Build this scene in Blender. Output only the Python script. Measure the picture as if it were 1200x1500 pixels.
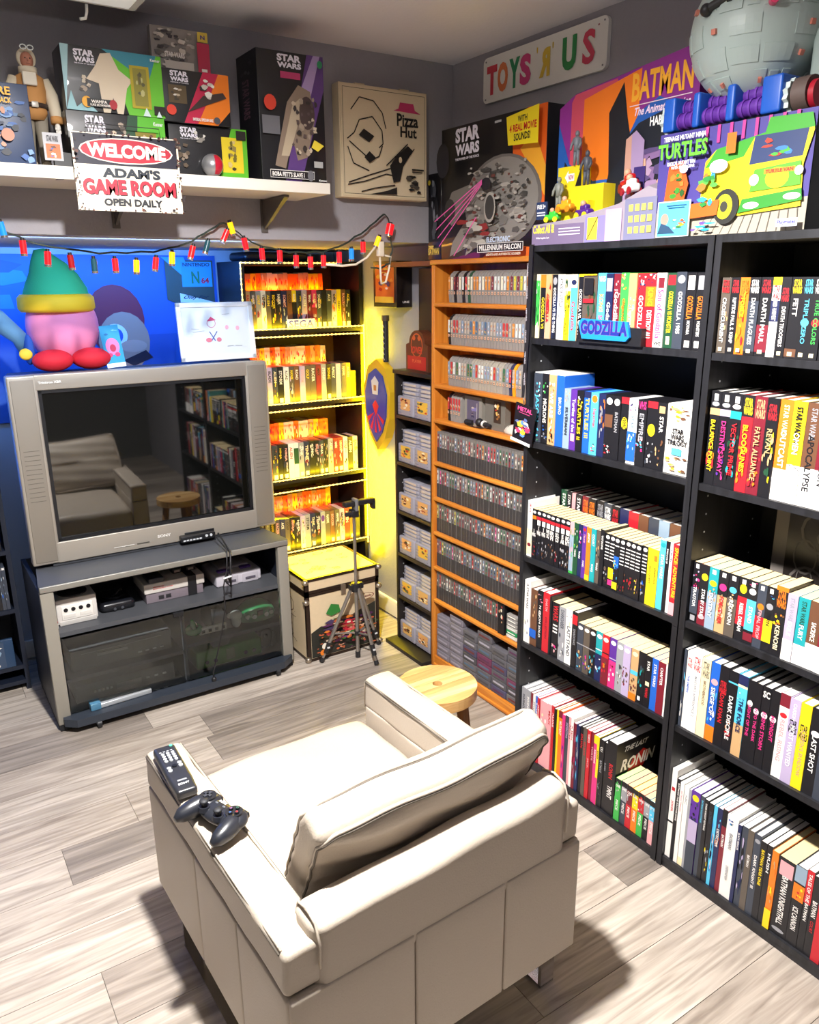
import bpy, bmesh, math, random
from mathutils import Vector, Matrix
random.seed(7)
for o in list(bpy.data.objects): bpy.data.objects.remove(o)
S = bpy.context.scene
COL = S.collection
# ------------------------------------------------------------------ camera
CO = Vector((0, 0, 1.70))
CR = Vector((0.8361942563674427, -0.5483825701125526, -0.007464744794751367))
CU = Vector((0.16070217783801513, 0.23198570226762308, 0.9593526171233998))
CF = Vector((0.5243605397588748, 0.8034047490151829, -0.28211138510104933))
cd = bpy.data.cameras.new('camera'); cam = bpy.data.objects.new('camera', cd); COL.objects.link(cam)
cd.sensor_fit = 'VERTICAL'; cd.sensor_height = 36.0; cd.sensor_width = 28.8
cd.lens = 1152.3155 / 1500 * 36; cd.clip_start = .05
mw = Matrix((CR, CU, -CF)).transposed().to_4x4(); mw.translation = CO; cam.matrix_world = mw
S.camera = cam
# ------------------------------------------------------------------ world, lights, exposure
S.view_settings.view_transform = 'Standard'; S.view_settings.look = 'None'
S.view_settings.exposure = 0.0; S.view_settings.gamma = 1.0; S.view_settings.use_curve_mapping = False
w = bpy.data.worlds.new('world'); S.world = w; w.use_nodes = True
w.node_tree.nodes['Background'].inputs[0].default_value = (.35, .4, .5, 1)
w.node_tree.nodes['Background'].inputs[1].default_value = .15
def light(kind, name, loc, energy, color=(1, 1, 1), target=None, **k):
    l = bpy.data.lights.new(name, kind); l.energy = energy; l.color = color
    for a, b in k.items(): setattr(l, a, b)
    o = bpy.data.objects.new(name, l); o.location = loc; COL.objects.link(o)
    if target is not None:
        o.rotation_euler = (Vector(target) - Vector(loc)).to_track_quat('-Z', 'Y').to_euler()
    return o
# ceiling lamp over the armchair (its shadows fix the place), then two added fills
light('SPOT', 'ceiling_spot', (.50, 1.25, 2.44), 580, (1, .975, .945), (.52, 1.27, 0), spot_size=math.radians(176), spot_blend=1.0, shadow_soft_size=.045)
light('AREA', 'ceiling_fill_up', (.50, 1.25, 2.30), 9, (1, .93, .92), (.50, 1.26, 2.5), shape='DISK', size=.25)  # added upward light that lifts the ceiling, not a separate fitting
light('AREA', 'room_fill', (.1, -.5, 2.42), 3.5, (.95, .97, 1), (.5, 1.2, 1.1), shape='RECTANGLE', size=1.2, size_y=.5)  # added soft fill from behind the camera
# blue strip behind the television, warm strips in the glowing bookcase
light('AREA', 'alcove_fill_front', (.62, 2.90, 1.83), 6, (.42, .66, 1), (.62, 3.7, 1.45), shape='RECTANGLE', size=1.2, size_y=.04)  # added pale fill for the plush and cap, not a real strip
light('AREA', 'blue_strip', (.72, 3.55, 1.80), 11, (.05, .28, 1), (.75, 3.80, 1.35), shape='RECTANGLE', size=1.3, size_y=.05)
light('AREA', 'blue_strip_low', (.10, 3.62, 1.2), 3, (.03, .2, 1), (.3, 3.2, 1.0), shape='RECTANGLE', size=.05, size_y=.9)
# ------------------------------------------------------------------ helpers
def on(ax, v, px, py):
    d = CF + CR * ((px - 600) / 1152.3155) - CU * ((py - 750) / 1152.3155)
    i = 'xyz'.index(ax)
    return CO + d * ((v - CO[i]) / d[i])
def lin(c): return c / 12.92 if c <= .04045 else ((c + .055) / 1.055) ** 2.4
def rgb(h):
    h = h.lstrip('#'); h = h if len(h) == 6 else ''.join(q * 2 for q in h); return tuple(lin(int(h[i:i + 2], 16) / 255) for i in (0, 2, 4)) + (1,)
MC = {}
def mat(h, rough=.5, metal=0., emit=0., bump=0., scale=60., var=0., spec=.5, coat=0.):
    key = (h, rough, metal, emit, bump, scale, var, spec, coat)
    if key in MC: return MC[key]
    m = bpy.data.materials.new('mat_' + h.strip('#')); m.use_nodes = True
    nt = m.node_tree; b = nt.nodes['Principled BSDF']; c = rgb(h)
    b.inputs['Base Color'].default_value = c; b.inputs['Roughness'].default_value = rough
    b.inputs['Metallic'].default_value = metal; b.inputs['Specular IOR Level'].default_value = spec
    b.inputs['Coat Weight'].default_value = coat
    if emit: b.inputs['Emission Color'].default_value = c; b.inputs['Emission Strength'].default_value = emit
    if bump or var:
        tc = nt.nodes.new('ShaderNodeTexCoord'); nz = nt.nodes.new('ShaderNodeTexNoise')
        nz.inputs['Scale'].default_value = scale; nz.inputs['Detail'].default_value = 4
        nt.links.new(tc.outputs['Object'], nz.inputs['Vector'])
        if bump:
            bp = nt.nodes.new('ShaderNodeBump'); bp.inputs['Strength'].default_value = bump; bp.inputs['Distance'].default_value = .002
            nt.links.new(nz.outputs['Fac'], bp.inputs['Height']); nt.links.new(bp.outputs['Normal'], b.inputs['Normal'])
        if var:
            mx = nt.nodes.new('ShaderNodeMix'); mx.data_type = 'RGBA'
            mx.inputs['A'].default_value = tuple(x * (1 - var) for x in c[:3]) + (1,)
            mx.inputs['B'].default_value = tuple(min(1, x * (1 + var)) for x in c[:3]) + (1,)
            nt.links.new(nz.outputs['Fac'], mx.inputs['Factor']); nt.links.new(mx.outputs['Result'], b.inputs['Base Color'])
    MC[key] = m; return m
def wood(h1, h2, axis='Y', scale=1., rough=.45):
    key = ('wood', h1, h2, axis, scale, rough)
    if key in MC: return MC[key]
    m = bpy.data.materials.new('wood'); m.use_nodes = True; nt = m.node_tree; N = nt.nodes; b = N['Principled BSDF']; b.inputs['Roughness'].default_value = rough
    tc = N.new('ShaderNodeTexCoord'); mp = N.new('ShaderNodeMapping'); oi = N.new('ShaderNodeObjectInfo')
    s = {'X': (1, 14, 14), 'Y': (14, 1, 14), 'Z': (14, 14, 1)}[axis]
    mp.inputs['Scale'].default_value = tuple(q * scale for q in s)
    va = N.new('ShaderNodeVectorMath'); va.operation = 'ADD'; cmb = N.new('ShaderNodeMath'); cmb.operation = 'MULTIPLY'; cmb.inputs[1].default_value = 37
    nt.links.new(oi.outputs['Random'], cmb.inputs[0]); nt.links.new(tc.outputs['Object'], mp.inputs['Vector'])
    nt.links.new(mp.outputs[0], va.inputs[0]); nt.links.new(cmb.outputs[0], va.inputs[1])
    nz = N.new('ShaderNodeTexNoise'); nz.inputs['Scale'].default_value = 1.6; nz.inputs['Detail'].default_value = 7; nz.inputs['Distortion'].default_value = 1.2
    nt.links.new(va.outputs[0], nz.inputs['Vector'])
    cr = N.new('ShaderNodeValToRGB'); cr.color_ramp.elements[0].position = .3; cr.color_ramp.elements[1].position = .72
    cr.color_ramp.elements[0].color = rgb(h1); cr.color_ramp.elements[1].color = rgb(h2)
    nt.links.new(nz.outputs['Fac'], cr.inputs[0]); nt.links.new(cr.outputs[0], b.inputs['Base Color'])
    bp = N.new('ShaderNodeBump'); bp.inputs['Strength'].default_value = .25; bp.inputs['Distance'].default_value = .001
    nt.links.new(nz.outputs['Fac'], bp.inputs['Height']); nt.links.new(bp.outputs['Normal'], b.inputs['Normal'])
    MC[key] = m; return m
GL = {}
def glyphs(s, bold=.022, res=2):
    key = (s, bold, res)
    if key in GL: return GL[key]
    c = bpy.data.curves.new('t', 'FONT'); c.body = s; c.resolution_u = res; c.offset = bold; c.align_x = 'CENTER'; c.space_line = .8
    o = bpy.data.objects.new('t', c); me = bpy.data.meshes.new_from_object(o)
    vs = [(v.co.x, v.co.y) for v in me.vertices]; fs = [tuple(p.vertices) for p in me.polygons]
    bpy.data.objects.remove(o); bpy.data.curves.remove(c); bpy.data.meshes.remove(me)
    if not vs: vs = [(0, 0), (1, 0), (1, 1)]; fs = [(0, 1, 2)]
    x0 = min(v[0] for v in vs); x1 = max(v[0] for v in vs); y0 = min(v[1] for v in vs); y1 = max(v[1] for v in vs)
    vs = [((v[0] - x0) / (x1 - x0 + 1e-6), (v[1] - y0) / (y1 - y0 + 1e-6)) for v in vs]
    GL[key] = (vs, fs); return GL[key]
class MB:
    def __init__(s): s.v = []; s.f = []; s.m = []; s.s = []; s.mats = []
    def mi(s, m):
        if m not in s.mats: s.mats.append(m)
        return s.mats.index(m)
    def add(s, vs, fs, m, smooth=False):
        b = len(s.v); k = s.mi(m); s.v += [tuple(v) for v in vs]
        for f in fs: s.f.append(tuple(b + i for i in f)); s.m.append(k); s.s.append(smooth)
        return s
    def box(s, x0, x1, y0, y1, z0, z1, m, r=0):
        if r:
            return s.rbox(((x0 + x1) / 2, (y0 + y1) / 2, (z0 + z1) / 2), ((x1 - x0) / 2, (y1 - y0) / 2, (z1 - z0) / 2), r, m)
        v = [(x, y, z) for x in (x0, x1) for y in (y0, y1) for z in (z0, z1)]
        return s.add(v, [(0, 1, 3, 2), (4, 6, 7, 5), (0, 4, 5, 1), (2, 3, 7, 6), (0, 2, 6, 4), (1, 5, 7, 3)], m)
    def rbox(s, c, h, r, m, n=1, k=2, fn=None):
        r = min(r, min(h) * .999); ax = []
        for a in range(3):
            e = [-h[a] + r * (1 - math.cos(math.pi / 2 * i / k)) for i in range(k)] + [-h[a] + r]
            e = [-h[a] + r * i / k for i in range(k + 1)]
            mid = [(-h[a] + r) + (2 * h[a] - 2 * r) * i / n for i in range(1, n)]
            ax.append(e + mid + [-q for q in reversed(e)])
        idx = {}; vs = []; fs = []
        def V(p):
            q = tuple(round(t, 7) for t in p)
            if q not in idx:
                inn = [max(-(h[i] - r), min(h[i] - r, p[i])) for i in range(3)]
                d = [p[i] - inn[i] for i in range(3)]; L = math.sqrt(sum(t * t for t in d)) or 1
                w_ = [inn[i] + d[i] / L * r for i in range(3)]
                if fn: w_ = fn(w_)
                idx[q] = len(vs); vs.append((w_[0] + c[0], w_[1] + c[1], w_[2] + c[2]))
            return idx[q]
        for a in range(3):
            b, d = (a + 1) % 3, (a + 2) % 3
            for sg in (-1, 1):
                for i in range(len(ax[b]) - 1):
                    for j in range(len(ax[d]) - 1):
                        q = []
                        for (bi, dj) in ((i, j), (i + 1, j), (i + 1, j + 1), (i, j + 1)):
                            p = [0, 0, 0]; p[a] = sg * h[a]; p[b] = ax[b][bi]; p[d] = ax[d][dj]; q.append(V(p))
                        if sg < 0: q.reverse()
                        fs.append(tuple(q))
        return s.add(vs, fs, m, True)
    def tube(s, pts, r, m, n=8, closed=False, caps=True):
        P = [Vector(p) for p in pts]; R = r if isinstance(r, (list, tuple)) else [r] * len(P); vs = []; fs = []; L = len(P)
        pu = None
        for i, p in enumerate(P):
            a = P[i - 1] if (i > 0 or closed) else P[i]; b = P[(i + 1) % L] if (i < L - 1 or closed) else P[i]
            t = (b - a).normalized() if (b - a).length > 1e-9 else Vector((0, 0, 1))
            u = pu - t * pu.dot(t) if pu is not None else (t.cross(Vector((0, 0, 1))) if abs(t.z) < .95 else t.cross(Vector((1, 0, 0))))
            if u.length < 1e-6: u = t.orthogonal()
            u.normalize(); pu = u; v = t.cross(u)
            for j in range(n):
                a_ = 2 * math.pi * j / n; vs.append(p + (u * math.cos(a_) + v * math.sin(a_)) * R[i])
        for i in range(L if closed else L - 1):
            for j in range(n):
                a = i * n + j; b = i * n + (j + 1) % n; c = ((i + 1) % L) * n + (j + 1) % n; d = ((i + 1) % L) * n + j
                fs.append((a, d, c, b))
        if caps and not closed: fs += [tuple(range(n)), tuple(reversed(range((L - 1) * n, L * n)))]
        return s.add(vs, fs, m, True)
    def cyl(s, a, b, r, m, n=16, r2=None): 
        a = Vector(a); b = Vector(b); t = (b - a).normalized(); u = t.orthogonal().normalized(); v = t.cross(u); vs = []
        for p, q in ((a, r), (b, r if r2 is None else r2)):
            vs += [p + (u * math.cos(2 * math.pi * j / n) + v * math.sin(2 * math.pi * j / n)) * q for j in range(n)]
        s.add(vs, [(j, (j + 1) % n, n + (j + 1) % n, n + j) for j in range(n)], m, True)
        s.add(vs, [tuple(reversed(range(n))), tuple(range(n, 2 * n))], m)
        return s
    def sph(s, c, r, m, n=20, k=12, fn=None):
        rx, ry, rz = r if isinstance(r, (list, tuple)) else (r, r, r); vs = []; fs = []
        for i in range(k + 1):
            t = math.pi * i / k
            for j in range(n):
                a = 2 * math.pi * j / n; p = (math.sin(t) * math.cos(a), math.sin(t) * math.sin(a), math.cos(t))
                if fn: p = fn(p)
                vs.append((c[0] + rx * p[0], c[1] + ry * p[1], c[2] + rz * p[2]))
        for i in range(k):
            for j in range(n): fs.append((i * n + j, (i + 1) * n + j, (i + 1) * n + (j + 1) % n, i * n + (j + 1) % n))
        return s.add(vs, fs, m, True)
    def prism(s, pts, axis, a, b, m):   # 2D outline extruded along an axis
        n = len(pts); A = sum(pts[i][0] * pts[(i + 1) % n][1] - pts[(i + 1) % n][0] * pts[i][1] for i in range(n))
        if A < 0: pts = pts[::-1]
        def P(p, t): return {'x': (t, p[0], p[1]), 'y': (p[1], t, p[0]), 'z': (p[0], p[1], t)}[axis]
        vs = [P(p, a) for p in pts] + [P(p, b) for p in pts]
        return s.add(vs, [tuple(reversed(range(n))), tuple(range(n, 2 * n))] + [(i, (i + 1) % n, n + (i + 1) % n, n + i) for i in range(n)], m)
    def build(s, name, parent=None, loc=None, rot=None):
        me = bpy.data.meshes.new(name); me.from_pydata(s.v, [], s.f)
        for m in s.mats: me.materials.append(m)
        me.polygons.foreach_set('material_index', s.m); me.polygons.foreach_set('use_smooth', s.s); me.update()
        o = bpy.data.objects.new(name, me); COL.objects.link(o)
        if parent: o.parent = parent
        if loc is not None: o.location = loc
        if rot is not None: o.rotation_euler = rot
        return o
class FR:   # a flat print on a face: u to the right, v up, n outwards; metres
    def __init__(s, o, u, v, W=1, H=1):
        s.o = Vector(o); s.u = Vector(u).normalized(); s.v = Vector(v).normalized(); s.n = s.u.cross(s.v); s.k = 1; s.b = MB(); s.W = W; s.H = H
    def P(s, x, y): return s.o + s.u * x * s.W + s.v * y * s.H + s.n * (.00022 * s.k)
    def poly(s, pts, h, **k):
        n = len(pts); A = sum(pts[i][0] * pts[(i + 1) % n][1] - pts[(i + 1) % n][0] * pts[i][1] for i in range(n))
        if A < 0: pts = pts[::-1]
        s.b.add([s.P(*p) for p in pts], [tuple(range(n))], mat(h, **k) if isinstance(h, str) else h); s.k += 1; return s
    def rect(s, x0, y0, x1, y1, h, **k): return s.poly([(x0, y0), (x1, y0), (x1, y1), (x0, y1)], h, **k)
    def ell(s, cx, cy, rx, ry, h, n=20, **k): return s.poly([(cx + rx * math.cos(6.2832 * i / n), cy + ry * math.sin(6.2832 * i / n)) for i in range(n)], h, **k)
    def ring(s, cx, cy, rx, ry, t, h, n=20, **k):
        vs = []; 
        for i in range(n):
            a = 6.2832 * i / n
            vs += [s.P(cx + rx * math.cos(a), cy + ry * math.sin(a)), s.P(cx + rx * (1 - t) * math.cos(a), cy + ry * (1 - t) * math.sin(a))]
        s.b.add(vs, [(2 * i, 2 * ((i + 1) % n), 2 * ((i + 1) % n) + 1, 2 * i + 1) for i in range(n)], mat(h, **k)); s.k += 1; return s
    def text(s, t, x0, y0, x1, y1, h, shear=0, flip=False, bold=.03, **k):
        vs, fs = glyphs(t, bold, 3 if bold > .03 else 2); m = mat(h, **k) if isinstance(h, str) else h
        if flip: vs = [(1 - a, b) for a, b in vs]; fs = [tuple(reversed(f)) for f in fs]
        s.b.add([s.P(x0 + (x1 - x0) * a + shear * b, y0 + (y1 - y0) * b) for a, b in vs], fs, m); s.k += 1; return s
    def vtext(s, t, x0, y0, x1, y1, h, **k):    # reads downwards
        vs, fs = glyphs(t); m = mat(h, **k)
        s.b.add([s.P(x0 + (x1 - x0) * b, y1 - (y1 - y0) * a) for a, b in vs], fs, m); s.k += 1; return s
    def art(s, x0, y0, x1, y1, cols, n=7, rnd=random, z=1.):
        for i in range(n):
            w_ = (x1 - x0) * rnd.uniform(.2, .5) * z; h_ = (y1 - y0) * rnd.uniform(.12, .32) * z
            cx = rnd.uniform(x0 + w_ * .5, x1 - w_ * .5); cy = rnd.uniform(y0 + h_ * .5, y1 - h_ * .5); q = rnd.randint(4, 7); a0 = rnd.random() * 6
            pts = [(cx + w_ * .5 * rnd.uniform(.6, 1) * math.cos(a0 + 6.2832 * j / q), cy + h_ * .5 * rnd.uniform(.6, 1) * math.sin(a0 + 6.2832 * j / q)) for j in range(q)]
            s.poly(pts, cols[i % len(cols)])
        return s
    def line(s, x0, y0, x1, y1, t, h, **k):
        d = Vector(((x1 - x0) * s.W, (y1 - y0) * s.H)).normalized(); nx, ny = -d.y * t / 2 / s.W, d.x * t / 2 / s.H
        return s.poly([(x0 + nx, y0 + ny), (x1 + nx, y1 + ny), (x1 - nx, y1 - ny), (x0 - nx, y0 - ny)], h, **k)
    def build(s, name, parent): return s.b.build(name, parent)
def tag(o, label=None, cat=None, group=None, kind=None):
    if label: o['label'] = label
    if cat: o['category'] = cat
    if group: o['group'] = group
    if kind: o['kind'] = kind
    return o
def empty(name, loc, label, cat, group=None, rz=0):
    o = bpy.data.objects.new(name, None); o.location = loc; o.rotation_euler = (0, 0, rz); o.empty_display_size = .05; COL.objects.link(o)
    return tag(o, label, cat, group)
def struct(name, b, parent=None):
    o = b.build(name, parent)
    if parent is None: o['kind'] = 'structure'
    return o
ON = 'zeroth first second third fourth fifth sixth seventh eighth ninth tenth eleventh twelfth thirteenth fourteenth fifteenth sixteenth seventeenth eighteenth nineteenth twentieth'.split()
def ordw(i):
    if i <= 20: return ON[i]
    if i == 30: return 'thirtieth'
    if i == 40: return 'fortieth'
    return ('twenty-' if i < 30 else 'thirty-' if i < 40 else 'forty-') + ON[i % 10]
PAL = {'K': ('#17161b', 'black'), 'W': ('#eeeae4', 'white'), 'R': ('#c4202c', 'red'), 'Y': ('#f0d21c', 'yellow'), 'B': ('#1f5fc0', 'blue'), 'N': ('#1c2450', 'navy'),
       'G': ('#3fae4c', 'green'), 'D': ('#1d4a30', 'dark-green'), 'P': ('#5a2d91', 'purple'), 'M': ('#d8327e', 'magenta'), 'O': ('#ec7a1c', 'orange'), 'T': ('#1d9aa0', 'teal'),
       'C': ('#55bfe4', 'light-blue'), 'S': ('#9b9ba0', 'grey'), 'L': ('#3a404c', 'slate'), 'V': ('#7a1c2c', 'maroon'), 'U': ('#6b4630', 'brown'), 'H': ('#c8a070', 'tan'),
       'E': ('#efe0b4', 'cream'), 'A': ('#b8a8c8', 'lilac'), 'F': ('#e8a4a8', 'pink'), 'Q': ('#5b5148', 'taupe'), 'Z': ('#8fa3b5', 'grey-blue')}
def hx(c): return PAL[c][0] if c in PAL else c
# ------------------------------------------------------------------ room
WX, WY, HY, HZ, CZ = 2.02, 3.80, 2.76, 1.845, 2.50
LX, RY = -1.35, -1.6
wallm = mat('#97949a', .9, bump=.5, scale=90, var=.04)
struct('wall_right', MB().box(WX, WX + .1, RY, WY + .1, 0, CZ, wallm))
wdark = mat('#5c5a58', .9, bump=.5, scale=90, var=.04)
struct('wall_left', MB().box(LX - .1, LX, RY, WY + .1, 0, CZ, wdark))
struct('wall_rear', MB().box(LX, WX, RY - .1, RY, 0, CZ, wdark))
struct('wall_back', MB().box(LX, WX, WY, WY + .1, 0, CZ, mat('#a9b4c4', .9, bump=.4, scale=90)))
struct('wall_header', MB().box(LX, WX, HY, WY, HZ, CZ, wallm))
struct('ceiling', MB().box(LX - .1, WX + .1, RY - .1, WY + .1, CZ, CZ + .1, mat('#e4e2e8', .95, bump=.5, scale=70)))
struct('baseboard_right', MB().box(WX - .014, WX, HY, WY, .012, .10, mat('#e8e4da', .5), r=.004))
struct('baseboard_back', MB().box(LX, WX - .016, WY - .014, WY, .012, .10, mat('#e8e4da', .5), r=.004))
fl = struct('floor', MB().box(LX, WX, RY, WY, -.1, -.002, mat('#5c544c', .8)))
tones = [wood('#83776c', '#bfb3a6', 'X', 1.6, .45), wood('#7b7066', '#b2a69a', 'X', 1.6, .45), wood('#8d8277', '#cabeb1', 'X', 1.6, .45), wood('#6b625a', '#9f948a', 'X', 1.6, .45)]
rndp = random.Random(3); pitch = .1815; y = 1.785 - pitch * 20; r = 0
joints = {19: [(.207, 2, 1)], 22: [(.21, 2, 3)], 23: [(.45, 0, 0)], 24: [(.805, 2, 3)], 20: [(1.0, 2, 0)], 21: [(-.5, 1, 2)]}
while y < WY:
    if y + pitch > RY:
        a = max(y, RY); b = min(y + pitch, WY); spec = joints.get(r)
        if spec: cuts = [spec[0][0] - 1.22, spec[0][0], spec[0][0] + 1.22, spec[0][0] + 2.44]; tn = [0, spec[0][1], spec[0][2], 1, 0]
        else:
            o_ = rndp.uniform(-1.2, 0); cuts = [LX + 1.22 + o_ + 1.22 * i for i in range(4)]; tn = [rndp.randint(0, 3) for _ in range(5)]
        xs = [LX] + [c for c in cuts if LX < c < WX] + [WX]; off = 0 if cuts[0] > LX else 1
        for i in range(len(xs) - 1):
            if xs[i + 1] - xs[i] < .02: continue
            p = MB().box(xs[i] + .0008, xs[i + 1] - .0008, a + .0008, b - .0008, -.002, .0, tones[tn[(i + off) % 5]]).build('plank', fl)
    y += pitch; r += 1
# ------------------------------------------------------------------ bookcases
blk = wood('#141417', '#26262b', 'Z', 1.5, .45)
def bookcase(name, label, x0, x1, y0, y1, zt, shelves, m, shaded_seam=None, inner=None, group=None):
    """front at x0 facing -x, boards as parts; shelves = heights of the top faces"""
    t = .018; W = y1 - y0; D = x1 - x0; yc = (y0 + y1) / 2
    e = empty(name, (x0, yc, 0), label, 'bookcase', group)
    segs = [(0, zt)] if not shaded_seam else [(0, shaded_seam - .001), (shaded_seam, zt)]
    for a, b in segs:
        for sg, nm in ((-1, 'side_panel'), (1, 'side_panel')):
            ya = -W / 2 if sg < 0 else W / 2 - t
            q = MB(); q.box(0, D, ya, ya + t, a, b, m)
            inn = ya + t if sg < 0 else ya
            for zz in range(int(a * 20) + 2, int(b * 20) - 1):
                for xx in (.045, D - .05): q.cyl((xx, inn + .0006 * (1 if sg < 0 else -1), zz / 20), (xx, inn - .002 * (1 if sg < 0 else -1), zz / 20), .0028, mat('#b8b8bc', .4), 6)
            q.build(nm, e)
    MB().box(D - .006, D, -W / 2 + t, W / 2 - t, .02, zt - t, mat(inner or '#121114', .6)).build('back_panel', e)
    MB().box(0, D - .006, -W / 2 + t, W / 2 - t, zt - t, zt, m).build('top_board', e)
    for z in shelves:
        MB().box(.003, D - .006, -W / 2 + t, W / 2 - t, z - t, z, m).build('shelf', e)
    MB().box(.006, .02, -W / 2 + t, W / 2 - t, 0, shelves[-1] - t, m).build('kick_plate', e)
    return e
BX = 1.708
SH = [1.524, 1.194, .797, .478, .034]
bookcase('bookcase', 'black wood-grain bookcase between the orange pine shelf and another black bookcase', BX, 2.015, 1.267, 1.925, 1.800, SH, blk, shaded_seam=.775)
bookcase('bookcase', 'black wood-grain bookcase at the right edge, nearest the camera', BX, 2.015, .605, 1.263, 1.800, [1.523, 1.19, .802, .479, .036], blk, shaded_seam=.775)
paper = mat('#f1d9a2', .85, bump=.6, scale=400); paperw = mat('#f4efe6', .8, bump=.6, scale=400)
def spine_items(fr, items, rnd, base):
    fr.rect(.02, .005, .98, .995, base)
    for it in items:
        k, a, b = it[0], 1 - it[2], 1 - it[1]      # fractions from the top
        if k == 'b': fr.rect(.0, a, 1., b, hx(it[3]))
        elif k == 'r': fr.rect(it[4], a, it[5], b, hx(it[3]))
        elif k == 't': 
            w_ = (it[5] if len(it) > 5 else .6) * .82; L_ = (b - a) * fr.H; a = max(a, b - max(.3 * L_, .85 * fr.W * w_ * len(it[3])) / fr.H) if .85 * fr.W * w_ * len(it[3]) < L_ else a; fr.vtext(it[3], .5 - w_ / 2, a, .5 + w_ / 2, b, hx(it[4]))
        elif k == 'h': fr.text(it[3].replace('|', '\n'), .1, a, .9, b, hx(it[4]))
        elif k == 'e': fr.ell(.5, (a + b) / 2, .38, (b - a) / 2, hx(it[3]), 12)
        elif k == 'g': fr.art(.0, a, 1., b, [hx(c) for c in it[3]], int(1.7 * (it[4] if len(it) > 4 else 7)), rnd, .75)
def accent(items, base):
    for it in items:
        if it[0] == 't': return 'with %s lettering' % PAL[it[4]][1]
    for it in items:
        if it[0] == 'h': return 'with %s title block' % PAL[it[4]][1]
    for it in items:
        if it[0] in 'be' : return 'with %s band' % PAL[it[3]][1]
    for it in items:
        if it[0] == 'r': return 'with %s patch' % PAL[it[3]][1]
    for it in items:
        if it[0] == 'g': return 'with %s artwork' % PAL[it[3][0]][1]
    return 'with plain spine'
def bookrow(rows, y_left, y_right, z, x0, D, kind, where, group, gap=.0006, jit=.004, nat=False, axis='x', lit=None):
    """rows: (colour, width mm, height mm, items[, depth m[, kind[, pages]]]); left to right as seen from the room"""
    rnd = random.Random(hash(where) % 9999 if False else sum(map(ord, where)))
    tot = sum(r_[1] for r_ in rows); span = abs(y_left - y_right); sc = (span / tot if not nat else .001); pos = 0; out = []
    for i, r_ in enumerate(rows):
        c, wmm, hmm, items = r_[:4]; d = (r_[4] if len(r_) > 4 and r_[4] else D); kd = r_[5] if len(r_) > 5 and r_[5] else kind; pg = r_[6] if len(r_) > 6 else None
        wd = wmm * sc; t = wd - gap; h = hmm / 1000; back = rnd.uniform(0, jit)
        if axis == 'x': loc = (x0 + back, y_left - pos - wd / 2, z + .0005); rz = 0
        else: loc = (y_left + pos + wd / 2, x0 + back, z + .0005); rz = math.pi / 2
        pos += wd; base = mat(hx(c), .45, coat=.15); b = MB()
        nm = {'paperback': 'paperback_book', 'hardback': 'hardback_book', 'video tape': 'video_tape', 'comic': 'comic_book', 'game box': 'game_box', 'clamshell tape': 'video_tape', 'game case': 'game_case'}[kd]
        T = t / 2
        if 'tape' in kd or 'game' in kd:
            if kd == 'video tape':
                b.box(0, d, -T, T, 0, h, base)
            else: b.box(0, d, -T, T, 0, h, base, r=min(.002, T * .5))
        else:
            cv = .0011 if kd != 'hardback' else .0022
            b.box(0, cv, -T, T, 0, h, base); b.box(cv, d, -T, -T + cv, 0, h, base); b.box(cv, d, T - cv, T, 0, h, base)
        o = b.build(nm, None, loc, (0, 0, rz)); o2 = None
        if kd in ('paperback', 'hardback', 'comic'):
            ins = .0004 if kd != 'hardback' else .003
            pm = (pg or (paper if kd == 'paperback' else paperw))
            MB().box(cv, d - ins * 2, -T + cv, T - cv, ins, h - (.0006 if kd != 'hardback' else .003), pm).build('pages', o)
        elif kd == 'clamshell tape':
            MB().box(.003, d - .003, -T + .001, T - .001, h, h + .0022, mat('#f3efe8', .4)).build('white_rim', o)
        f = FR((0, T, 0), (0, -1, 0), (0, 0, 1), 2 * T, h)
        if items: spine_items(f, items, rnd, base)
        if f.b.v: f.build('spine_print', o)
        n = i + 1
        tag(o, '%s %s %s, %s from left on %s' % (PAL[c][1], kd, accent(items, c), ordw(n), where), {'paperback': 'book', 'hardback': 'book', 'comic': 'book', 'video tape': 'video tape', 'clamshell tape': 'video tape', 'game box': 'game box', 'game case': 'game case'}[kd], group)
        out.append(o)
    return out
SW = 'STAR|WARS'
def sw(c, title, tc, h=178, w=24, cc='R', ex=(), top=0): return (c, w, h, list(ex) + [('h', .03 + top, .2 + top, SW, cc), ('t', .26 + top, .86, title, tc, .5), ('r', .92, .97, 'E', .3, .7)])
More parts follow.
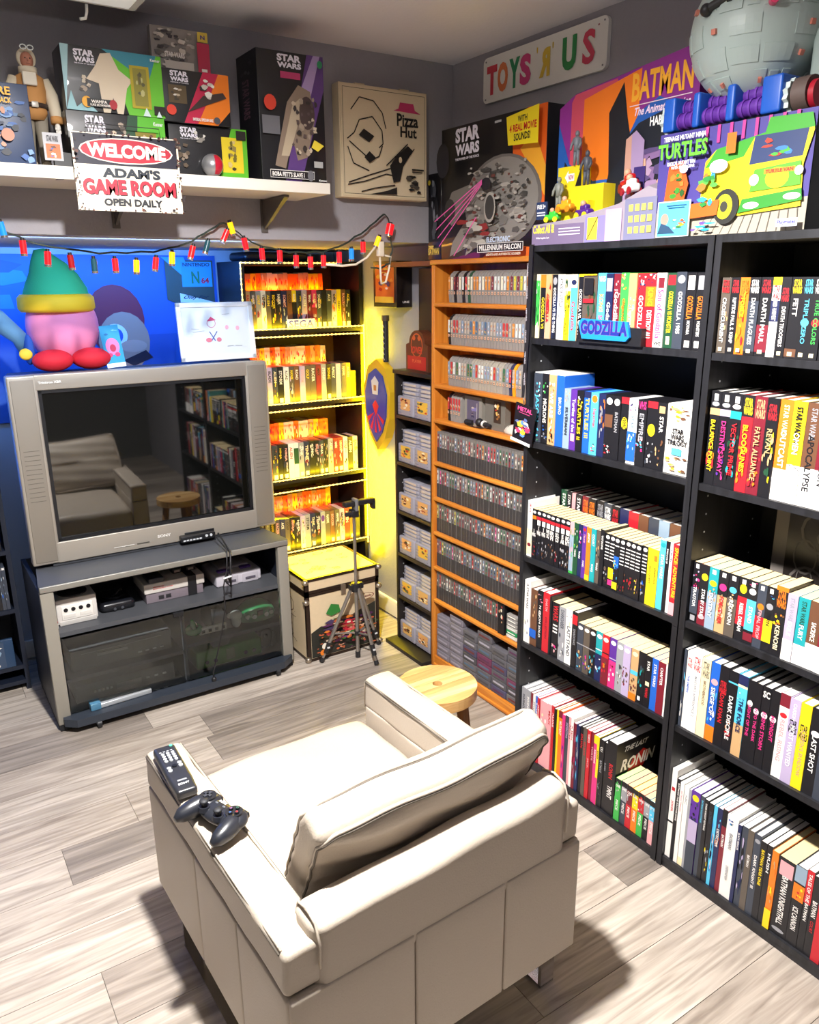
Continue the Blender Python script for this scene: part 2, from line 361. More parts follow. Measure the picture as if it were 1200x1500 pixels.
# --- middle bookcase
r1 = [('E', 16, 192, [('b', .1, .8, 'G'), ('g', .1, .9, 'DGW', 8)]), ('K', 24, 190, [('e', .04, .14, 'R'), ('b', .0, .2, 'O'), ('t', .35, .85, 'GODZILLA VS', 'Y')]), ('H', 24, 190, [('g', .02, .9, 'RHO', 8), ('t', .3, .8, 'GODZILLA', 'R')]),
      ('K', 22, 190, [('e', .04, .16, 'S'), ('t', .2, .9, 'GODZILLA VS THE THING', 'W')]), ('W', 28, 190, [('t', .06, .5, 'ATTACK OF GODZILLA', 'K'), ('g', .55, .85, 'WSE', 4)]), ('Y', 26, 190, [('b', 0, .25, 'E'), ('g', .05, .9, 'KDE', 9), ('t', .45, .9, 'KING KONG', 'Y')]),
      ('C', 26, 190, [('b', 0, .2, 'E'), ('t', .4, .85, 'Godzilla', 'R'), ('e', .08, .16, 'N')]), ('K', 22, 190, [('b', 0, .04, 'Y'), ('t', .22, .9, 'GODZILLA VS. GIGAN', 'W'), ('r', .0, 1, 'H', 0, .12)]), ('Q', 52, 190, [('g', .02, .8, 'UQD', 12), ('b', 0, .02, 'Y'), ('r', .06, .3, 'K', .15, .8), ('r', .36, .42, 'R', .1, .85)]),
      ('C', 30, 192, [('t', .3, .55, 'KONG', 'Y'), ('h', .04, .12, 'VHS', 'W'), ('t', .6, .78, 'SAVE', 'M')]), ('N', 26, 190, [('r', .06, .25, 'S', .1, .9), ('t', .4, .8, 'Godzilla', 'W')]), ('V', 26, 190, [('g', .05, .3, 'RFW', 5), ('t', .25, .7, 'Godzilla', 'W', .7)]),
      ('G', 28, 192, [('g', 0, .28, 'OHE', 6), ('t', .35, .7, 'Gigantis', 'O', .5), ('b', .74, .95, 'Y')]), ('H', 26, 190, [('g', .3, .6, 'CWE', 5), ('t', .45, .9, 'Terror of', 'W')]), ('R', 30, 190, [('g', 0, .25, 'WNS', 6), ('t', .3, .8, 'GODZILLA', 'W')]),
      ('R', 32, 190, [('g', 0, .16, 'WSN', 6), ('b', .18, .45, 'O'), ('t', .2, .44, 'KING', 'Y'), ('t', .5, .9, 'DESTROY ALL', 'W')]), ('W', 30, 190, [('r', .06, .2, 'V', .2, .8), ('t', .22, .88, 'Son of Godzilla', 'M', .7), ('h', .92, .97, 'VHS', 'K')]),
      ('D', 28, 190, [('r', .03, .16, 'R', .1, .9), ('t', .24, .8, 'GODZILLA VS MONSTER', 'Y', .6), ('r', .84, .95, 'E', .3, .7)]), ('L', 30, 192, [('e', .04, .15, 'S'), ('t', .25, .8, 'GODZILLA 1985', 'W', .5)]),
      ('K', 28, 190, [('r', .04, .22, 'W', .15, .85), ('t', .3, .6, 'GODZILLA', 'O', .75), ('t', .62, .8, 'MOTHRA', 'W', .4), ('r', .88, .97, 'W', .25, .8)]), ('K', 28, 190, [('r', .04, .22, 'S', .15, .85), ('t', .3, .6, 'GODZILLA', 'O', .75), ('t', .62, .82, 'MONSTERS', 'W', .4), ('r', .88, .97, 'W', .25, .8)])]
bookrow(r1, 1.905, 1.288, SH[0], BX + .012, .105, 'video tape', "middle bookcase's top shelf", 'monster film tapes on the top shelf')
r2 = [('L', 34, 222, [('g', .1, .4, 'CWK', 6), ('t', .3, .75, 'JASON', 'C', .7), ('g', .75, 1, 'CGL', 6)], .13, 'clamshell tape'), ('K', 30, 222, [('g', .02, .3, 'GKW', 5), ('t', .35, .7, 'MICRONS', 'W', .6), ('g', .72, 1, 'LBS', 6)], .13, 'clamshell tape'), ('H', 30, 222, [('g', .02, .3, 'OWS', 6), ('t', .25, .6, 'WE ARE', 'W', .6), ('g', .6, 1, 'OKW', 7)], .13, 'clamshell tape'), ('B', 32, 222, [('t', .3, .6, 'BRUNO', 'W', .45)], .13, 'clamshell tape'),
      ('Z', 26, 186, [('g', 0, .25, 'HSW', 5), ('t', .3, .8, 'SILVERMAN', 'L', .5)]), ('P', 26, 186, [('t', .15, .7, 'Turtles of the', 'W', .55), ('r', .72, .85, 'F', .2, .8)]), ('K', 26, 186, [('g', .03, .3, 'YSW', 5), ('t', .2, .8, 'TURTLES II', 'Y', .6)]), ('B', 26, 186, [('b', 0, .1, 'N'), ('t', .1, .75, 'TURTLES III', 'Y', .65)]),
      ('C', 28, 186, [('e', .04, .16, 'O'), ('t', .25, .55, 'Superman', 'R', .6), ('g', .8, .95, 'RWK', 5)]), ('N', 26, 186, [('g', .05, .85, 'OSN', 10)]), ('K', 28, 186, [('e', .04, .15, 'W'), ('b', .3, .5, 'U'), ('g', .75, .95, 'WRS', 5)]), ('K', 26, 186, [('e', .04, .15, 'W'), ('t', .25, .8, 'BATMAN', 'S', .5)]),
      ('K', 28, 186, [('b', 0, .1, 'R'), ('e', .3, .5, 'Y'), ('t', .3, .7, 'WHO', 'K', .6)]), ('W', 30, 186, [('g', .02, .2, 'MNP', 5), ('t', .25, .5, 'STAR', 'Z', .4), ('b', .5, .95, 'B'), ('g', .5, .95, 'ZCW', 6)]), ('K', 30, 186, [('h', .02, .14, 'VHS', 'M'), ('t', .2, .6, 'EMPIRE', 'S', .6), ('g', .55, .8, 'CFM', 6)]), ('K', 32, 186, [('b', 0, .1, 'R'), ('e', .33, .52, 'Y'), ('g', .6, .95, 'SWL', 6)]),
      ('K', 30, 186, [('r', .05, .15, 'H', .2, .8), ('t', .2, .5, 'STAR', 'W', .5), ('g', .5, .95, 'UHK', 6)]), ('W', 74, 188, [('g', .02, .3, 'HUY', 8), ('h', .34, .58, 'STAR|WARS|TRILOGY', 'K'), ('r', .62, .72, 'C', .3, .7), ('g', .72, .97, 'HYU', 7)])]
bookrow(r2, 1.900, 1.292, SH[1], BX + .012, .105, 'video tape', "middle bookcase's second shelf", 'film tapes on the second shelf')
bk = [('D', 20, 214, [('t', .05, .6, 'STAR WARS', 'W')]), ('K', 16, 214, [('t', .05, .6, 'STAR WARS', 'W')]), ('F', 12, 212, []), ('K', 22, 212, [('t', .05, .6, 'STAR WARS', 'W')]), ('V', 22, 212, [('h', .05, .25, SW, 'O')]), ('K', 24, 212, [('h', .05, .25, SW, 'O')]), ('K', 24, 212, [('h', .05, .25, SW, 'S')]), ('L', 24, 210, [('h', .05, .25, SW, 'W')]), ('K', 24, 210, [('h', .05, .3, SW, 'R')]),
      ('N', 28, 208, [('b', .3, .33, 'R'), ('g', .5, .9, 'ZBN', 5)]), ('R', 28, 208, [('b', .3, .33, 'F')]), ('U', 28, 208, [('b', .3, .33, 'R'), ('g', .5, .9, 'HUW', 5)]), ('L', 28, 208, [('b', .3, .33, 'F'), ('g', .5, .9, 'RWL', 5)]), ('Z', 28, 208, [('b', .3, .33, 'R'), ('e', .5, .7, 'W')]), ('U', 28, 208, [('b', .3, .33, 'R'), ('g', .5, .9, 'OHU', 5)]), ('L', 28, 208, [('b', .3, .33, 'R'), ('g', .5, .9, 'ONZ', 5)]), ('B', 28, 208, [('g', .4, .9, 'CFZ', 5)]), ('K', 20, 208, [])]
bookrow(bk, 1.895, 1.294, SH[2], BX + .150, .135, 'hardback', "middle bookcase's third shelf, back row", 'books in the dark back row of the third shelf')
pw = lambda t1, bot: ('K', 24, 172, [('e', .03, .09, 'W'), ('b', .13, .19, 'R'), ('r', .2, .3, 'W', .15, .85), ('h', .32, .5, t1, 'W'), ('g', .55, .95, bot, 5)])
ps = lambda bot: ('K', 22, 172, [('e', .03, .1, 'W')] + [('r', .15 + .06 * i, .17 + .06 * i, 'W', .1, .9) for i in range(6)] + [('g', .58, .95, bot, 5)])
r3 = [('W', 26, 196, [('t', .04, .3, 'JESS', 'R', .5), ('b', .5, .96, 'E'), ('e', .75, .82, 'V')], .12, 'hardback'), ('K', 22, 172, [('e', .03, .09, 'W'), ('b', .13, .2, 'O'), ('h', .4, .55, 'X|WING', 'W'), ('g', .6, .95, 'VUR', 5)]), pw('X|WING', 'NLS'), pw('X|WING', 'USL'), pw('WR|SQ', 'QSU'), pw('IR|FI', 'QUS'), pw('SOL|CO', 'UVS'), pw('IS|AR', 'SUW'), pw('BO|NT', 'SQU'),
      ('G', 20, 172, [('b', 0, .25, 'F'), ('b', .25, .95, 'Z'), ('g', .1, .9, 'GSF', 6)]), ('D', 20, 172, [('g', .05, .5, 'GYW', 6), ('t', .5, .9, 'WARS', 'W', .5)]), ('N', 20, 172, [('g', .05, .5, 'PWM', 6), ('t', .5, .9, 'WARS', 'W', .5)]), ('P', 18, 172, [('e', .04, .1, 'R'), ('t', .15, .6, 'TRUCE', 'F', .5), ('t', .65, .9, 'WARS', 'W', .5)]), ('O', 20, 172, [('t', .1, .6, 'JEDI', 'W', .6), ('b', .9, 1, 'Y')]), ('T', 22, 172, [('t', .1, .6, 'COURT', 'W', .55), ('t', .65, .9, 'WARS', 'W', .5)]),
      ('Q', 20, 172, [('g', .05, .6, 'HUK', 6), ('t', .6, .9, 'WARS', 'W', .5)]), ('K', 18, 180, [('t', .1, .7, 'TATOOINE', 'W', .5)]), ps('QSU'), ('K', 22, 172, [('e', .03, .1, 'W')] + [('r', .15 + .06 * i, .17 + .06 * i, 'W', .1, .9) for i in range(6)] + [('b', .6, .8, 'Y'), ('b', .82, .92, 'M')]), ('K', 22, 172, [('e', .03, .1, 'W'), ('r', .15, .17, 'W', .1, .9), ('b', .35, .55, 'B'), ('g', .4, .8, 'CYB', 6), ('b', .82, .95, 'Y')]), ps('VKU'), ps('KRU'), ps('VUR'), ps('YHU'), ps('BSU'),
      ('Y', 22, 172, [('t', .3, .9, 'JEDI QUEST', 'K', .4)]), ('Y', 20, 172, [('t', .3, .9, 'APPRENTICE', 'K', .4), ('r', .1, .2, 'O', .2, .8)]), ('C', 24, 206, [('t', .2, .55, 'STAR WARS', 'W', .55), ('e', .03, .1, 'T'), ('b', .6, .95, 'C')], .12), ('K', 14, 208, [('t', .1, .8, 'SHADOWS OF', 'W', .5)], .12), ('W', 12, 208, [('t', .1, .7, 'HEIR', 'L', .5)], .12), ('R', 26, 206, [('t', .04, .75, 'SPACE: ADVENTURE', 'Y', .6), ('b', .82, 1, 'F')], .14, 'hardback')]
bookrow(r3, 1.906, 1.288, SH[2], BX + .010, .105, 'paperback', "middle bookcase's third shelf", 'books on the third shelf')
r4 = [('W', 26, 232, [('t', .05, .5, 'A STAR WARS', 'K', .4), ('g', .5, .9, 'SEW', 5)], .2, 'hardback'), ('U', 28, 208, [('g', .05, .6, 'HUQ', 9), ('b', .7, .85, 'B')], .16, 'hardback'), ('K', 24, 214, [('g', .05, .2, 'FMS', 4), ('t', .25, .9, 'N @JON SOLO', 'W', .55)], .15, 'hardback'), ('R', 28, 216, [('t', .1, .3, 'DARTH', 'F', .4), ('t', .4, .9, 'COLLECTION', 'V', .35)], .17, 'hardback'), ('K', 8, 210, [], .17, 'hardback'),
      ('K', 30, 196, [('t', .05, .33, 'WARS', 'R', .8), ('r', .4, .43, 'W', .2, .8), ('r', .46, .49, 'W', .2, .8), ('r', .52, .55, 'W', .2, .8), ('g', .7, .95, 'FMS', 6)], .14), ('S', 26, 192, [('t', .05, .4, 'DARKSABER', 'L', .6), ('g', .4, .95, 'SLW', 7)], .14), ('W', 26, 194, [('t', .3, .85, 'LAST STAND', 'L', .6), ('g', .05, .3, 'SEW', 5)], .14), ('K', 20, 196, [('b', .05, .22, 'R'), ('t', .3, .9, 'SHADOWS', 'S', .5)], .15, 'hardback')]
mini = lambda c, bot: (c, 23, 166, [('e', .05, .13, 'W'), ('b', .42, .44, 'S'), ('g', .48, .95, bot, 6)])
r4 += [mini('L', 'HUC'), mini('Q', 'PHM'), mini('K', 'HTC')] + [('T', 24, 168, [('e', .05, .14, 'W'), ('b', .35, .37, 'W'), ('b', .45, 1, 'N'), ('g', .5, .9, 'CWZ', 5)]), ('R', 24, 168, [('e', .05, .14, 'W'), ('b', .35, .37, 'K'), ('b', .45, 1, 'V'), ('g', .5, .9, 'RUO', 5)]), ('P', 24, 168, [('e', .05, .14, 'W'), ('b', .4, .42, 'A'), ('b', .45, 1, 'M'), ('g', .5, .9, 'FWV', 5)]),
      ('S', 24, 166, [('e', .05, .14, 'W'), ('g', .4, .85, 'ULW', 7)]), ('A', 24, 166, [('e', .05, .14, 'W'), ('g', .4, .85, 'UVQ', 7)]), ('H', 24, 166, [('e', .05, .14, 'E'), ('b', .42, .5, 'C'), ('g', .5, .85, 'UVQ', 7), ('b', .86, 1, 'O')]), ('K', 22, 168, [('g', .1, .8, 'TDL', 8), ('r', .85, .93, 'W', .3, .7)]), ('K', 20, 166, [('t', .1, .4, 'STAR', 'W', .5), ('r', .5, .58, 'E', .2, .8), ('t', .62, .9, 'WARS', 'R', .5)]), ('B', 20, 166, [('t', .1, .8, 'STAR WARS', 'W', .5)]), ('V', 22, 166, [('t', .1, .8, 'CHAPTER', 'W', .45)]), ('W', 8, 166, [])]
bookrow(r4, 1.906, 1.290, SH[3], BX + .010, .105, 'paperback', "middle bookcase's fourth shelf", 'books on the fourth shelf')
def cm(c, w_, h_, items, k='comic'): return (c, w_, h_, items, .17, k)
r5 = [cm('S', 18, 264, [('t', .1, .9, 'INVINCIBLE', 'K', .5)], 'hardback'), cm('S', 18, 264, [('t', .1, .9, 'INVINCIBLE', 'W', .5)], 'hardback'), cm('V', 10, 262, [('g', 0, .9, 'VFW', 6)]), cm('W', 9, 260, [('t', .1, .9, 'SPIDER', 'N')]), cm('B', 9, 260, [('t', .1, .9, 'ROBIN', 'W')]), cm('R', 9, 260, [('t', .1, .9, 'AVENGERS', 'W')]), cm('F', 30, 256, [('g', .1, .5, 'FEW', 6), ('g', .3, .5, 'US', 2)], 'hardback'), cm('F', 14, 262, [('t', .1, .8, 'MAX', 'R')]), cm('R', 10, 262, [('t', .1, .8, 'ALIAS', 'W')]), cm('K', 8, 258, []), cm('Y', 8, 258, []), cm('O', 14, 262, [('t', .15, .6, 'MUTANT', 'W', .7), ('b', 0, .1, 'V')], 'hardback'), cm('M', 10, 256, [('g', .1, .9, 'MPF', 5)]), cm('L', 12, 258, [('t', .1, .8, 'DETECTIVE', 'A', .6)]), cm('F', 9, 260, [('t', .1, .8, 'ARCH', 'V')]), cm('W', 9, 262, [('t', .1, .8, 'X MEN', 'R')]), cm('V', 10, 250, [('g', .1, .9, 'MSV', 6)]), cm('N', 12, 250, [('g', .1, .9, 'CVS', 6)], 'hardback'), cm('K', 12, 252, [('t', .1, .8, 'SPAWN', 'R', .7)], 'hardback'),
      cm('Q', 12, 256, [('t', .2, .8, 'RED BOOK', 'R', .6)], 'hardback'), cm('R', 12, 256, [('t', .05, .3, 'TOKYO', 'W'), ('t', .4, .9, 'JACK', 'F')]), cm('V', 10, 256, [('t', .2, .9, 'TORTE', 'F')]), cm('M', 10, 252, [('b', .0, .12, 'Y'), ('t', .2, .9, 'AMAZING', 'W')]), cm('Y', 8, 252, [('t', .2, .6, 'ROSE', 'K'), ('b', .6, 1, 'M')]), cm('K', 16, 250, [('t', .1, .25, 'OU', 'W'), ('t', .3, .6, 'BATMAN', 'S', .5), ('g', .6, .9, 'SQK', 5)], 'hardback'), cm('K', 9, 248, [('t', .3, .7, 'DARK', 'S')]), ('K', 30, 264, [('t', .3, .5, 'RONIN', 'R', .5), ('t', .6, .78, 'TMNT', 'W', .6)], .19, 'hardback')]
ro = bookrow(r5, 1.905, 1.452, SH[4], BX + .010, .17, 'comic', "middle bookcase's bottom shelf", 'comics on the bottom shelf')
f = FR((.02, min(v.co.y for v in ro[-1].data.vertices) - .0002, 0), (1, 0, 0), (0, 0, 1), .19, .264)       # cover of the last tall one faces the room
f.text('THE LAST', .05, .86, .62, .93, '#d8d8d8', shear=.05).poly([(.15, .52), (.5, .5), (.75, .72), (.55, .8), (.3, .72)], '#b82018').text('RONIN', .0, .6, .8, .76, '#f2f0ec', shear=.06); f.build('cover_print', ro[-1])
r5b = [(c, 20, 152, [('b', 0, .12, 'K'), ('h', .14, .2, 'ONE', 'W'), ('b', .45, 1, d_), ('t', .5, .75, 'PIECE', 'W', .5), ('g', .05, .45, c + 'SW', 4)]) for c, d_ in (('G', 'G'), ('S', 'L'), ('V', 'R'), ('Y', 'O'), ('R', 'G'), ('S', 'K'), ('C', 'F'))]
bookrow(r5b, 1.448, 1.288, SH[4], BX + .010, .115, 'paperback', "small set, middle bookcase's bottom shelf", 'small paperbacks on the bottom shelf', gap=.0008)
# GODZILLA display block
e = empty('logo_stand', (BX + .0, 1.70, SH[0]), 'black display block with raised blue monster-film lettering on the top shelf', 'sign')
MB().box(-.008, .011, -.238, -.002, 0, .048, mat('#15151a', .5)).build('base', e)
vs, fs = glyphs('GODZILLA'); b = MB(); b.prism([(-.028, .012), (-.192, .012), (-.205, .024), (-.196, .064), (-.024, .068), (-.012, .056)], 'x', -.018, -.010, mat('#1d84d6', .4)); b.build('plaque', e)
f = FR((-.018, -.022, .018), (0, -1, 0), (0, 0, 1), .176, .050); f.text('GODZILLA', .0, .14, 1, .92, '#9a3060', bold=.07).text('GODZILLA', .005, .15, .995, .93, '#1c2a88', bold=.05); f.build('lettering', e)
# --- right bookcase
q1 = [sw('Q', 'CROSSCURRENT', 'W', 178, 26, ex=[('g', .3, .9, 'HLQ', 6)]), sw('K', 'RIPTIDE PAUL S. KEMP', 'W', 178, 24), sw('O', 'FORCE', 'Y', 178, 26, 'O', ex=[('g', .1, .9, 'YRO', 9)]), sw('K', 'DARTH PLAGUEIS', 'W', 178, 28, 'W', ex=[('b', .3, .95, 'L')]), sw('K', 'DARTH MAUL', 'W', 178, 30, 'R', ex=[('b', .6, .95, 'V')]),
      ('W', 22, 178, [('b', 0, .1, 'Y'), ('h', .1, .28, SW, 'R'), ('t', .3, .6, 'RED HARVEST', 'W', .6), ('b', .29, .55, 'N'), ('t', .3, .54, 'RED HARVEST', 'W', .6)]), sw('K', 'DEATH TROOPERS', 'W', 178, 24, 'R', top=.1), sw('K', 'FETT', 'W', 178, 28, 'Y', ex=[('b', .88, .98, 'U')]), sw('K', 'TRIPLE ZERO', 'C', 178, 26, 'C', ex=[('e', .5, .6, 'C')]), sw('K', 'TRUE COLORS', 'G', 178, 26, 'W', ex=[('e', .5, .6, 'R')]), sw('K', 'ORDER 66', 'W', 178, 26, 'W'), sw('L', 'IMPERIAL', 'W', 178, 26, 'W')]
bookrow(q1, 1.243, .93, 1.523, BX + .010, .11, 'paperback', "right bookcase's top shelf", 'novels on the top shelf of the right bookcase')
def hb(c, w_, title, tc, ex=(), h=240): return (c, w_, h, list(ex) + [('t', .3, .85, title, tc, .55)], .155, 'hardback')
q2 = [hb('K', 26, 'BALANCE POINT', 'Y', [('r', .03, .1, 'W', .3, .7), ('e', .11, .16, 'S'), ('b', .18, .25, 'H'), ('g', .3, .9, 'ORK', 9)]), hb('K', 28, "DESTINY'S WAY", 'M', [('r', .03, .1, 'W', .3, .7), ('e', .11, .16, 'S'), ('b', .18, .25, 'A'), ('g', .4, .95, 'PMK', 7)]), hb('K', 28, 'VECTOR PRIME', 'R', [('r', .03, .1, 'W', .3, .7), ('e', .11, .16, 'W'), ('b', .18, .26, 'T'), ('g', .4, .95, 'TDK', 7)]),
      hb('R', 28, 'BLOODLINES', 'Y', [('b', 0, .22, 'K'), ('h', .03, .2, SW, 'Y'), ('g', .5, .95, 'OYR', 8)]), hb('V', 30, 'FATAL ALLIANCE', 'H', [('h', .03, .22, SW, 'H'), ('g', .6, .95, 'ROV', 9)]), hb('K', 28, 'REVAN', 'H', [('h', .06, .22, SW, 'R'), ('g', .25, .9, 'DYH', 9)]), hb('O', 30, 'OUTCAST', 'W', [('b', .68, 1, 'W'), ('t', .05, .35, 'STAR WARS', 'E', .5)]), hb('Y', 30, 'OMEN', 'W', [('b', .62, 1, 'W'), ('g', .6, .68, 'WKW', 5), ('t', .05, .35, 'STAR WARS', 'K', .55)]),
      hb('U', 32, 'APOCALYPSE', 'K', [('b', .62, 1, 'W'), ('t', .05, .35, 'STAR WARS', 'S', .5)]), hb('V', 30, 'ASCENSION', 'K', [('b', .62, 1, 'W')]), hb('L', 30, 'ABYSS', 'W', [('b', .62, 1, 'W')])]
bookrow(q2, 1.240, .885, 1.19, BX + .010, .155, 'hardback', "right bookcase's second shelf", 'novels on the second shelf of the right bookcase')
pb = lambda c, w_, ex, t_=None, tc='W': (c, w_, 172, [('r', .03, .1, 'W', .3, .7)] + ex + ([('t', .4, .85, t_, tc, .5)] if t_ else []))
q3 = [pb('K', 22, [('g', .12, .45, 'MVA', 6), ('r', .88, .97, 'S', .2, .8), ('b', .42, .85, 'L')], 'TRAITOR'), pb('V', 24, [('b', .0, .6, 'K'), ('e', .14, .26, 'Y'), ('e', .82, .9, 'F')], 'STAR BY STAR'), pb('T', 26, [('e', .2, .3, 'Y'), ('b', .4, 1, 'Z'), ('g', .3, .7, 'HUZ', 6)], 'DESTINY'), pb('K', 26, [('e', .2, .32, 'M'), ('b', .4, 1, 'H'), ('g', .3, .9, 'EHF', 6)], 'FORCE HER', 'R'), pb('K', 26, [('e', .2, .3, 'C'), ('b', .38, 1, 'Q'), ('g', .3, .6, 'HEQ', 6)], 'REUNION'),
      pb('K', 24, [('e', .1, .25, 'Y'), ('b', .3, .75, 'R')], "REBEL DREAM"), pb('K', 24, [('g', 0, .1, 'M', 2), ('e', .12, .22, 'W'), ('b', .3, .78, 'C'), ('b', .82, .95, 'V')], 'STAND'), pb('L', 22, [('e', .3, .4, 'O'), ('b', .5, .85, 'R')], 'FINAL PROP', 'F'), pb('K', 22, [('g', .12, .22, 'BC', 2), ('e', .25, .35, 'S'), ('b', .5, .85, 'Y')], 'RUIN', 'K'), ('K', 28, 182, [('b', 0, .06, 'O'), ('h', .06, .3, SW, 'O'), ('g', .35, .6, 'OUY', 6), ('t', .55, .9, 'KENOBI', 'E', .5)]),
      ('A', 24, 172, [('b', .68, 1, 'W'), ('t', .05, .4, 'STAR WARS', 'S', .5), ('t', .4, .62, 'EXILE', 'W', .5)]), ('T', 26, 172, [('b', .7, 1, 'W'), ('t', .05, .4, 'STAR WARS', 'D', .5), ('t', .4, .62, 'FURY', 'W', .5)]), ('U', 26, 172, [('b', .62, 1, 'W'), ('t', .3, .58, 'SACRIFICE', 'W', .5)]), ('V', 26, 172, [('b', .62, 1, 'W'), ('t', .3, .58, 'INFERNO', 'W', .5)]), ('L', 26, 172, [('b', .62, 1, 'W')]), ('U', 26, 172, [('b', .62, 1, 'W')])]
bookrow(q3, 1.243, .80, .802, BX + .010, .105, 'paperback', "right bookcase's third shelf", 'novels on the third shelf of the right bookcase')
q4 = [('L', 10, 238, [('g', .1, .9, 'CWN', 7)], .16, 'comic'), ('W', 20, 236, [('h', .08, .2, SW, 'R'), ('t', .3, .8, 'THE EMPIRE', 'B', .4)], .16, 'hardback'), ('W', 28, 238, [('h', .04, .22, SW, 'R'), ('t', .28, .8, "MASTER'S APPRENTICE 2", 'S', .35)], .16, 'hardback'), ('E', 28, 236, [('h', .04, .24, SW, 'Q'), ('t', .28, .8, 'BROTHERHOOD', 'U', .35)], .155, 'hardback'), hb('B', 28, 'SIEGE OF', 'W', [('e', .2, .28, 'F'), ('b', .8, 1, 'O'), ('g', .3, .8, 'CWB', 6)], 235), hb('K', 28, 'ADAM KHAN', 'R', [('h', .18, .34, SW, 'R')], 238), hb('K', 28, 'DARK DISCIPLE', 'W', [('b', .13, .15, 'C'), ('g', .6, .85, 'ROV', 7)], 235), hb('C', 28, 'THE FORCE', 'N', [('b', 0, .12, 'N'), ('b', .12, .15, 'E'), ('b', .6, 1, 'H'), ('g', .2, .3, 'NWC', 3)], 236),
      hb('K', 20, 'LIGHT OF THE', 'M', [('e', .24, .32, 'W')], 232), hb('K', 20, 'INTO THE DARK', 'M', [('e', .3, .38, 'W')], 232), hb('K', 24, 'RISING STORM', 'M', [('h', .05, .13, 'SC', 'W'), ('e', .3, .38, 'W')], 232), hb('K', 24, 'MIDNIGHT', 'M', [('e', .3, .38, 'W')], 232), hb('W', 26, 'REBEL RISING', 'F', [('b', 0, .15, 'V'), ('e', .22, .28, 'R')], 236), hb('A', 28, 'MOST WANTED', 'W', [('t', .05, .25, 'CARSON', 'W', .4), ('h', .24, .4, SW, 'K')], 234), hb('Y', 28, "QUEEN'S SHADOW", 'H', [('h', .24, .42, SW, 'K')], 234), hb('K', 30, 'LAST SHOT', 'W', [('e', .25, .32, 'W')], 234), hb('L', 28, 'TARKIN', 'W', [], 234), hb('R', 28, 'LORDS', 'F', [], 234), hb('K', 28, 'THRAWN', 'W', [], 234)]
bookrow(q4, 1.243, .76, .479, BX + .010, .155, 'hardback', "right bookcase's fourth shelf", 'hardbacks on the fourth shelf of the right bookcase')
q5 = [cm('W', 16, 300, [('r', .2, .24, 'R', .2, .8), ('t', .35, .6, 'JOKER', 'R', .6), ('b', .58, .6, 'K')], 'hardback'), cm('K', 12, 276, [('t', .05, .95, 'BATMAN THE KILLING JOKE', 'W', .6)]), cm('W', 12, 272, [('t', .1, .6, 'BATMAN TIMELESS', 'F', .5)]), cm('W', 14, 268, [('t', .1, .5, 'ABC', 'S', .5), ('b', .9, 1, 'E')], 'hardback'), cm('S', 8, 266, []), cm('P', 26, 270, [('e', .04, .12, 'Y'), ('g', .12, .4, 'KNL', 5), ('b', .35, .62, 'A'), ('b', .62, 1, 'L')], 'hardback'), cm('L', 12, 268, [('t', .05, .7, 'BATMAN NIGHTWALK', 'C', .5)]), cm('K', 12, 266, [('t', .05, .95, 'DARK KNIGHT RETURNS', 'W', .5)]), cm('K', 14, 262, [('t', .1, .5, 'BATMAN', 'L', .6), ('g', .5, .9, 'YSL', 7)]), cm('C', 10, 262, [('g', .1, .9, 'WKB', 9)]), cm('N', 14, 262, [('g', .1, .5, 'OVC', 5), ('t', .25, .55, 'DETECTIVE', 'W', .6)]), cm('V', 14, 268, [('b', 0, .2, 'K'), ('t', .3, .5, 'BATMAN', 'W', .6)]), cm('W', 30, 262, [('g', .03, .12, 'BNC', 5), ('t', .2, .5, 'BATMAN', 'S', .35), ('t', .6, .8, 'DEFENDER', 'S', .25)], 'hardback'), cm('N', 10, 252, [('t', .1, .8, 'BLACK MIRROR', 'W')]), cm('L', 16, 254, [('g', .1, .9, 'ANK', 8)]), cm('Q', 16, 254, [('t', .3, .6, 'BATMAN', 'W', .5)], 'hardback'), cm('L', 18, 254, [('t', .25, .85, 'DARK KNIGHT III', 'W', .5), ('e', .05, .1, 'S')], 'hardback'), cm('K', 16, 246, [('t', .1, .85, 'BATMAN YEAR ONE', 'Y', .6)]), cm('K', 14, 246, [('t', .1, .9, 'HUSH', 'W', .6)]), cm('O', 16, 240, [('g', .05, .7, 'HYO', 6), ('b', .75, 1, 'Y')], 'paperback'),
      ('K', 40, 236, [('r', .04, .22, 'F', .1, .9), ('t', .22, .85, 'BATMAN KNIGHTFALL', 'W', .45), ('e', .9, .95, 'S')], .16, 'paperback'), cm('K', 26, 240, [('b', 0, .2, 'Z'), ('b', .22, .42, 'O'), ('g', .22, .42, 'YR', 3), ('t', .5, .8, 'ICE CANNON', 'W', .6)], 'hardback'), cm('K', 16, 246, [('b', 0, .4, 'R'), ('t', .04, .95, 'TALES OF THE BATMAN', 'W', .6)]), cm('K', 18, 240, [('t', .3, .5, 'BATMAN', 'W', .7), ('t', .55, .8, 'COURT', 'R', .5)]), cm('R', 20, 240, [], 'hardback'), cm('K', 16, 240, [('t', .3, .8, 'BANE', 'R', .5)]), cm('E', 14, 240, [('b', .7, 1, 'Y')]), cm('L', 20, 240, [('t', .3, .8, 'COMICS', 'W')]), cm('V', 20, 240, []), cm('N', 20, 240, [('t', .3, .8, 'STORIES', 'W')])]
bookrow(q5, 1.244, .66, .036, BX + .010, .18, 'comic', "right bookcase's bottom shelf", 'comics on the bottom shelf of the right bookcase')
